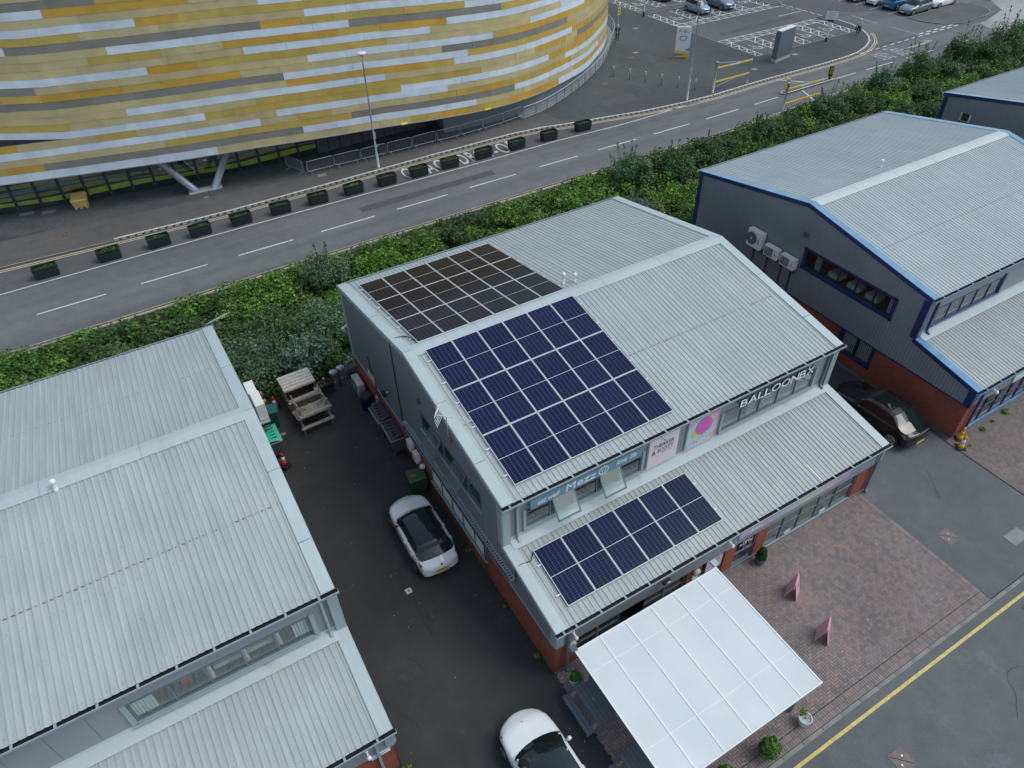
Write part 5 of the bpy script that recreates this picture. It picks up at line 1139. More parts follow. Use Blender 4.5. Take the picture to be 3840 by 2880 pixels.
t_ = lamp_post((63.47, 43.86, .045), 8.0, 'lamp column behind the disabled bays carrying the car park sign', box=False); q = MB(); q.tube([(0, 0, 0), (0, 0, .45)], .115, 12); q.build('painted_foot', 'black_plastic', t_)
sg = thing('parking_sign', 'white rectangular car park notice fixed to a lamp column', 'sign', (63.2, 43.68, 2.75), R(-48))
q = MB(); q.box(-.62, .62, -.03, 0, -.45, .45); q.build('sign_board', 'sign_white', sg, bevel=.01); q = MB()
for (a, b_, c_, d_) in ((-.62, .62, .435, .455), (-.62, .62, -.455, -.435), (-.63, -.61, -.45, .45), (.61, .63, -.45, .45)): q.box(a, b_, -.036, -.028, c_, d_)
q.build('sign_border', 'ink', sg)
for i, (tx, sz) in enumerate((('VISITORS PARKING', .13), ('PAY AT MACHINE', .10), ('MAX STAY APPLIES', .10))):
    pass
for i, (w_, z) in enumerate(((.42, .27), (.26, .1), (.36, -.02), (.30, -.17), (.2, -.28))): q = MB(); q.box(-w_, w_, -.033, -.031, z, z+.035); q.build('small_print', 'cover_pale', sg)
q = MB(); q.box(-.28, .28, -.03, .0, -.66, -.46); q.build('black_plate', 'black_plastic', sg); q = MB(); q.box(-.18, .18, -.03, 0, -1.1, -.70); q.build('white_plate', 'sign_white', sg); q = MB(); q.add([(-.12, -.035, -1.5), (.12, -.035, -1.5), (0, -.035, -1.25)], [(0, 1, 2)]); q.build('small_triangle', 'bright_yellow', sg)
def bollard(): 
    t_ = thing('bollard', None, 'bollard', (0, 0, 0), group='steel bollards across the forecourt entrance')
    q = MB(); q.lathe([(.055, 0), (.055, .98), (.045, 1.0)], (0, 0, 0), 14); q.build('post', 'galv', t_, smooth=True)
    q = MB(); q.lathe([(.058, .66), (.058, .86)], (0, 0, 0), 14); q.build('reflective_band', 'bright_yellow', t_, smooth=True); q = MB(); q.lathe([(.06, .93), (.06, 1.0), (.04, 1.02)], (0, 0, 0), 14); q.build('cap', 'sign_white', t_, smooth=True); return t_
bo = bollard(); bl = ['bollard nearest the curved handrail, farthest left of six', 'second bollard from the handrail', 'third bollard from the handrail', 'fourth bollard from the handrail', 'fifth bollard from the handrail, left of the tall lamp post', 'bollard nearest the road, right of the tall lamp post']
for i, (x, y) in enumerate(((38.22, 47.9), (39.05, 46.4), (39.8, 44.95), (40.6, 43.5), (41.4, 42.05), (42.34, 40.76))): o = bo if i == 0 else dup(bo, (x, y, .045)); o.location = (x, y, .045); o['label'] = bl[i]
def height_gate(loc, label, rest=True, flip=1):
    t_ = thing('height_barrier', label, 'barrier', loc)
    q = MB(); q.tube([(0, 0, 0), (0, 0, 2.7)], .10, 14); q.build('post', 'galv', t_, smooth=True); q = MB(); q.lathe([(.115, 0), (.115, .05), (.05, .09)], (0, 0, 2.68), 14); q.build('post_cap', 'galv', t_, smooth=True)
    q = MB(); q.beam((.1, 0, 2.17), (4.35, 0, 2.15), .09, .11, 0); q.build('upper_arm', 'bright_yellow', t_); q = MB(); q.beam((1.6, -.055, 2.165), (2.9, -.055, 2.16), .012, .10); q.beam((4.35, 0, 2.15), (4.45, 0, 2.15), .10, .12); q.build('height_plate', 'sign_white', t_)
    q = MB(); q.beam((.1, 0, 2.62), (2.9, 0, 2.24), .05, .05); q.beam((.2, 0, 2.2), (.2, 0, 2.6), .04, .04); q.build('tie_bar', 'galv', t_)
    q = MB(); q.beam((.1, 0, .92), (4.35, 0, .95), .09, .11); q.build('lower_arm', 'bright_yellow', t_); q = MB(); q.beam((.1, 0, .45), (2.9, 0, .88), .05, .05); q.beam((.2, 0, .45), (.2, 0, .9), .04, .04); q.build('brace', 'galv', t_)
    if rest: q = MB(); q.tube([(4.32, 0, 0), (4.32, 0, 1.0)], .05, 10); q.build('rest_post', 'galv', t_, smooth=True)
    return t_
height_gate((43.3, 39.35, .045), 'yellow and grey height barrier swung open on the arena side of the road')
height_gate((44.6, 32.05, .045), 'yellow and grey height barrier swung open beside the bushes', rest=False)
def keep_left(loc, rz, lab, face):
    t_ = thing('traffic_bollard', lab, 'traffic sign', loc, rz)
    q = MB(); q.box(-.10, .10, -.05, .05, 0, .28); q.build('base', 'black_plastic', t_); q = MB(); q.box(-.21, .21, -.05, .05, .25, 1.18); q.build('body', 'amber' if face else 'black_plastic', t_, bevel=.03)
    if face:
        q = MB(); q.lathe([(.15, -.062), (.15, -.055)], (0, 0, .95), 20, axis='y'); q.build('blue_disc', 'sign_blue', t_); q = MB(); q.beam((.07, -.065, 1.02), (-.05, -.065, .9), .02, .03); q.add([(-.09, -.066, .86), (.0, -.066, .88), (-.07, -.066, .95)], [(0, 1, 2)]); q.build('white_arrow', 'sign_white', t_)
    else:
        for x in (-.085, .02, .125): q = MB(); q.box(x-.025, x+.012, -.056, -.05, .45, 1.1); q.build('amber_stripe', 'amber', t_)
    return t_
keep_left((48.9, 35.62, .10), R(-20), 'amber traffic bollard with a blue arrow disc at the near end of the refuge', True); keep_left((54.75, 35.75, .10), R(-30), 'black traffic bollard with amber stripes at the far end of the refuge', False)
# pylon signs
tt = thing('totem_sign', 'blank dark grey slab shaped totem beside the disabled bays', 'sign', (55.25, 42.45, .045), R(11))
q = MB(); q.box(-1.33, 1.33, -.28, .28, .35, 2.95); q.build('body', 'totem_grey', tt, bevel=.02); q = MB(); q.box(-1.31, 1.31, -.26, .26, 0, .35); q.build('base', 'totem_base', tt); q = MB(); q.box(-1.34, 1.34, -.29, .29, 2.95, 3.0); q.build('top_cap', 'sign_white', tt)
an = math.atan2(47.94-48.96, 47.69-46.86)
ar = thing('arena_sign', 'white rounded pylon sign with the arena name and a gold and blue foot', 'sign', (47.27, 48.45, .045), an+R(14))
q = MB(); W, H, r_ = .72, 3.0, .16; pts = [(W-r_+r_*math.cos(R(a)), H-r_+r_*math.sin(R(a))) for a in range(0, 91, 15)]+[(-W+r_+r_*math.cos(R(a)), H-r_+r_*math.sin(R(a))) for a in range(90, 181, 15)]
P_ = [(-W, .82), (W, .62)]+pts; nP = len(P_); q.add([(x, -.11, z) for x, z in P_]+[(x, .11, z) for x, z in P_], [tuple(range(nP)), tuple(reversed(range(nP, 2*nP)))]+[(i, nP+i, nP+(i+1) % nP, (i+1) % nP) for i in range(nP)]); q.build('board', 'sign_white', ar)
q = MB()
for a, b_, m_ in (([(-W, .55), (W, .35), (W, .62), (-W, .82)], 0, 0), ([(-W, .12), (W, .12), (W, .35), (-W, .17)], 0, 1), ([(-W, .17), (W, .35), (-W, .55)], 0, 2)): n_ = len(a); q.add([(x, -.11, z) for x, z in a]+[(x, .11, z) for x, z in a], [tuple(range(n_)), tuple(reversed(range(n_, 2*n_)))]+[(i, n_+i, n_+(i+1) % n_, (i+1) % n_) for i in range(n_)], m_)
q.build('foot_panel', ['bright_yellow', 'amber', 'sheen_and_sign_blue'], ar); q = MB(); q.box(-.55, -.45, -.06, .06, 0, .15); q.box(.45, .55, -.06, .06, 0, .15); q.split('leg', 'bright_yellow', ar)
q = MB(); q.add([(.2, -.114, .80), (W, -.114, .70), (W, -.114, 1.05)], [(0, 1, 2)]); q.build('blue_wedge', 'sheen_and_sign_blue', ar)
def ring_xz(mb, cx, cz, rx, rz, w_, y, n=28, sup=2.0, m=0):
    P1 = []; 
    for k in range(n): a = 2*math.pi*k/n; ca, sa = math.cos(a), math.sin(a); f = lambda c_: math.copysign(abs(c_)**(2/sup), c_); P1.append(((cx+rx*f(ca), cz+rz*f(sa)), (cx+(rx-w_)*f(ca), cz+(rz-w_)*f(sa))))
    for k in range(n): a, b_ = P1[k], P1[(k+1) % n]; mb.quad((a[0][0], y, a[0][1]), (b_[0][0], y, b_[0][1]), (b_[1][0], y, b_[1][1]), (a[1][0], y, a[1][1]), m)
q = MB(); ring_xz(q, 0, 1.95, .34, .22, .07, -.115, sup=3.5); q.build('track_emblem', 'sign_blue', ar); q = MB(); ring_xz(q, 0, 1.95, .40, .40, .02, -.115); q.build('emblem_ring', 'sheen_and_sign_blue', ar)
text_mesh('lettering', 'DERBY', .17, 'cover_pale', ar, front_frame(-.22, -.116, 2.66), extr=.003); text_mesh('lettering', 'ARENA', .20, 'bin_grey', ar, front_frame(-.22, -.116, 2.48), extr=.003)
q = MB(); q.box(-.52, -.40, -.116, -.112, 2.5, 2.78); q.box(-.40, -.30, -.116, -.112, 2.52, 2.62); q.box(-.40, -.29, -.116, -.112, 2.66, 2.76); q.build('gold_emblem', 'film_ochre', ar)
mk = thing('sign_pole', 'thin pole with a yellow sign at its top near the handrail', 'sign', (44.35, 55.55, .045)); q = MB(); q.tube([(0, 0, 0), (0, 0, 3.7)], .03, 8); q.build('pole', 'galv', mk)
q = MB(); q.box(-.16, .18, -.03, .0, 3.0, 3.75); q.build('sign_plate', 'bright_yellow', mk); q = MB(); q.box(-.06, .1, -.035, -.03, 3.15, 3.3); q.box(-.06, .1, -.035, -.03, 3.42, 3.6); q.build('sign_symbol', 'ink', mk)
# grit bin
gb = thing('grit_bin', 'yellow plastic grit bin by the dark glazing of the arena', 'bin', (-10.1, 47.55, .055), R(-14)); q = MB()
q.add([(-.42, -.33, .1), (.42, -.33, .1), (.42, .33, .1), (-.42, .33, .1), (-.52, -.42, .62), (.52, -.42, .62), (.52, .42, .8), (-.52, .42, .8)], [(3, 2, 1, 0), (0, 1, 5, 4), (1, 2, 6, 5), (2, 3, 7, 6), (3, 0, 4, 7)]); q.build('body', 'grit_yellow', gb, bevel=.02)
q = MB(); q.add([(-.56, -.47, .62), (.56, -.47, .62), (.56, .46, .82), (-.56, .46, .82), (-.48, -.38, .74), (.48, -.38, .74), (.48, .40, .96), (-.48, .40, .96)], [(3, 2, 1, 0), (4, 5, 6, 7), (0, 1, 5, 4), (1, 2, 6, 5), (2, 3, 7, 6), (3, 0, 4, 7)]); q.build('lid', 'grit_yellow', gb, bevel=.03)
for x in (-.36, 0, .36): q = MB(); q.box(x-.09, x+.09, -.33, .33, 0, .1); q.build('foot', 'grit_yellow', gb)

# ================================================================== SOLAR ARRAYS
PW, PH, PG = 1.134, 2.278, 0.02
def solar_array(label, a, b_, x0, s0, rows, mat, lift=.11, spread=None):
    """a = upper roof edge (y,z), b_ = lower edge; panels hang down the slope from distance s0"""
    d = Vector((0, b_[0]-a[0], b_[1]-a[1])).normalized(); n = Vector((0, -d.z, d.y)); n = n if n.z > 0 else -n
    org = Vector((x0, a[0], a[1]))+d*s0+n*lift
    t_ = thing('solar_array', label, 'solar panels', org)
    X = Vector((1, 0, 0)); Yv = -d                              # local frame: x along eave, y up slope
    if X.cross(Yv).dot(n) < 0: X = -X
    rot = Matrix((X, Yv, n)).transposed().to_4x4(); t_.rotation_euler = rot.to_euler()
    sx = 1 if X.x > 0 else -1; ph = PH+.024
    fr = MB(); w_ = .020 if 1 else .03
    fr.box(0, PW, 0, w_, -.035, 0); fr.box(0, PW, PH-w_, PH, -.035, 0); fr.box(0, w_, w_, PH-w_, -.035, 0); fr.box(PW-w_, PW, w_, PH-w_, -.035, 0); fr.box(w_, PW-w_, w_, PH-w_, -.034, -.02)
    cl = MB(); cl.quad((w_+.003, 0, -.004), (PW-w_-.003, 0, -.004), (PW-w_-.003, PH/2-.032, -.004), (w_+.003, PH/2-.032, -.004))
    bar = MB(); bar.box(w_, PW-w_, PH/2-.008, PH/2+.008, -.006, -.0025)
    first = None
    for r_ in range(rows):
        for c in range(6):
            px = (c*(PW+PG)) if sx > 0 else -(c*(PW+PG)+PW); py = -(r_+1)*ph+.024
            if first is None:
                f0 = fr.build('solar_panel', 'alu_frame', t_); c0 = cl.build('cell_field', mat, f0); c0.location = (0, w_+.004, 0); c1 = c0.copy(); COL.objects.link(c1); c1.parent = f0; c1.location = (0, PH/2+.012, 0)
                b0 = bar.build('centre_bar', 'alu_frame', f0); f0.location = (px, py, 0); first = f0; trio = (c0, c1, b0)
            else:
                f = first.copy(); COL.objects.link(f); f.parent = t_; f.location = (px, py, float(RNG.normal(0, .0015)))
                for q in trio: k = q.copy(); COL.objects.link(k); k.parent = f
    W_ = 6*PW+5*PG
    for r_ in range(rows):
        for off in (.55, PH-.5):
            y = -(r_)*ph-off; q = MB(); xa, xb = (-.16, W_+.12) if sx > 0 else (-W_-.12, .16)
            q.box(xa, xb, y-.025, y+.025, -.085, -.04); q.build('mounting_rail', 'alu_frame', t_)
    return t_
solar_array('rear array of eighteen solar panels that look brown black on the far slope of the middle roof', (RG_[0], RG_[1]), (RE[0], RE[1]), 0.77, 0.28, 3, 'cell_rear_sheen')
solar_array('large array of eighteen solar panels that look blue on the front slope of the middle roof', (RG_[0], RG_[1]), (UE[0], UE[1]), 0.79, 0.28, 3, 'cell_front_sheen')
solar_array('single row of six solar panels that look blue on the lower roof above the cafe', LT, LE, 0.84, 0.754, 1, 'cell_front_sheen')
def cable(name, pts, r_, mat, lab): q = MB(); q.tube(pts, r_, 6); return tag(q.build(name, mat, None, True), lab, 'cable')
cable('cable', [(1.4, 11.2, 7.2), (.8, 11.35, 7.2), (.62, 12.0, 7.07), (.3, 12.2, 7.03), (.02, 12.25, 6.99), (-.06, 12.25, 6.8), (-.05, 12.24, 2.5), (-.05, 12.2, 1.9)], .022, 'black_plastic', 'black cable from the rear solar panels down the cladding by the bins')
cable('cable', [(.86, 2.75, 3.52), (.6, 2.5, 3.42), (.2, 2.55, 3.44), (.03, 2.5, 3.42), (-.07, 2.45, 3.3), (-.06, 2.45, 2.6)], .018, 'black_plastic', 'black cable from the lower solar panels over the roof edge')
cable('cable', [(-.05, 15.9, 3.6), (-.05, 15.85, 3.1), (-.05, 15.5, 2.4), (-.04, 15.3, 1.3)], .022, 'black_plastic', 'short black cable hanging down the cladding near the keg stack')
# ================================================================== ROOF FITTINGS
def flue(x, y, z, h, lab, cap='white_plastic', rad=.055, lean=(0, 0)):
    t_ = thing('vent_pipe', lab, 'vent', (x, y, z)); q = MB(); q.tube([(0, 0, -.05), (lean[0], lean[1], h)], rad, 12); q.build('pipe', cap, t_, True)
    q = MB(); q.lathe([(rad+.025, 0), (rad+.03, .10), (rad*.8, .15)], (lean[0], lean[1], h-.08), 12); q.build('cowl', cap, t_, True); q = MB(); q.lathe([(.13, 0), (.10, .03), (rad+.01, .09)], (0, 0, -.03), 12); q.build('collar', 'steel', t_); return t_
flue(8.0, 11.75, 7.03, .55, 'taller white vent pipe just behind the ridge of the middle roof'); flue(8.5, 11.6, 7.05, .42, 'shorter white vent pipe right of the taller one on the middle roof', rad=.06)
flue(-12.35, 10.55, 7.1, .42, 'white vent pipe beside the ridge of the left roof', lean=(.03, .05), rad=.07); flue(28.98, 12.0, 6.98, .42, 'lone white vent pipe on the far slope of the blue trimmed unit', rad=.06)
def aerial(loc, rz, lab, n=9, refl=True):
    t_ = thing('tv_aerial', lab, 'aerial', loc, rz); q = MB(); q.tube([(0, 0, 0), (0, -.0, 1.05)], .016, 8); q.build('mast', 'galv', t_)
    q = MB(); q.beam((-.3, 0, 1.05), (.95, 0, 1.05), .02, .02)
    for i in range(n): x = -.05+i*.11; q.beam((x, -.11, 1.05), (x, .11, 1.05), .01, .01); q.beam((x, 0, .99), (x, 0, 1.11), .008, .008)
    q.build('boom', 'alu_frame', t_)
    if refl: 
        q = MB()
        for s_ in (-1, 1):
            for k in range(4): q.beam((-.34+k*.02, -.28, 1.05+s_*(.08+k*.09)), (-.34+k*.02, .28, 1.05+s_*(.08+k*.09)), .014, .014)
        q.beam((-.34, 0, .68), (-.34, 0, 1.42), .02, .02); q.build('reflector', 'alu_frame', t_)
    q = MB(); q.beam((.0, 0, .0), (.10, 0, -.12), .04, .04); q.box(.03, .1, -.1, .1, -.25, -.05); q.build('bracket', 'rust_lap', t_); return t_
aerial((-.12, 7.0, 6.05), R(-45), 'television aerial bracketed to the gable of the middle unit'); aerial((-5.75, 19.9, 4.3), R(18), 'thin aerial sticking up behind the far corner of the left unit', 8, False)
# ================================================================== SIGNS ON THE MIDDLE UNIT
sg = thing('cafe_sign', 'long slate blue cafe sign with white lettering above the left upper windows', 'sign', (1.09, 3.30, 5.05)); q = MB(); q.box(0, 4.82, 0, .05, 0, .47); q.build('sign_board', 'sign_slate', sg)
q = MB(); q.box(0.02, 4.8, .05, .19, .05, .42); q.build('sign_tray', 'trim_mid', sg)
def ft(body, x, z, w_, h, mat='letter_white', par=sg, y=-.004, shear=0.0, ext=.004, mats=None, sp=1.0, name='lettering', off=.0): return text_mesh(name, body, 1, mat, par, front_frame(x, y, z), extr=ext, fit=(w_, h), shear=shear, mats=mats, spacing=sp, off=off)
ft('eat well', .28, .10, 0.92, .22, shear=.35); ft('M', 1.45, .05, .42, .36, shear=.1); ft('ezz', 1.93, .07, .80, .24, shear=.08); ft('love life', 3.62, .16, .92, .24, shear=.35)
q = MB(); ring_xz(q, 3.07, .24, .22, .215, .04, -.008, 24); q.build('plate_emblem', 'letter_white', sg)
q = MB(); q.beam((3.03, -.009, .06), (3.0, -.009, .25), .03, .006, upv=(0, 1, 0)); q.beam((3.12, -.009, .06), (3.15, -.009, .40), .028, .006, upv=(0, 1, 0))
for dx in (-.05, 0, .05): q.beam((3.0+dx*.6, -.009, .24), (3.0+dx, -.009, .38), .014, .006, upv=(0, 1, 0))
q.split('cutlery_emblem', 'letter_white', sg)
s2 = thing('shop_sign', 'pale pink board sign with thin dark lettering between two window bands', 'sign', (6.35, 3.40, 3.89)); q = MB(); q.box(0, 1.43, 0, .09, 0, 1.65); q.build('sign_board', 'pink_pale', s2, bevel=.01)
ft('THEAKER', .20, .98, 1.0, .21, 'ink', s2); ft('SCOTT', .42, .70, .78, .21, 'ink', s2); ft('&', .17, .67, .17, .24, 'ink', s2)
q = MB(); [q.box(x, x+.10, -.003, 0, .60, .625) for x in (.66, .78, .93, 1.05)]; q.split('small_print', 'ink', s2); q = MB(); q.beam((.42, -.004, 1.6), (.73, -.004, 1.28), .012, .004, upv=(0, 1, 0)); q.build('drawn_line', 'ink', s2); q = MB(); q.lathe([(.035, -.004), (.035, 0)], (.735, 0, 1.25), 10, axis='y'); q.build('drawn_dot', 'ink', s2)
s3 = thing('poster_sign', 'bright pastel poster with a pink balloon, right of the pale pink sign', 'sign', (8.25, 3.42, 3.84)); q = MB(); q.box(0, 1.55, 0, .06, 0, 1.62); q.build('poster_board', 'rainbow_print', s3)
q = MB(); q.box(0, 1.55, -.012, .0, 0, .03); q.box(0, 1.55, -.012, 0, 1.59, 1.62); q.box(0, .025, -.012, 0, .03, 1.59); q.box(1.525, 1.55, -.012, 0, .03, 1.59); q.build('poster_frame', 'pink_sign', s3)
for rx, rz, cx, cz, m_, yy in ((.42, .45, .82, 1.02, 'balloon_magenta', -.016),): q = MB(); q.lathe([(1, 0), (1, .004)], (0, 0, 0), 28, axis='y'); q.v = [(v[0]*rx+cx, v[1]+yy, v[2]*rz+cz) for v in q.v]; q.build('balloon_print', m_, s3)
q = MB(); [q.add([((c_[0])+.17*math.cos(a)*c_[2], -.012, c_[1]+.15*math.sin(a)) for a in np.linspace(0, 6.28, 14)[:-1]], [tuple(range(13))]) for c_ in ((1.12, 1.36, 1), (.45, .72, 1.1))]; q.split('highlight_print', 'balloon_yellow', s3)
q = MB(); q.beam((.82, -.017, .58), (.74, -.017, .36), .012, .003, upv=(0, 1, 0)); q.beam((.82, -.017, .58), (.88, -.017, .34), .012, .003, upv=(0, 1, 0)); q.beam((.82, -.017, .58), (.98, -.017, .42), .012, .003, upv=(0, 1, 0)); q.split('balloon_ribbon', 'balloon_yellow', s3)
ft('BALLOONBX', .10, .10, 1.34, .17, 'letter_white', s3, y=-.014)
s4 = thing('letter_sign', 'large white block letters standing proud of the right upper wall', 'sign', (10.51, 3.13, 5.32)); 
adv = 4.03/9.0
wd = {'B': .37, 'A': .47, 'L': .32, 'O': .49, 'N': .44, 'X': .42}; tot = sum(wd[c] for c in 'BALLOONBX'); x_ = 0; gap = (4.03-tot)/8
for c in 'BALLOONBX':
    ft(c, x_, 0, wd[c], .38, 'letter_white', s4, y=0, ext=.035, mats='letter_navy', name='letter', off=.012)
    qq = [o for o in kids(s4)][-1]; x_ += wd[c]+gap
q = MB(); q.box(0, 4.0, .05, .33, .1, .13); q.build('letter_rail', 'trim_mid', s4)
for a in np.arange(0.3, 4, .9): pass
s5 = thing('fascia_sign', 'long pastel rainbow fascia strip above the party shop windows', 'sign', (0, 0, 0)); q = MB(); q.box(8.25, 14.38, -.045, -.012, 2.08, 2.44); q.build('sign_board', 'fascia_print', s5)
ft('BALL', 8.85, 2.20, .60, .16, 'letter_white', s5, y=-.049); q = MB(); q.beam((8.42, -.047, 2.12), (8.42, -.047, 2.34), .02, .004, upv=(0, 1, 0)); q.beam((8.42, -.047, 2.34), (8.75, -.047, 2.34), .02, .004, upv=(0, 1, 0)); q.build('white_outline', 'letter_white', s5)
q = MB(); q.add([(12.95, -.049, 2.2), (13.1, -.049, 2.24), (13.0, -.049, 2.34)], [(0, 1, 2)]); q.build('white_star', 'letter_white', s5)
ft("Let's", 8.75, 1.42, .36, .12, 'letter_white', dd, y=.07, shear=.3); ft('PARTY', 8.62, 1.24, .66, .15, 'letter_white', dd, y=.07); q = MB(); q.lathe([(.12, .068), (.12, .072)], (8.92, 0, 1.08), 14, axis='y'); q.build('pink_sticker', 'ink_soft', dd)
nb_ = thing('menu_board', 'pink menu board in a dark frame behind the corner of the white canopy', 'sign', (6.8, .03, .80)); q = MB(); q.box(0, .92, 0, .04, 0, .86); q.build('frame', 'black_plastic', nb_); q = MB(); q.box(.06, .86, -.008, 0, .14, .84); q.build('sheet', 'pink_notice', nb_)
q = MB(); [q.box(.14+.1*k, .17+.1*k, -.011, -.008, .62, .74) for k in range(6)]; [q.box(.14+.1*k, .2+.1*k, -.011, -.008, .35, .37) for k in range(4)]; q.split('writing', 'ink_soft', nb_)
def round_lamp(x, z, lab): t_ = thing('bulkhead_lamp', lab, 'light', (x, 0, z)); q = MB(); q.lathe([(.15, -.10), (.17, -.04), (.15, .03)], (0, 0, 0), 18, axis='y'); q.build('lens', 'white_aged', t_, True); q = MB(); q.box(-.14, .14, -.03, .03, -.42, -.2); q.build('notice', 'blind_white', t_)
round_lamp(.70, 1.55, 'round white lamp with a notice under it by the left cafe window'); round_lamp(6.3, 1.5, 'round white lamp with a notice under it by the menu board')
def cctv(loc, rz, lab, r_=.075): t_ = thing('cctv_camera', lab, 'camera', loc, rz); q = MB(); q.box(-.05, .05, -.02, .03, -.05, .08); q.beam((0, 0, .03), (0, -.16, -.02), .045, .045); q.build('bracket', 'white_plastic', t_); q = MB(); q.lathe([(.02, .09), (r_*.8, .06), (r_, 0), (r_*.8, -.07), (.02, -.1)], (0, -.18, -.06), 14); q.build('dome', 'white_plastic', t_, True)
cctv((.72, -.03, 2.28), 0, 'white dome camera by the left downpipe of the cafe front'); cctv((7.75, -.03, 2.35), 0, 'white dome camera between the menu board and the party shop door'); cctv((-.03, 18.75, 3.5), R(-90), 'white camera on the rear corner of the middle unit', .09)
cctv((23.8, -.03, 2.35), 0, 'white camera on the front fascia of the blue trimmed unit', .09); cctv((-6.75, -.03, 2.35), 0, 'white camera under the gutter of the left unit')
t_ = thing('floodlight', 'small black floodlight on the cladding above the wheeled bins', 'light', (-.03, 13.75, 3.0)); q = MB(); q.box(-.28, -.12, -.16, .16, -.1, .06); q.build('lamp_body', 'black_plastic', t_); q = MB(); q.box(-.12, 0, -.03, .03, -.03, .03); q.build('bracket', 'white_plastic', t_)
t_ = thing('floodlight', 'black floodlight under the gutter above the cafe doorway', 'light', (4.6, -.14, 2.45)); q = MB(); q.box(-.16, .16, -.1, .02, -.08, .06); q.build('lamp_body', 'black_plastic', t_); q = MB(); q.box(-.02, .14, -.112, -.1, -.04, .02); q.build('label_plate', 'white_plastic', t_)
t_ = thing('alarm_sounder', 'tiny dark red louvre box high on the side of the middle unit', 'alarm', (-.03, 9.82, 5.55)); q = MB(); q.box(-.07, 0, -.09, .09, -.1, .1); q.build('box', 'cover_red', t_); t_ = thing('alarm_sounder', 'small dark red louvre box above the air conditioners on the slate wall', 'alarm', (22.22, 10.58, 5.62)); q = MB(); q.box(-.07, 0, -.12, .12, -.12, .12); q.build('box', 'cover_red', t_)
# cable tray
ct = thing('cable_tray', 'perforated galvanised cable tray along the side of the middle unit', 'cable tray', (-.10, 2.55, 2.70)); q = MB(); q.box(-.09, .09, 0, 9.4, 0, .008); q.box(-.095, -.085, 0, 9.4, 0, .06); q.box(.085, .095, 0, 9.4, 0, .06); q.build('tray', 'galv', ct)
q = MB(); [q.box(-.05, .05, .1+k*.12, .15+k*.12, .008, .011) for k in range(76)]; q.build('slots', 'ink', ct)['kind'] = 'stuff'; q = MB(); q.tube([(-.12, 0.1, -.03), (-.13, 3, -.10), (-.12, 6, -.05), (-.12, 9.2, -.04)], .018, 6); q.build('loose_cable', 'black_plastic', ct)
cable('cable', [(-.06, 4.83, 2.6), (-.05, 4.85, 1.9), (-.02, 4.88, 0)], .02, 'black_plastic', 'thin black pipe down the brickwork near the last low window')
for yy, zz, lb in ((11.53, 1.6, 'left white meter box on the brick wall by the bins'), (10.95, 1.35, 'right white meter box on the brick wall by the bins')):
    t_ = thing('meter_box', lb, 'box', (-.0, yy, zz)); q = MB(); q.box(-.22, 0, -.2, .2, -.25, .25); q.build('cabinet', 'white_plastic', t_, bevel=.01); q = MB(); q.box(-.225, -.22, -.05, .05, -.05, .05); q.build('display', 'bin_grey', t_)
t_ = thing('bulkhead_lamp', 'white lamp dome below the meter boxes', 'light', (-.08, 10.45, 1.2)); q = MB(); q.lathe([(.12, -.1), (.13, 0), (.08, .08)], (0, 0, 0), 12); q.build('lens', 'white_plastic', t_, True)
t_ = thing('wall_notice', 'tarnished metal notice plate on the cladding above the outdoor unit', 'sign', (-.06, 15.85, 2.42)); q = MB(); q.box(-.02, .0, -.42, .42, -.2, .2); q.build('plate', 'white_aged', t_)
t_ = thing('wall_notice', 'white nameplate at the front corner of the left unit', 'sign', (-6.7, -.02, 1.62)); q = MB(); q.box(0, .62, -.02, 0, 0, .2); q.build('plate', 'white_plastic', t_); q = MB(); q.box(.04, .5, -.024, -.02, .12, .15); q.box(.04, .4, -.024, -.02, .06, .075); q.split('writing', 'sign_blue', t_)
t_ = thing('fascia_sign', 'blank white sign board on the front of the blue trimmed unit', 'sign', (25.4, -.05, 1.98)); q = MB(); q.box(0, 4, -.02, .02, 0, .42); q.build('sign_board', 'sign_white', t_)

# ================================================================== CANOPY, TABLES, BOARDS AND POTS
ca = thing('canopy', 'large white translucent canopy over the cafe seating', 'canopy', (0, 0, 0))
CX0, CX1, CY0, CY1, CZ0, CZ1 = .30, 6.47, -.68, -5.55, 2.50, 2.36
bars_ = [.33, 1.31, 2.37, 3.45, 4.47, 5.54, 6.44]
cz = lambda y: CZ0+(CZ1-CZ0)*(y-CY0)/(CY1-CY0)
for a, b_ in zip(bars_[:-1], bars_[1:]): q = MB(); q.add([(a+.015, CY0, CZ0), (b_-.015, CY0, CZ0), (b_-.015, CY1, CZ1), (a+.015, CY1, CZ1), (a+.015, CY0, CZ0-.02), (b_-.015, CY0, CZ0-.02), (b_-.015, CY1, CZ1-.02), (a+.015, CY1, CZ1-.02)], [(3, 2, 1, 0), (4, 5, 6, 7), (0, 1, 5, 4), (2, 3, 7, 6)]); q.build('roof_panel', 'polycarbonate', ca)
for x in bars_: q = MB(); q.beam((x, CY0, CZ0+.005), (x, CY1, CZ1+.005), .05, .03); q.build('glazing_bar', 'white_plastic', ca)
q = MB(); q.beam((CX0, CY0, CZ0), (CX1+.0, CY0, CZ0), .04, .05); q.build('edge_trim', 'white_plastic', ca); q = MB(); q.beam((CX0, CY1, CZ1), (CX1, CY1, CZ1), .04, .05); q.build('edge_trim', 'white_plastic', ca)
for y in (-1.55, -4.3): q = MB(); q.beam((CX0+.1, y, cz(y)+.004), (CX1-.1, y, cz(y)+.004), .028, .006); q.build('pale_strip', 'white_plastic', ca)  # thin pale strips on the canopy along the cross beam lines
for y in (-1.55, -4.3): q = MB(); q.beam((CX0+.05, y, cz(y)-.10), (CX1-.05, y, cz(y)-.10), .07, .14); q.build('cross_beam', 'bleached_timber', ca)
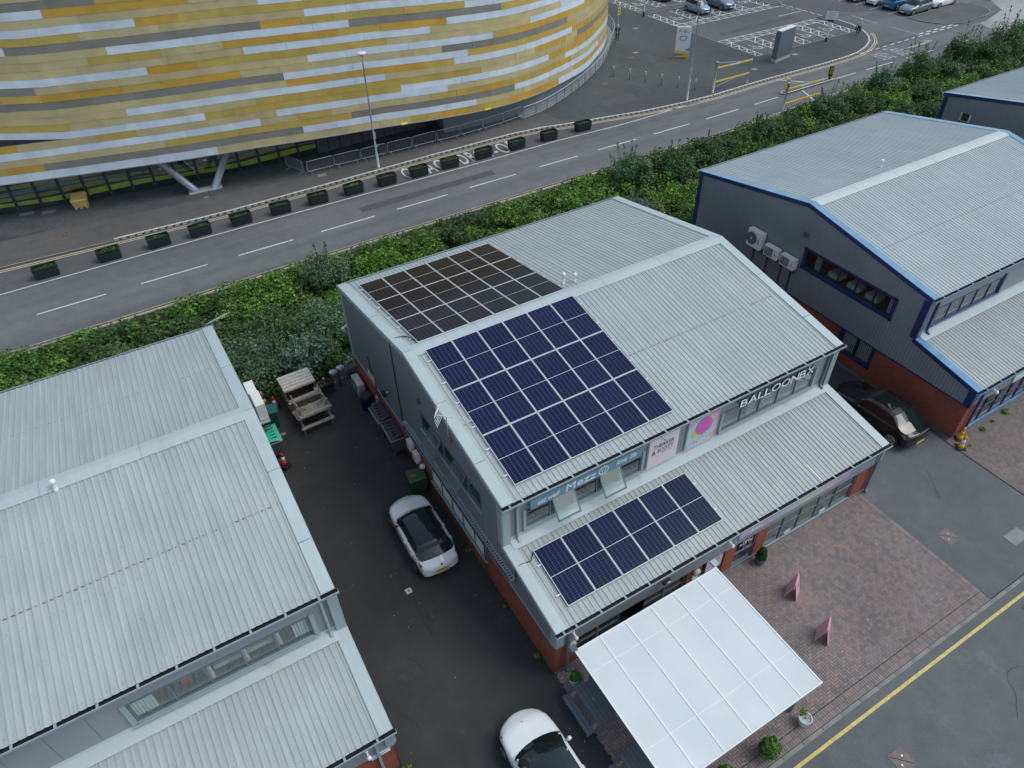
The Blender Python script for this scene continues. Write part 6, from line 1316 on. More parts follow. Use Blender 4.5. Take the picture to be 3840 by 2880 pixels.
for x in (.62, 6.2):
    for y in (-1.0, -5.2): q = MB(); q.box(x-.07, x+.07, y-.07, y+.07, .03, cz(y)-.16); q.build('post', 'old_timber', ca, bevel=.01)
for x in (.62, 6.2): q = MB(); q.beam((x, -.9, 2.32), (x, -5.4, 2.2), .07, .14); q.build('side_beam', 'old_timber', ca)
for i, (x, y) in enumerate([(b_+.5, -1.55) for b_ in bars_[:-1]]+[(b_+.5, -4.3) for b_ in bars_[:-1]]): q = MB(); q.lathe([(.03, 0), (.02, .012)], (x, y, cz(y)), 8); q.build('fixing_button', 'white_plastic', ca)
q = MB(); q.box(.2, .42, -.70, -.5, 2.44, 2.60); tag(q.build('heater_box', 'bin_grey'), 'grey box on the left rear corner of the white canopy', 'box'); q = MB(); q.box(6.38, 6.62, -.66, -.40, 2.50, 2.60); tag(q.build('heater_box', 'galv'), 'pale grey box on the right rear corner of the white canopy', 'box')
def picnic(loc, rz, slat='slate_plastic', leg='old_timber', label=None, L2=.76):
    t_ = thing('picnic_table', label, 'picnic table', loc, rz)
    for k in range(5): x = -.36+k*.152; q = MB(); q.box(x, x+.143, -L2, L2, .72, .75); q.build('top_board', slat, t_, bevel=.004)
    for s_ in (-1, 1):
        for k in range(2): x = s_*.64-.135+k*.14; q = MB(); q.box(x, x+.13, -L2, L2, .42, .45); q.build('seat_board', slat, t_, bevel=.004)
    for y in (-L2+.14, L2-.14):
        for s_ in (-1, 1): q = MB(); q.beam((s_*.25, y, .70), (s_*.66, y, 0), .05, .09); q.build('leg', leg, t_)
        q = MB(); q.beam((-.75, y+.04, .39), (.75, y+.04, .39), .04, .08); q.build('crossbar', leg, t_); q = MB(); q.beam((-.34, y+.04, .69), (.34, y+.04, .69), .04, .06); q.build('crossbar', leg, t_)
    return t_
PIC = 'dark slate picnic tables under the cafe canopy'
a_ = picnic((.46, -1.73, .03), 0, label='slate picnic table with a white disc on top, by the tree stump planter'); a_['group'] = PIC
q = MB(); q.lathe([(.055, 0), (.055, .012)], (.46, -1.68, .78), 14); tag(q.build('table_disc', 'cover_pale'), 'small pale round disc on the slate picnic table', 'coaster')
b2_ = picnic((.46, -4.36, .03), 0, label='slate picnic table cut by the bottom edge, beside the white electric car'); b2_['group'] = PIC
def pot(loc, r0, r1, h, mat, lab, plant=None):
    t_ = thing('plant_pot', lab, 'plant pot', loc); q = MB(); q.lathe([(r0*.9, 0), (r0, .02), ((r0+r1)/2*1.03, h*.5), (r1, h-.03), (r1+.012, h), (r1-.02, h), (r1-.03, h-.05)], (0, 0, 0), 20); q.build('pot', mat, t_, True)
    q = MB(); q.lathe([(r1-.025, h-.06), (r1-.03, h-.055)], (0, 0, 0), 16); q.build('compost', 'soil', t_); return t_
DG = [(0.03, .085, .018), (.045, .12, .02), (.02, .06, .012)]; YG = [(.11, .21, .03), (.07, .16, .03), (.17, .26, .05), (.045, .11, .02)]
p_ = pot((9.58, -.36, .03), .17, .23, .36, 'pot_teal', 'teal glazed pot with a clipped topiary ball by the shop window'); leaves('clipped_bush', 2600, (0, 0, .52), (.205, .205, .20), .035, DG, p_, 5, 'ball', .12, up_=.2); leaves('clipped_bush', 1700, (0, 0, .80), (.15, .15, .16), .035, DG, p_, 6, 'ball', .12, up_=.2); leaves('clipped_bush', 500, (0, 0, .66), (.14, .14, .2), .035, [(.012, .035, .008)], p_, 7, 'ball', .3)
p_ = pot((6.2, -5.72, .03), .15, .22, .42, 'pot_white', 'white pot with a nearly bare twig plant in front of the canopy'); 
for k in range(7): a = k*.9; q = MB(); q.tube([(0, 0, .36), (.08*math.cos(a), .08*math.sin(a), .5), (.17*math.cos(a+.4), .17*math.sin(a+.4), .56+.03*(k % 3))], .008, 5); q.build('twig', 'old_timber', p_)
leaves('sparse_leaves', 60, (.05, .14, .5), (.16, .12, .25), .06, YG, p_, 9, 'ball', 1)
p_ = pot((4.45, -5.83, .03), .17, .22, .32, 'pot_teal', 'teal pot with a bushy light green shrub in front of the canopy'); leaves('bush', 1500, (0, 0, .52), (.36, .33, .38), .07, YG, p_, 10, 'ball', .45, up_=.35)
p_ = pot((2.65, -5.72, .03), .17, .22, .32, 'pot_teal', 'pot with a light green shrub at the bottom edge by the canopy'); leaves('bush', 1800, (0, 0, .5), (.34, .32, .36), .062, YG, p_, 11, 'ball', .45, up_=.35)
p_ = pot((.42, -.62, .03), .13, .20, .45, 'pot_white', 'tall white pot with broad young leaves beside the picnic table'); leaves('broad_leaves', 60, (0.02, .02, .48), (.18, .18, .22), .13, [(.09, .26, .03), (.06, .20, .03)], p_, 12, 'ball', .8)
q = MB(); q.lathe([(.13, 0), (.10, .1), (.09, .8), (.10, 1.1)], (.72, -.72, .02), 10); tag(q.build('timber_post', 'old_timber', None, True), 'rough round timber post behind the tall white pot', 'post')
def aboard(loc, rz, word, lab):
    t_ = thing('pavement_sign', lab, 'sign', loc, rz)
    for s_, nm in ((-1, 'front_board'), (1, 'back_board')): q = MB(); q.add([(-.30, s_*.24, .0), (.30, s_*.24, .0), (.30, s_*.02, .95), (-.30, s_*.02, .95), (-.30, s_*.215, .0), (.30, s_*.215, .0), (.30, s_*-.003, .95), (-.30, s_*-.003, .95)], [(0, 1, 2, 3), (7, 6, 5, 4), (0, 4, 5, 1), (1, 5, 6, 2), (2, 6, 7, 3), (3, 7, 4, 0)]); q.build(nm, 'pink_sign', t_)
    th = math.atan2(.22, .95); mt = Matrix.Translation((-.18, -.205, .32)) @ Matrix.Rotation(R(90)-th, 4, 'X') @ Matrix.Rotation(0, 4, 'Z')
    if word: text_mesh('lettering', word, 1, 'ink_soft', t_, Matrix.Translation((-.19, -.158, .40)) @ Matrix.Rotation(R(90)-th, 4, 'X'), extr=.002, fit=(.38, .12)); q = MB(); [q.box(-.14, .14, -.24+.24*z_-.006, -.232+.235*z_, z_, z_+.02) for z_ in (.25, .70)]; q.split('small_print', 'ink_soft', t_)
    else: q = MB(); [q.box(-.12, .12, -.24+.235*z_-.006, -.232+.235*z_, z_, z_+.025) for z_ in (.45, .55, .65)]; q.split('writing', 'ink_soft', t_)
    return t_
aboard((9.62, -2.02, .035), R(-58+90), None, 'pink folding pavement sign nearer the party shop'); aboard((9.2, -3.90, .035), R(-58+90), 'OPEN', 'pink folding pavement sign nearer the road, with the word open')
# ================================================================== YARD
def cone(loc, lab, body='cone_red', band='cone_white', h=.75, stack=1, sleeve=None, base='rubber', sc=1.0):
    t_ = thing('traffic_cone', lab, 'traffic cone', loc, R(rr.uniform(0, 60))); 
    for k in range(stack): q = MB(); q.bbox(-.20*sc, .20*sc, -.20*sc, .20*sc, k*.05, k*.05+.045, .015); q.build('base', base, t_)
    z = stack*.05-.01; H = h; r0, r1 = .145*sc, .035*sc; rad = lambda t: r0+(r1-r0)*t
    for (a, b_, m_) in ((0, .36, body), (.36, .70, band), (.70, 1.0, body)): q = MB(); q.lathe([(rad(a), a*H), (rad(b_), b_*H)], (0, 0, z), 18, m=0); q.build('cone_'+('sleeve' if m_ == band else 'body'), m_, t_, True)
    return t_
cone((-4.35, 18.9, 0), 'red and white traffic cone beside the wooden crate shed'); cone((-5.15, 14.75, 0), 'red and white traffic cone on a stack of bases by the left unit', stack=4); cone((-4.75, 19.6, 0), 'yellow and purple traffic cone behind the outdoor units', 'bright_yellow', 'cone_purple')
cone((21.98, -.62, .03), 'yellow traffic cone with a white sleeve at the corner of the blue trimmed unit', 'cone_yellow', 'cone_white', .72); cone((22.45, -.25, .03), 'plain yellow traffic cone behind the one with a white sleeve', 'cone_yellow', 'cone_yellow', .72)
def wheeled_bin(loc, rz, lab, body, lid, W=.66, D=.62, H=1.15, flat=False):
    t_ = thing('wheeled_bin', lab, 'bin', loc, rz); q = MB()
    q.add([(-W*.40, -D*.40, .08), (W*.40, -D*.40, .08), (W*.40, D*.38, .08), (-W*.40, D*.38, .08), (-W/2, -D/2, H-.1), (W/2, -D/2, H-.1), (W/2, D/2, H-.1), (-W/2, D/2, H-.1)], [(3, 2, 1, 0), (0, 1, 5, 4), (1, 2, 6, 5), (2, 3, 7, 6), (3, 0, 4, 7)]); q.build('body', body, t_, bevel=.02)
    q = MB(); q.add([(-W/2-.03, -D/2-.05, H-.1), (W/2+.03, -D/2-.05, H-.1), (W/2+.03, D/2+.03, H-.1), (-W/2-.03, D/2+.03, H-.1), (-W/2+.03, -D/2, H-.03), (W/2-.03, -D/2, H-.03), (W/2-.03, D/2-.02, H), (-W/2+.03, D/2-.02, H)], [(3, 2, 1, 0), (4, 5, 6, 7), (0, 1, 5, 4), (1, 2, 6, 5), (2, 3, 7, 6), (3, 0, 4, 7)]); q.build('lid', lid, t_, bevel=.02)
    q = MB(); q.tube([(-W*.4, D/2+.05, H-.12), (W*.4, D/2+.05, H-.12)], .016, 6); q.build('handle', body, t_)
    for s_ in (-1, 1): q = MB(); q.lathe([(.10, -.03), (.10, .03)], (s_*W*.42, D*.40, .10), 14, axis='x'); q.build('wheel', 'rubber', t_)
    return t_
gbn = wheeled_bin((-.47, 10.30, 0), R(-8), 'dark green wheeled bin with a red sticker between the white car and the wall', 'bin_green', 'bin_green', .82, .66, 1.08); q = MB(); q.box(-.24, -.06, -.12, .0, 1.055, 1.068); q.build('red_sticker', 'cone_red', gbn); q = MB(); q.box(-.2, -.02, -.29, -.275, .45, .6); q.build('paper_label', 'white_aged', gbn)
wheeled_bin((-4.75, 17.75, 0), R(80), 'dark teal wheeled bin hidden behind the outdoor units', 'bin_teal', 'bin_teal')
def big_bin(loc, rz, lab, body, lid, L=1.22, D=.98, H=1.12):
    t_ = thing('container_bin', lab, 'bin', loc, rz); q = MB()
    q.add([(-L*.44, -D*.40, .22), (L*.44, -D*.40, .22), (L*.44, D*.40, .22), (-L*.44, D*.40, .22), (-L/2, -D/2, H), (L/2, -D/2, H), (L/2, D/2, H), (-L/2, D/2, H)], [(3, 2, 1, 0), (0, 1, 5, 4), (1, 2, 6, 5), (2, 3, 7, 6), (3, 0, 4, 7)])
    for z in (.45, .62, .79): q.add([(-L/2*.97, -D*.47-.012+(.9-z)*.10, z), (L/2*.97, -D*.47-.012+(.9-z)*.10, z), (L/2*.97, -D*.47-.012+(.9-z)*.1, z+.04), (-L/2*.97, -D*.47-.012+(.9-z)*.1, z+.04)], [(0, 1, 2, 3)])
    q.build('body', body, t_, bevel=.015); q = MB(); q.box(-L/2-.03, L/2+.03, -D/2-.03, -D/2+.01, H-.05, H+.01); q.box(-L/2-.03, L/2+.03, D/2-.01, D/2+.03, H-.05, H+.01); q.box(-L/2-.03, -L/2+.01, -D/2, D/2, H-.05, H+.01); q.box(L/2-.01, L/2+.03, -D/2, D/2, H-.05, H+.01); q.build('rim', 'galv' if body == 'bin_grey' else body, t_)
    q = MB(); n = 9; vs_ = []
    for k in range(n): y = -D/2+D*k/(n-1); z = H+.02+.16*math.sin(math.pi*min(1, (k+1.2)/(n+1))); vs_ += [(-L/2+.0, y, z-.05), (-L/2+.08, y, z), (L/2-.08, y, z), (L/2-.0, y, z-.05)]
    q.add(vs_, [(4*k+j, 4*k+j+1, 4*k+j+5, 4*k+j+4) for k in range(n-1) for j in range(3)]); q.quad((-L/2, -D/2, H), (L/2, -D/2, H), vs_[3], vs_[0]); q.quad((-L/2, D/2, H), (L/2, D/2, H), vs_[-1], vs_[-4]); q.build('lid', lid, t_, True)
    for k in range(5): x = -L/2+.18+k*(L-.36)/4; q = MB(); q.beam((x, -D/2+.12, H+.125), (x, D/2-.15, H+.185), .025, .03); q.build('lid_rib', 'black_plastic' if lid == 'lid_dark' else 'bin_teal', t_)
    for sx in (-1, 1):
        for sy in (-1, 1): q = MB(); q.beam((sx*L*.38, sy*D*.34, .24), (sx*L*.38, sy*D*.34, .12), .05, .05); q.lathe([(.09, -.025), (.09, .025)], (sx*L*.38, sy*D*.34, .09), 14, axis='y'); q.build('castor', 'rubber', t_); q = MB(); q.lathe([(.04, -.03), (.04, .03)], (sx*L*.38, sy*D*.34, .09), 10, axis='y'); q.build('castor_hub', 'white_plastic', t_)
    return t_
big_bin((-.17, 14.62, 0), R(90), 'grey four wheeled container bin with a dark lid, nearer the blue drum', 'bin_grey', 'lid_dark'); big_bin((-.12, 13.2, 0), R(88), 'grey four wheeled container bin with a dark lid, nearer the white meter boxes', 'bin_grey', 'lid_dark')
big_bin((-5.38, 15.95, 0), R(-90), 'grey container bin with a bright green lid tucked under the left roof', 'bin_grey', 'lid_green', D=1.0)
t_ = thing('drum', 'blue plastic drum with a black lid behind the container bins', 'drum', (-.38, 16.45, 0)); q = MB(); q.lathe([(.27, 0), (.29, .1), (.29, .8), (.26, .86)], (0, 0, 0), 20); q.build('body', 'letter_navy', t_, True); q = MB(); q.lathe([(.30, .86), (.30, .9), (.24, .89)], (0, 0, 0), 20); q.build('lid', 'black_plastic', t_, True)
t_ = thing('hand_trolley', 'green sack trolley with a pale handle between drum and bins', 'trolley', (-.12, 15.75, 0)); q = MB(); q.tube([(0, -.15, .0), (.1, -.15, 1.1), (.1, .15, 1.1), (0, .15, 0)], .018, 6); q.build('handle', 'white_plastic', t_); q = MB(); q.box(-.22, .0, -.2, .2, .3, .62); q.build('tray', 'lid_green', t_)
def ac_unit(loc, rz, lab, W=.95, D=.34, H=.80, grille='fan', mat='white_aged', brackets=True):
    """front faces -y locally"""
    t_ = thing('air_conditioner', lab, 'air conditioner', loc, rz); q = MB(); q.box(-W/2, W/2, 0, D, 0, H); q.build('casing', mat, t_, bevel=.015)
    q = MB(); q.box(-W/2+.0, W/2, -.004, 0, 0, .006); 
    if grille == 'fan':
        q.lathe([(H*.36, -.012), (H*.36, 0)], (-W*.16, 0, H*.52), 24, axis='y'); q.build('fan_recess', 'bin_grey', t_)
        q = MB(); [ring_xz(q, -W*.16, H*.52, r_, r_, .008, -.018, 20) for r_ in (H*.36, H*.29, H*.22, H*.15)]; [q.beam((-W*.16, -.018, H*.52), (-W*.16+H*.35*math.cos(a), -.018, H*.52+H*.35*math.sin(a)), .006, .008) for a in np.linspace(0, 6.28, 9)[:-1]]; q.build('fan_guard', 'galv', t_); q = MB(); q.lathe([(.05, -.03), (.06, -.015)], (-W*.16, 0, H*.52), 12, axis='y'); q.build('fan_hub', 'white_plastic', t_)
    elif grille == 'panel': q.box(-W*.44, W*.16, -.01, 0, H*.12, H*.88); q.build('grille', 'cover_pale', t_)
    else:
        for i in range(5):
            for j in range(7): q.box(-W*.30+i*.11, -W*.30+i*.11+.08, -.012, 0, .10+j*.105, .10+j*.105+.07)
        q.build('grille', 'ink', t_)
    if grille != 'grid': q = MB(); q.box(W*.28, W*.38, -.006, 0, H*.36, H*.46); q.add([(W*.28, -.006, H*.50), (W*.38, -.006, H*.5), (W*.33, -.006, H*.66)], [(0, 1, 2)]); q.build('badge', 'sign_blue', t_)
    q = MB(); q.box(W/2, W/2+.06, .06, .22, .12, .3); q.build('valve_cover', mat, t_)
    return t_
ac_unit((21.83, 13.46, 3.56), R(-90), 'largest of three wall air conditioners, with a round fan grille', 1.0, .36, 1.0, 'fan', 'white_plastic'); ac_unit((21.85, 12.2, 3.56), R(-90), 'middle of three wall air conditioners on the slate wall', .95, .32, .62, 'panel', 'white_plastic'); ac_unit((21.85, 11.05, 3.56), R(-90), 'right hand of three wall air conditioners, next to the long window', .95, .32, .62, 'panel', 'white_plastic')
q = MB(); q.beam((22.0, 14.1, 3.50), (22.0, 10.5, 3.50), .05, .05); q.beam((22.15, 14.1, 3.50), (22.15, 10.5, 3.50), .04, .05); [q.beam((21.85, y, 3.47), (22.23, y, 3.47), .04, .04) for y in (13.9, 13.0, 12.6, 11.8, 11.4, 10.7)]; tag(q.build('support_frame', 'bin_grey'), 'grey bracket frame holding the three wall air conditioners', 'bracket')
for i, (y, z0) in enumerate(((13.6, 3.2), (12.57, 3.2), (11.55, 3.2), (10.9, 3.3))): q = MB(); q.beam((22.21, y, z0+.2), (22.21, y-.02, 1.6), .05, .05); tag(q.build('cable_trunking', 'black_plastic'), ['dark trunking down the slate wall under the fan unit', 'dark trunking below the middle air conditioner', 'dark trunking below the right air conditioner', 'dark trunking below the coiled cable'][i], 'cable')
q = MB(); q.tube([(22.15, 10.75+.12*math.cos(a), 3.4+.16*math.sin(a)) for a in np.linspace(0, 6.5, 14)], .02, 6); tag(q.build('coiled_cable', 'black_plastic'), 'coiled dark cable hanging right of the air conditioners', 'cable')
ac_unit((-.48, 17.65, 0.05), R(-90), 'weathered outdoor unit standing on the yard by the middle unit', 1.0, .34, .92, 'fan', 'white_aged')
ac_unit((-5.05, 17.9, 2.0), R(90), 'rear white outdoor unit on the gable of the left unit', .95, .42, .62, 'panel', 'white_plastic'); ac_unit((-5.0, 16.9, 1.75), R(90), 'front white outdoor unit with a gridded grille on the gable of the left unit', 1.05, .42, .92, 'grid', 'white_plastic')
q = MB(); q.box(-5.87, -5.0, 16.2, 18.4, 1.66, 1.72); q.box(-5.87, -5.1, 17.4, 18.4, 1.92, 1.98); tag(q.build('support_frame', 'galv'), 'steel bracket under the white outdoor units of the left unit', 'bracket')
cable('pipe', [(-5.1, 18.5, 2.5), (-4.95, 18.6, 2.2), (-5.2, 18.65, 1.6)], .05, 'copper_pipe', 'lagged copper pipe behind the white outdoor units'); cable('pipe', [(-5.5, 15.9, 1.7), (-5.2, 16.2, 1.3), (-5.1, 16.3, .6)], .05, 'terracotta_pipe', 'orange red pipe above the green lidded bin')
def keg(t_, z):
    q = MB(); q.lathe([(.17, 0), (.20, .01), (.20, .10), (.185, .12), (.205, .15), (.205, .20), (.195, .22), (.195, .33), (.205, .35), (.205, .40), (.185, .43), (.20, .45), (.20, .54), (.185, .545), (.18, .50), (.05, .49)], (0, 0, z), 22); q.build('keg', 'keg_steel', t_, True); q = MB(); q.lathe([(.04, 0), (.03, .02)], (0, 0, z+.49), 10); q.build('keg_valve', 'steel', t_)
for (x, y, lb) in ((-1.2, 18.75, 'left'), (-.76, 18.9, 'right')):
    for k in range(2): t_ = thing('beer_keg', '%s steel keg of the %s stack behind the yard' % ('upper' if k else 'lower', lb), 'keg', (x+.01*k, y, .55*k), group='steel kegs stacked two high'); keg(t_, 0)
cr = thing('cage_crate', 'black wire crate of bottles beside the kegs', 'crate', (-.15, 19.35, 0), R(8)); q = MB()
for z in (.02, .28, .54): q.beam((-.4, -.2, z), (.4, -.2, z), .02, .02); q.beam((-.4, .2, z), (.4, .2, z), .02, .02); q.beam((-.4, -.2, z), (-.4, .2, z), .02, .02); q.beam((.4, -.2, z), (.4, .2, z), .02, .02)
for x in np.linspace(-.4, .4, 6): q.beam((x, -.2, 0), (x, -.2, .55), .02, .02); q.beam((x, .2, 0), (x, .2, .55), .02, .02)
q.build('wire_frame', 'black_plastic', cr); q = MB(); [q.lathe([(.05, 0), (.05, .2), (.02, .26)], (x, y, z), 8) for x in np.linspace(-.33, .33, 6) for y in (-.1, .1) for z in (.03, .29)]; q.build('bottles', 'cover_pale', cr)['kind'] = 'stuff'
yp = thing('raised_planter', 'black rectangular planter on legs with straggly herbs beside the crate shed', 'planter', (-1.95, 18.7, 0), R(7)); q = MB()
for a in ((-.46, .46, -.36, -.33), (-.46, .46, .33, .36), (-.46, -.43, -.33, .33), (.43, .46, -.33, .33), (-.43, .43, -.015, .015)): q.box(*a, .42, .72)
q.build('trough', 'black_plastic', yp); q = MB(); q.box(-.43, .43, -.33, .33, .42, .62); q.build('compost', 'soil', yp)
for sx in (-.42, .42):
    for sy in (-.32, .32): q = MB(); q.beam((sx, sy, 0), (sx, sy, .5), .03, .03); q.build('leg', 'black_plastic', yp)
leaves('herbs', 260, (-.1, -.1, .62), (.35, .25, .16), .05, YG, yp, 31, bias=.9); q = MB(); q.lathe([(.03, -.05), (.055, 0), (.03, .05)], (.28, .22, .72), 10); tag(q.build('ball', 'white_plastic', None, True), 'small white ball lying in the black raised planter', 'ball').parent = yp; 
bpy.data.objects['ball'].pop('category', None) if 'ball' in bpy.data.objects else None
# timber crate shed
sh = thing('crate_shed', 'tall open fronted shed of raw timber boards with a bleached plank roof', 'shed', (-3.02, 18.25, 0), R(1.5))
for k in range(5): y = .20+k*.215; q = MB(); q.beam((-.80, y, 1.30+.02*k), (.80, y, 1.30+.02*k), .205, .03); q.build('roof_plank', 'bleached_timber', sh)
q = MB(); q.box(-.80, .80, .07, .10, 1.20, 1.29); q.build('fascia_board', 'bleached_timber', sh)
for k in range(8): z = k*.155; q = MB(); q.box(-.76, .76, 1.16, 1.19, z, z+.147); q.build('back_board', 'raw_timber', sh)
for s_ in (-1, 1):
    for k in range(8): z = k*.155; q = MB(); q.box(s_*.75-.015, s_*.75+.015, .12 if s_ < 0 else .1, 1.18, z, z+.147); q.build('side_board', 'raw_timber', sh)
for k in range(5): z = k*.155; q = MB(); q.box(-.76, .76, -.35, -.32, z, z+.147); q.build('front_board', 'raw_timber', sh)
for s_ in (-1, 1):
    for k in range(5): z = k*.155; q = MB(); q.box(s_*.75-.015, s_*.75+.015, -.32, .12, z, z+.147); q.build('side_board', 'raw_timber', sh)
q = MB(); q.box(-.80, .80, -.40, -.26, .78, .82); q.build('rim_plank', 'bleached_timber', sh); q = MB(); q.box(.64, .80, -.26, .2, .78, .82); q.build('rim_plank', 'bleached_timber', sh); q = MB(); q.box(-.73, .73, -.3, 1.15, .02, .05); q.build('floor_board', 'raw_timber', sh)
# two weathered picnic tables, one upturned on the other
pt1 = thing('picnic_table', 'weathered grey timber picnic table standing in the yard', 'picnic table', (-2.98, 16.95, 0), R(2)); 
def tbl(t_, L2=.82):
    for k in range(4): y = -.33+k*.17; q = MB(); q.box(-L2, L2, y, y+.155, .71, .745); q.build('top_board', 'old_timber', t_)
    for s_ in (-1, 1): q = MB(); q.box(-L2, L2, s_*.66-.10, s_*.66+.10, .41, .45); q.build('seat_board', 'old_timber', t_)
    for x in (-L2+.12, L2-.12):
        for s_ in (-1, 1): q = MB(); q.beam((x, s_*.22, .71), (x, s_*.60, 0), .045, .09); q.build('leg', 'old_timber', t_)
        q = MB(); q.beam((x+.05, -.70, .38), (x+.05, .70, .38), .04, .09); q.build('crossbar', 'old_timber', t_); q = MB(); q.beam((x+.05, -.33, .68), (x+.05, .33, .68), .04, .06); q.build('crossbar', 'old_timber', t_)
    q = MB(); q.box(-.05, .05, -.34, .34, .685, .71); q.build('centre_batten', 'old_timber', t_)
    for s_ in (-1, 1): q = MB(); q.beam((s_*(L2-.15), 0, .40), (s_*.25, 0, .70), .04, .07); q.build('brace', 'old_timber', t_)
tbl(pt1); pt2 = thing('picnic_table', 'second weathered timber picnic table turned upside down on the first', 'picnic table', (-2.94, 17.10, 1.50)); pt2.rotation_euler = (R(180), 0, R(3)); tbl(pt2, .80)
cb_ = MB(); cb_.box(-.14, .14, -.09, .09, 0, .02); tag(cb_.build('cardboard_scrap', 'raw_timber'), 'scrap of brown card on the yard by the teal bin', 'litter').location = (-4.62, 16.9, .005)

# ================================================================== CARS
def lerp_tab(T, x):
    xs = [t[0] for t in T]; out = []
    for j in range(1, len(T[0])): out.append(float(np.interp(x, xs, [t[j] for t in T])))
    return out
def smooth_tab(T, x):            # cosine eased interpolation
    for a, b_ in zip(T[:-1], T[1:]):
        if a[0] <= x <= b_[0]:
            f = (x-a[0])/(b_[0]-a[0]); return [a[j]*(1-f)+b_[j]*f for j in range(1, len(a))]
    return list(T[-1][1:]) if x > T[-1][0] else list(T[0][1:])
def car(label, loc, rz, L, W, H, paint, roofpaint=None, hood=.23, cowl=.27, rooff=.44, roofb=.80, tailtop=.97, deck=None, belt=.60, nose=.46, glassroof=False, rear='hatch', detail=True, group=None, plate_r='plate_yellow', skirt=True, rack=False, wheelr=.32, taper=.80, cat='car', rearz=None):
    """x runs from the nose (0) to the tail (L); local origin at the middle of the car on the ground, nose towards +x"""
    t_ = thing('parked_car', label, cat, loc, rz, group)
    zb = belt*H+.02; hz = zb-.03
    # stations: fraction, half width factor, sill z, belt z, top z, greenhouse flag
    dk = deck if deck is not None else None
    T = [(0.0, .60, .34, nose*.93, nose*.95), (.012, .74, .24, nose*1.04, nose*1.08), (.045, .87, .20, nose*1.18, nose*1.26), (.10, .95, .20, hz*.90, hz*.93+.02), (.18, .99, .20, hz*.97, hz+.015), (cowl-.02, 1.0, .20, zb*.99, zb+.035), (cowl, 1.0, .20, zb, zb+.05),
         ((cowl*.62+rooff*.38), 1.0, .20, zb+.01, zb+.05+(H-zb)*.46), ((cowl*.25+rooff*.75), 1.0, .20, zb+.015, zb+.05+(H-zb)*.80), (rooff, 1.0, .20, zb+.02, H-.035), ((rooff+roofb)/2-.06, 1.0, .20, zb+.035, H), ((rooff+roofb)/2+.08, 1.0, .20, zb+.05, H-.004), (roofb, .985, .21, zb+.07, H-.05)]
    if rear == 'hatch': T += [(min(roofb+(tailtop-roofb)*.5, .95), .965, .22, zb+.07, H-.05-(H-zb)*.42), (tailtop, .93, .24, zb+.02, zb+.06), (.985, .86, .27, zb-.12, zb-.08), (1.0, .70, .33, zb-.30, zb-.27)]
    else: T += [(roofb+(tailtop-roofb)*.55, .96, .22, zb+.06, H-.05-(H-zb)*.50), (tailtop, .945, .23, zb+.03, zb+.07), (min(.985, tailtop+.07), .89, .26, zb-.04, zb+.03), (.992, .82, .28, zb-.14, zb-.10), (1.0, .70, .33, zb-.28, zb-.25)]
    T = sorted(T, key=lambda q: q[0]); fine = []
    fr_ = sorted(set([t[0] for t in T]+list(np.linspace(0, 1, 30)))); fr_ = [f for i, f in enumerate(fr_) if i == 0 or f-fr_[i-1] > .006 or f in [t[0] for t in T]]
    rings = []; w2 = W/2
    for f in fr_:
        hw, zs, zbt, zt = smooth_tab(T, f); hw *= w2; cab = max(0, min(1, (zt-zbt-.06)/(H-zb-.06)))
        gb = .93-.08*cab; gt = .93-(.93-taper+.03)*cab; cz_ = .03
        if cab < .02: ys = [.80, .97, 1.0, 1.0, .985, .94, .90, .80, .62, .34, 0]; zz = [zs, zs+.04, zs+(zbt-zs)*.35, zs+(zbt-zs)*.65, zbt-.09, zbt-.03, zbt-.005, zbt+(zt-zbt)*.45, zbt+(zt-zbt)*.75, zbt+(zt-zbt)*.95, zt]
        else:
            e = min(1, cab*1.6); zr = zt
            ys = [.80, .97, 1.0, 1.0, .985, .95, gb, gt, gt-.06, gt*.5, 0]; zz = [zs, zs+.04, zs+(zbt-zs)*.35, zs+(zbt-zs)*.65, zbt-.09, zbt-.02, zbt+.012, zr-.055*e-.0, zr-.022*e, zr, zr+.012]
        bow = (-.20 if f < .5 else .13)*min(1, abs(f-.56)/.26)
        rings.append([(L/2-f*L+bow*y*y*(1.0 if z > zs+.1 else .8), y*hw, z) for y, z in zip(ys, zz)])
    nR = len(rings); m = 11; body = MB(); roofm = MB(); ws = MB(); rw = MB(); sg_ = MB(); rp = roofpaint or paint
    inx = lambda f: (f >= cowl-1e-6, f >= rooff-1e-6, f >= roofb-1e-6, f >= tailtop-1e-6)
    for s_ in (1, -1):
        for i in range(nR-1):
            f0, f1 = fr_[i], fr_[i+1]; fm = (f0+f1)/2
            for j in range(m-1):
                a, b_, c, d = rings[i][j], rings[i+1][j], rings[i+1][j+1], rings[i][j+1]
                q = [(p[0], p[1]*s_, p[2]) for p in (a, b_, c, d)]
                if s_ < 0: q = q[::-1]
                tgt = body
                if j == 6 and cowl+.035 < fm < (tailtop-.05 if rear == 'hatch' else roofb+(tailtop-roofb)*.55): tgt = sg_
                elif j >= 7 and cowl < fm < rooff: tgt = ws if j >= 7 else body
                elif j >= 7 and rooff <= fm <= roofb: tgt = roofm
                elif j >= 7 and roofb < fm < tailtop: tgt = rw
                tgt.add(q, [(0, 1, 2, 3)])
    def weld(mb, name, mat, par):
        if not mb.f: return None
        o = mb.build(name, mat, par, True); bm = bmesh.new(); bm.from_mesh(o.data); bmesh.ops.remove_doubles(bm, verts=bm.verts, dist=.0006); bmesh.ops.recalc_face_normals(bm, faces=bm.faces)
        bm.to_mesh(o.data); bm.free()
        for p in o.data.polygons: p.use_smooth = True
        return o
    for r_, s0 in ((rings[0], 1), (rings[-1], -1)):
        pts = [(x, y, z) for x, y, z in r_]+[(x, -y, z) for x, y, z in reversed(r_[:-1])]; body.add(pts, [tuple(range(len(pts)))])
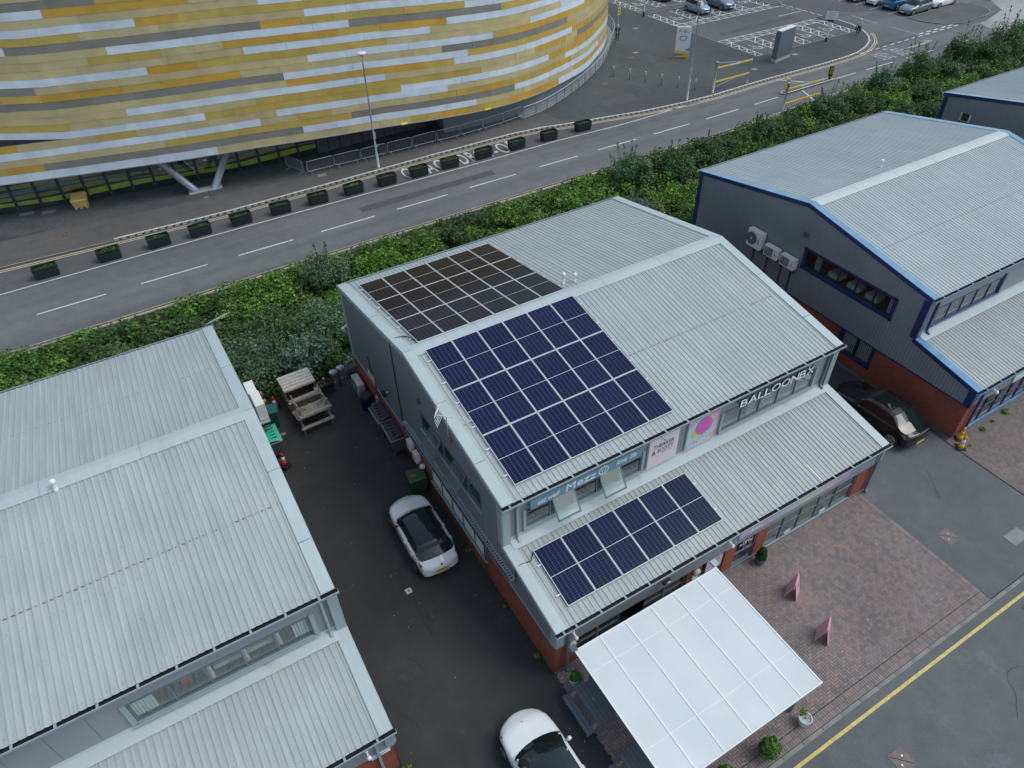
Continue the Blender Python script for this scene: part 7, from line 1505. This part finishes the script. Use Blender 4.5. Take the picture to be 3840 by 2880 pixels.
    weld(body, 'body', paint, t_)
    weld(roofm, 'roof', 'car_glass' if glassroof else rp, t_); weld(ws, 'windscreen', 'car_glass', t_); weld(rw, 'rear_window', 'car_glass', t_)
    for o in sg_.split('side_window', 'car_glass', t_): 
        for p in o.data.polygons: p.use_smooth = True
    at = lambda f, j, s_=1, out=0: (lambda r_: Vector((r_[0], (r_[1]+out)*s_, r_[2])))(tuple(np.array([np.interp(f, fr_, [rings[i][j][k] for i in range(nR)]) for k in range(3)])))
    # pillar between the doors, mirrors, handles
    for s_ in (1, -1):
        q = MB(); fp_ = (rooff+roofb)/2; a, b_ = at(fp_, 6, s_, .004), at(fp_+.0, 7, s_, .004); q.beam(a, b_, .055, .02, upv=(0, s_, 0)); q.build('pillar', 'black_plastic', t_)
        q = MB(); a, b_ = at(cowl+.03, 8, s_, .006), at(rooff, 8, s_, .006); q.beam(a, b_, .05, .015); q.build('pillar', 'black_plastic' if roofpaint else paint, t_)
        fm_ = cowl+.085; p = at(fm_, 5, s_); q = MB(); q.lathe([(.02, -.07), (.075, -.05), (.085, .02), (.05, .06)], (p.x-.02, p.y+s_*.11, p.z+.09), 10, axis='x'); q.beam((p.x, p.y-s_*.03, p.z+.02), (p.x-.01, p.y+s_*.10, p.z+.06), .06, .04); q.build('wing_mirror', 'roof_gloss' if roofpaint else paint, t_, True)
        if detail:
            for f in (fp_-.03, fp_+.16): p = at(f, 4, s_, .012); q = MB(); q.beam(p+Vector((.08, 0, 0)), p-Vector((.08, 0, 0)), .025, .03); q.build('door_handle', paint, t_)
            q = MB()
            for f in (cowl+.05, fp_+.01, min(.86, fp_+.25)): q.beam(at(f, 2, s_, .001), at(f, 4, s_, .001), .008, .006, upv=(0, s_, 0)); q.beam(at(f, 4, s_, .001), at(f, 5, s_, .001), .008, .006, upv=(0, s_, 0))
            q.build('door_gap', 'underlay', t_)
    # wheels
    for f in (.185, .815):
        for s_ in (1, -1):
            x = L/2-f*L; y = s_*(w2-.10); ar_ = MB(); n = 16
            ar_.add([(x+(wheelr+.055)*math.cos(a), s_*(w2*.995+.004), wheelr+(wheelr+.055)*math.sin(a)) for a in np.linspace(-.35, math.pi+.35, n)], [tuple(range(n))]); ar_.build('wheel_arch', 'underlay', t_)
            q = MB(); q.lathe([(wheelr*.70, .11), (wheelr*.93, .118), (wheelr, .09), (wheelr, -.09), (wheelr*.7, -.11)], (x, y, wheelr), 22, axis='y') if s_ > 0 else q.lathe([(wheelr*.7, .11), (wheelr, .09), (wheelr, -.09), (wheelr*.93, -.118), (wheelr*.70, -.11)], (x, y, wheelr), 22, axis='y'); wo = q.build('wheel', 'rubber', t_, True)
            q = MB(); q.lathe([(wheelr*.70, 0), (wheelr*.66, s_*.012), (.05, s_*.02)], (x, y+s_*.115, wheelr), 20, axis='y')
            q.build('rim', 'alloy', wo); q = MB(); [q.beam((x+wheelr*.25*math.cos(a+.3), y+s_*.137, wheelr+wheelr*.25*math.sin(a+.3)), (x+wheelr*.6*math.cos(a+.3), y+s_*.132, wheelr+wheelr*.6*math.sin(a+.3)), .05, .006, upv=(0, 1, 0)) for a in np.linspace(0, 6.28, 6)[:-1]]; q.build('rim_gap', 'rubber', wo)
    # lights and plates
    for s_ in (1, -1):
        q = MB(); P_ = [at(.022, 4, s_, .004), at(.055, 4, s_, .006), at(.115, 5, s_, .004), at(.09, 6, s_, .006), at(.05, 6, s_, .006)]; P_ = [p+Vector((.004, 0, .010)) for p in P_]
        q.add(P_ if s_ < 0 else P_[::-1], [tuple(range(5))]); q.build('headlight', 'lens_clear', t_)
        q = MB(); P_ = [at(.992, 6, s_, .0)+Vector((-.01, -s_*.16, .012)), at(.990, 5, s_, .004), at(.975, 4, s_, .010), at(.945, 4, s_, .012), at(.905, 5, s_, .010), at(.95, 6, s_, .004)]; P_ = [p+Vector((-.004, 0, .010)) for p in P_]
        q.add(P_ if s_ > 0 else P_[::-1], [tuple(range(6))]); q.build('tail_light', 'lens_red', t_)
    q = MB(); q.box(-L/2-.018, -L/2+.0, -.26, .26, nose*.72, nose*.72+.11); q.build('number_plate', plate_r, t_); q = MB(); q.box(L/2, L/2+.018, -.26, .26, .36, .47); q.build('number_plate', 'sign_white', t_)
    q = MB(); q.box(L/2-.02, L/2+.006, -.36, .36, nose*.95, nose*1.02); q.build('grille', 'black_plastic', t_)
    if rack:
        for s_ in (1, -1): q = MB(); q.tube([at(rooff+.04, 8, s_)+Vector((0, 0, .02)), at((rooff+roofb)/2, 8, s_)+Vector((0, 0, .05)), at(roofb-.02, 8, s_)+Vector((0, 0, .02))], .015, 6); q.build('roof_rail', 'galv', t_)
    return t_, at
# white hatchback in the yard: nose towards +y, tail near y 5.3
c1, at1 = car('white hatchback with a black roof parked along the brick wall', (-1.47, 7.75, 0), R(88.5), 4.16, 1.76, 1.42, 'paint_white', 'roof_gloss', cowl=.27, rooff=.45, roofb=.79, tailtop=.915, nose=.56, belt=.62, taper=.72)
q = MB(); P_ = [at1(.80, 8, 1)+Vector((0, 0, .01)), at1(.80, 8, -1)+Vector((0, 0, .01)), at1(.80, 8, -1)+Vector((-.24, .03, -.035)), at1(.80, 8, 1)+Vector((-.24, -.03, -.035))]; q.add(P_+[p-Vector((0, 0, .03)) for p in P_], [(3, 2, 1, 0), (4, 5, 6, 7), (0, 1, 5, 4), (1, 2, 6, 5), (2, 3, 7, 6), (3, 0, 4, 7)]); q.build('spoiler', 'roof_gloss', c1, bevel=.008)
q = MB(); p = at1(.77, 10); q.tube([p, p+Vector((-.12, 0, .14))], .006, 5); q.build('roof_antenna', 'black_plastic', c1); q = MB(); q.lathe([(.05, -.012), (.045, 0)], (-2.035, 0, .84), 14, axis='x'); q.build('badge', 'bin_grey', c1)
text_mesh('plate_text', 'BU22 YBN', 1, 'ink', c1, Matrix.Translation((-2.07, .23, .415)) @ Matrix.Rotation(R(-90), 4, 'Z') @ Matrix.Rotation(R(90), 4, 'X'), extr=.001, fit=(.46, .075))
# white electric saloon at the bottom
c2, at2 = car('white electric saloon with a glass roof, cut by the bottom edge', (-1.98, -2.95, 0), R(90.5), 4.70, 1.86, 1.44, 'paint_white', None, cowl=.26, rooff=.46, roofb=.76, tailtop=.92, nose=.52, belt=.60, glassroof=True, rear='saloon', taper=.74)
q = MB(); p = at2(.11, 10)+Vector((0, 0, .004)); q.beam(p+Vector((.04, 0, 0)), p+Vector((-.04, 0, .003)), .012, .004); q.beam(p+Vector((.03, .035, 0)), p+Vector((.03, -.035, 0)), .012, .004); q.build('badge', 'bin_grey', c2)
# black car between the units
c3, at3 = car('black glossy crossover parked between the middle and the blue trimmed unit', (20.27, 2.68, 0), R(90.5), 4.55, 1.90, 1.46, 'paint_black', 'paint_black', cowl=.27, rooff=.44, roofb=.74, tailtop=.93, nose=.58, belt=.60, rear='saloon', taper=.76, wheelr=.36)
# car park
car('small light blue hatchback in the marked bay nearest the arena sign', (59.95, 60.35, 0), R(-90), 3.60, 1.60, 1.50, 'paint_sky', cowl=.22, rooff=.40, roofb=.86, tailtop=.965, nose=.60, belt=.60, taper=.84, wheelr=.28)
car('grey blue crossover in the bay right of the small light blue hatchback', (63.6, 60.6, 0), R(-90), 4.40, 1.84, 1.60, 'paint_storm', cowl=.26, rooff=.42, roofb=.84, tailtop=.96, nose=.62, belt=.60, wheelr=.34)
car('dark car in the farther bays, cut by the top edge', (60.05, 67.75, 0), R(-90), 4.3, 1.78, 1.46, 'paint_darkgreen', nose=.55)
car('slate grey estate car beside the kerbed island', (80.55, 45.85, 0), R(182), 4.75, 1.84, 1.46, 'paint_slate', cowl=.27, rooff=.43, roofb=.88, tailtop=.965, nose=.56, rack=True)
car('bright blue car parked tail out, left of the slate grey estate', (80.65, 48.2, 0), R(2), 4.35, 1.86, 1.64, 'paint_blue', cowl=.25, rooff=.41, roofb=.86, tailtop=.965, nose=.64, wheelr=.35)
car('small white hatchback left of the bright blue car', (80.3, 50.55, 0), R(181), 3.75, 1.68, 1.50, 'paint_white', cowl=.23, rooff=.40, roofb=.85, tailtop=.96, nose=.58)
car('cream white car at the top edge, farthest left of the far row', (79.95, 53.05, 0), R(180), 4.0, 1.72, 1.48, 'paint_cream', nose=.56)
car('white estate car behind the slate grey one', (85.45, 45.95, 0), R(181), 4.5, 1.82, 1.46, 'paint_white', cowl=.27, rooff=.43, roofb=.86, tailtop=.96, nose=.55)

# ================================================================== PEOPLE
def figure(t_, name, joints, radii, edges_e, mat, subs=1):
    me = bpy.data.meshes.new(name); me.from_pydata(joints, edges_e, []); o = bpy.data.objects.new(name, me); COL.objects.link(o); o.parent = t_; me.materials.append(MATS[mat])
    md = o.modifiers.new('skin', 'SKIN'); md.use_smooth_shade = True
    bm = bmesh.new(); bm.from_mesh(me); ly = bm.verts.layers.skin.verify() 
    bm.verts.ensure_lookup_table()
    for v, r_ in zip(bm.verts, radii): v[ly].radius = (r_[0], r_[1]) if isinstance(r_, tuple) else (r_, r_)
    bm.verts[0][ly].use_root = True; bm.to_mesh(me); bm.free()
    s_ = o.modifiers.new('subdivision', 'SUBSURF'); s_.levels = subs; s_.render_levels = subs; return o
def person(loc, rz, label, walk, top, legs, hair, h=1.66):
    t_ = thing('person', label, 'person', loc, rz); k = h/1.7
    J = [(0, 0, .93), (0, .0, 1.10), (0, .01, 1.32), (0, .02, 1.45), (0, .03, 1.53), (0, .045, 1.62),
         (-.09, 0, .88), (-.10, .14*walk, .50), (-.10, .02*walk+.05*walk, .09), (-.10, .20*walk, .05),
         (.09, 0, .88), (.10, -.02*walk, .50), (.10, -.30*walk, .14), (.10, -.20*walk, .06),
         (-.19, .01, 1.40), (-.24, -.08*walk, 1.14), (-.23, .05, .90), (.19, .01, 1.40), (.25, .06*walk, 1.14), (.24, .12*walk, .90)]
    Rr = [(.15, .11), (.135, .10), (.17, .11), (.07, .06), .05, (.085, .10), .085, .058, .042, .035, .085, .058, .042, .035, .062, .043, .034, .062, .043, .034]
    E_ = [(0, 1), (1, 2), (2, 3), (3, 4), (4, 5), (0, 6), (6, 7), (7, 8), (8, 9), (0, 10), (10, 11), (11, 12), (12, 13), (2, 14), (14, 15), (15, 16), (2, 17), (17, 18), (18, 19)]
    sc = lambda P_: [(x*k, y*k, z*k) for x, y, z in P_]
    figure(t_, 'body', sc(J), [tuple(q*k for q in r_) if isinstance(r_, tuple) else r_*k for r_ in Rr], E_, 'skin', 2)
    # shirt and trousers as slightly larger shells
    I1 = [1, 2, 3, 14, 15, 17, 18]; figure(t_, 'shirt', sc([(0, 0, .97)]+[J[i] if i != 3 else (0, .02, 1.42) for i in I1]), [(.165*k, .125*k), (.155*k, .12*k), (.19*k, .13*k), (.085*k, .075*k), .075*k, .055*k, .075*k, .055*k], [(0, 1), (1, 2), (2, 3), (2, 4), (4, 5), (2, 6), (6, 7)], top, 2)
    I2 = [0, 6, 7, 8, 10, 11, 12]; figure(t_, 'trousers', sc([J[i] for i in I2]), [(.165*k, .13*k), .10*k, .072*k, .055*k, .10*k, .072*k, .055*k], [(0, 1), (1, 2), (2, 3), (0, 4), (4, 5), (5, 6)], legs, 2)
    q = MB(); q.lathe([(.02, .10), (.07, .085), (.105, .03), (.105, -.03), (.09, -.09), (.03, -.11)], (0, .02*k, 1.65*k), 14); q.build('hair', hair, t_, True)
    for i in (9, 13): x, y, z = J[i]; q = MB(); q.bbox(x-.045, x+.045, y-.15, y+.10, z-.05, z+.03, .02); q.xf(Matrix.Scale(k, 4)); q.build('shoe', 'shoe', t_)
    for s_, j in ((-1, 16), (1, 19)):
        x, y, z = J[j]; q = MB()
        for f in range(4): q.tube([(x+(f-1.5)*.012, y+(f-1.5)*.018, z-.02), (x+(f-1.5)*.012, y+.01+(f-1.5)*.018, z-.09-(.012 if f in (1, 2) else 0))], .009, 5)
        q.tube([(x, y+.03, z-.01), (x, y+.055, z-.05)], .010, 5); q.xf(Matrix.Scale(k, 4)); q.build('hand', 'skin', t_)
    return t_
p1 = person((67.95, 43.5, .045), R(-50), 'white haired person in a pale pink top walking with a dark jacket and bag', 1.0, 'shirt_pink', 'trousers_navy', 'hair_white')
q = MB(); q.add([(-.27, -.12, .97), (-.20, .16, .97), (-.20, .18, .50), (-.30, -.16, .55), (-.31, -.10, .97), (-.26, .17, .97), (-.27, .18, .52), (-.36, -.12, .58)], [(0, 1, 2, 3), (7, 6, 5, 4), (0, 4, 5, 1), (1, 5, 6, 2), (2, 6, 7, 3), (3, 7, 4, 0)]); tag(q.build('jacket', 'trousers_navy'), 'dark jacket hanging over the arm of the walking person', 'jacket'); jk = bpy.data.objects['jacket']; jk.location = (67.95, 43.5, .045); jk.rotation_euler = (0, 0, R(-50))
q = MB(); q.bbox(.18, .30, -.02, .24, .45, .72, .03); q.tube([(.24, .03, .72), (.24, .08, .85), (.24, .16, .85), (.24, .20, .72)], .01, 5); tag(q.build('handbag', 'bag_brown'), 'small brown bag carried by the walking person', 'bag'); hb = bpy.data.objects['handbag']; hb.location = (67.95, 43.5, .045); hb.rotation_euler = (0, 0, R(-50))
person((44.98, 56.35, .045), R(150), 'person in dark clothes and a white cap beside the sign pole', .25, 'coat_dark', 'trousers_navy', 'sign_white', 1.78)

# ================================================================== VEGETATION
VEG = [(-60, 19.2), (70, 19.2), (70, 32.6), (49, 32.0), (26, 30.9), (-60, 30.2)]
q = MB(); q.sheet([(-60, 19.4), (61, 19.4), (61, 26), (90, 27.0), (90, 32.9), (70, 32.8), (49.7, 32.2), (40.3, 31.45), (26.5, 31.25), (11.9, 31.1), (-16, 30.6), (-60, 30.4)], .05)
bed = struct(q.build('verge', 'soil'), 'strip of soil and undergrowth between the units and the road')
vr = np.random.default_rng(21)
BR = [(.085, .225, .026), (.13, .30, .034), (.055, .16, .022), (.18, .36, .05), (.24, .40, .07)]
DK = [(.058, .15, .032), (.08, .19, .042), (.04, .105, .025), (.11, .22, .055), (.15, .17, .07)]
GY = [(.13, .215, .12), (.17, .255, .15), (.09, .17, .085), (.075, .15, .045), (.25, .32, .24)]
def y_far(x): return float(np.interp(x, [-60, -16, 12, 26.5, 40.3, 49.7, 70, 90], [30.1, 30.3, 30.8, 31.0, 31.25, 32.0, 32.6, 32.8]))
def y_near(x): return 19.9 if x < 61 else 26.5
pts, nrm, tn, lums = [], [], [], []
pal = np.array(BR+DK+GY)
for _ in range(1500):
    x = vr.uniform(-24, 76); y0_, y1_ = y_near(x), y_far(x); y = vr.uniform(y0_+.1, y1_-.25)
    r_ = vr.uniform(.38, 1.0); far = (y-y0_)/(y1_-y0_); hh = vr.uniform(.45, 1.25)*(1.0 if far < .93 else .6)+(.25 if x > 20 else 0)
    lum = vr.uniform(.55, 1.12); fx = math.sin(x*.33+1.0)+math.sin(y*.7+x*.12)+vr.normal()*.55
    cls = 0 if fx > -.25 else (1 if fx > -1.3 or y > 27 else 2)
    if y < 23.5 and -6 < x < 2: cls = 2 if vr.random() < .6 else 1
    if x > 28: cls = 1 if vr.random() < .5 else cls
    n = int(180*r_*r_+40); u = vr.normal(size=(n, 3)); u /= np.linalg.norm(u, axis=1)[:, None]; u[:, 2] = np.abs(u[:, 2])*.9+.05
    rad = np.array([r_, r_, hh*.6]); p = np.array([x, y, .05+hh*.45])+u*rad*(.55+.5*vr.random((n, 1)))
    ok = (p[:, 1] < y_far(x)+.1) & (p[:, 1] > y0_-.9)
    p, u = p[ok], u[ok]; pts.append(p); nrm.append(u); base_ = cls*5; tn.append(base_+vr.integers(0, 5, len(p))); lums.append(np.full(len(p), lum))
    if vr.random() < .5: tn[-1] = base_+np.where(vr.random(len(p)) < .7, vr.integers(0, 2, len(p)), vr.integers(2, 5, len(p)))
P_ = np.concatenate(pts); Nn = np.concatenate(nrm); Tn = np.concatenate(tn)
dense = leaf_cloud('bramble_cover', P_, Nn, .125, pal, None, vr, tint=Tn, up_=.45, elong=1.35, lum=np.concatenate(lums)); tag(dense, 'dense bramble and ivy undergrowth filling the bank beside the road', 'undergrowth', kind='stuff')
# under layer so that no soil shows through
pts2 = np.c_[vr.uniform(-24, 78, 46000), vr.uniform(0, 1, 46000), vr.uniform(.08, .5, 46000)]; ynr = np.where(pts2[:, 0] < 61, 19.6, 26.3); yfr = np.interp(pts2[:, 0], [-60, -16, 12, 26.5, 40.3, 49.7, 70, 90], [30.1, 30.3, 30.8, 31.0, 31.25, 32.0, 32.6, 32.8]); pts2[:, 1] = ynr+(yfr-ynr)*pts2[:, 1]
tag(leaf_cloud('ground_ivy', pts2, np.tile([0, 0, 1.], (46000, 1)), .17, DK+BR[:2], None, vr, up_=.3), 'dark low ivy under the bushes along the bank', 'ivy', kind='stuff')
def bush(x, y, h, r_, pal_, label, n=2600, leaf=.10, shoots=10, seed=0, name='shrub', spread=1.0):
    t_ = thing(name, label, 'bush', (x, y, .05)); rg = np.random.default_rng(seed); pp, nn = [], []
    nc = int(9+r_*7)
    for k in range(nc):
        a = rg.uniform(0, 6.28); d = r_*math.sqrt(rg.random())*.8; zc = h*(.30+.45*rg.random()*(1-d/r_*.5)); rc = r_*rg.uniform(.25, .48); m_ = n//nc
        u = rg.normal(size=(m_, 3)); u /= np.linalg.norm(u, axis=1)[:, None]; pp.append(np.array([d*math.cos(a), d*math.sin(a), zc])+u*np.array([rc, rc, rc*.85])*(.45+.62*rg.random((m_, 1)))); nn.append(u)
    st = MB()
    for k in range(shoots):                      # upright shoots that break the outline
        a = rg.uniform(0, 6.28); d = r_*rg.uniform(.1, .85); x0_, y0_ = d*math.cos(a), d*math.sin(a); top = h*rg.uniform(.85, 1.15); lx, ly = rg.normal(0, .12, 2)+np.array([math.cos(a), math.sin(a)])*.22*h*.5
        st.tube([(x0_*.3, y0_*.3, 0), (x0_*.8, y0_*.8, h*.5), (x0_+lx, y0_+ly, top)], [.025, .015, .005], 4); m_ = 34; tt_ = rg.random(m_)**.7
        base = np.array([x0_*.8, y0_*.8, h*.5]); tip = np.array([x0_+lx, y0_+ly, top]); u = rg.normal(size=(m_, 3)); u /= np.linalg.norm(u, axis=1)[:, None]
        pp.append(base+(tip-base)*tt_[:, None]+u*(.20*(1.15-tt_))[:, None]); nn.append(u)
    st.build('stem', 'stem_brown', t_); pp = np.concatenate(pp); nn = np.concatenate(nn); hv = rg.uniform(.75, 1.3); hg = rg.uniform(.85, 1.15); pal_v = [(c[0]*hv*hg, c[1]*hv, c[2]*hv*rg.uniform(.8, 1.6)) for c in pal_]; ok = pp[:, 2] > .05
    leaf_cloud('foliage', pp[ok], nn[ok], leaf, pal_v, t_, rg, up_=.35, elong=2.0 if pal_ is GY else 1.5)
GM = [GY[0], GY[2], GY[3], DK[1], DK[3], GY[1], (.12, .13, .06)]
BL = [(-4.2, 21.5, 2.6, 1.9, GM, 'grey green bush tucked against the far corner of the left unit'), (-1.9, 20.9, 2.5, 1.6, GY, 'pale grey green bush above the crate shed'), (-.2, 23.0, 2.7, 1.8, GM, 'large grey green bush level with the rear corner of the middle unit'), (-.9, 20.6, 1.9, 1.0, DK, 'dark green bush overhanging the kegs'),
      (-5.6, 19.9, 1.8, .9, GM, 'small grey green bush behind the white outdoor units'), (-3.0, 23.8, 2.3, 1.7, DK, 'dark rounded bush in the middle of the gap between two units'), (1.6, 27.6, 2.9, 1.5, GM, 'tall loose bush rising to the road edge left of the middle unit'), (-10.8, 25.8, 1.6, 1.3, DK, 'dark spreading bush behind the left unit'),
      (10.5, 27.9, 1.5, 1.0, DK, 'low bush behind the rear solar panels'), (14.2, 28.3, 1.7, 1.0, BR, 'bright low bush at mid length of the middle unit'), (7.0, 22.4, 1.7, 1.1, GY, 'silvery bush just behind the middle unit near its left end'), (19.5, 27.6, 1.7, 1.1, BR, 'light green bush at the far right of the middle unit'),
      (22.0, 23.5, 2.0, 1.5, GY, 'grey bush showing in the gap between the two units'), (25.2, 28.4, 2.9, 1.7, GM, 'big rounded grey green bush opposite the end of the planter row'), (28.8, 27.8, 2.4, 1.5, DK, 'dark bush right of the big rounded one'), (32.3, 28.6, 2.0, 1.3, DK, 'mid green bush behind the near corner of the blue trimmed unit'),
      (35.2, 26.5, 1.9, 1.2, BR, 'light green bush behind the blue trimmed unit'), (38.3, 28.4, 2.3, 1.2, DK, 'bush just left of the raised height barrier'), (41.5, 28.0, 1.9, 1.2, DK, 'low dark bush between two barrier side bushes'), (46.6, 29.0, 3.0, 1.6, GM, 'tall bush right of the barrier post'), (49.6, 28.6, 2.5, 1.5, DK, 'dark bush behind the tall one by the barrier'),
      (55.0, 30.2, 3.0, 1.3, GM, 'loose bush with bare shoots against the road lines'), (59.6, 30.4, 3.8, 1.6, DK, 'tall dark bush below the painted road lettering'), (62.8, 29.2, 2.7, 1.4, GM, 'grey green bush between two tall dark ones'), (66.9, 31.0, 3.9, 1.7, DK, 'tall dark pointed bush near the junction'), (69.8, 29.8, 3.3, 1.6, DK, 'wide dark bush right of the pointed one'), (73.2, 30.4, 4.4, 1.9, DK, 'tallest bush at the right end of the bank'), (77.0, 30.6, 3.8, 1.8, BR, 'light green tall bush at the right edge'), (53.0, 27.5, 2.0, 1.4, BR, 'bright bush behind the far blue unit'), (57.0, 27.5, 2.0, 1.4, DK, 'dark low bush near the corner of the far blue unit'), (80.5, 30.0, 3.6, 1.8, DK, 'dark bush cut by the right edge')]
for i, (x, y, h, r_, pl_, lb) in enumerate(BL): bush(x, y, h, r_, pl_, lb, n=int(1500+1500*r_), seed=300+i, shoots=int(6+3*r_) if x < 45 else int(4+2*r_), leaf=.10 if pl_ is not BR else .11)
# knee rail on the verge
kr = thing('knee_rail', 'low timber knee rail along the near side of the road', 'fence', (0, 0, 0)); KR = [(-40, 30.15), (-15.4, 30.42), (-7.9, 30.62), (.2, 30.85), (12, 31.0), (26, 31.2), (40, 31.4)]
for a, b_ in zip(KR[:-1], KR[1:]): q = MB(); q.beam((*a, .46), (*b_, .46), .10, .10, upv=(0, 0, 1)); q.build('rail', 'old_timber', kr)
for x, y in resample(KR, 3.7): q = MB(); q.box(x-.07, x+.07, y-.07, y+.07, 0, .5); q.build('post', 'old_timber', kr)
for i, (x, y, n, r_) in enumerate(((-.08, 6.3, 60, .14), (-.1, 3.3, 30, .08), (-.12, .9, 70, .16), (-5.8, -.2, 80, .16), (25.9, -.3, 90, .2), (23.9, -.45, 70, .17), (24.8, -.35, 40, .1), (22.4, -.8, 30, .1), (3.4, -6.05, 30, .09))):
    o = leaves('weed', n, (x, y, .03), (r_, r_, r_*.9), .07, YG+BR[:2], None, 500+i, bias=.9, up_=.3)
    tag(o, ['weed at the foot of the brick wall near the white hatchback tail', 'tiny weed midway along the brick wall', 'leafy weed near the front corner of the brick wall', 'weed in the asphalt at the corner of the left unit', 'largest weed at the base of the blue shop window', 'weed by the second blue mullion', 'small weed between two larger ones at the blue shop window', 'sprig beside the yellow cones', 'sprig in the kerb joint by the road'][i], 'weed')
# moss and grit gathering along the foot of the brick wall
r5 = np.random.default_rng(5); n = 900; yy = r5.uniform(-.3, 18, n); xx = -np.abs(r5.normal(0, .12, n)); o = leaf_cloud('wall_moss', np.c_[xx, yy, np.full(n, .006)], np.tile([0, 0, 1.], (n, 1)), .035, [(.06, .07, .03), (.09, .085, .05), (.04, .06, .02)], None, r5, up_=.9); tag(o, 'moss and grit along the foot of the brick wall', 'moss', kind='stuff')
n = 500; o = leaf_cloud('yard_litter', np.c_[r5.uniform(-5.8, 15, n), np.where(r5.random(n) < .5, r5.uniform(-6, -.4, n), r5.uniform(0, 19, n)), np.full(n, .036)], np.tile([0, 0, 1.], (n, 1)), .028, [(.5, .48, .44), (.3, .27, .2), (.6, .6, .58)], None, r5, up_=.95)
ok = o; tag(o, 'scattered pale grit and litter flecks on yard and paving', 'litter', kind='stuff')
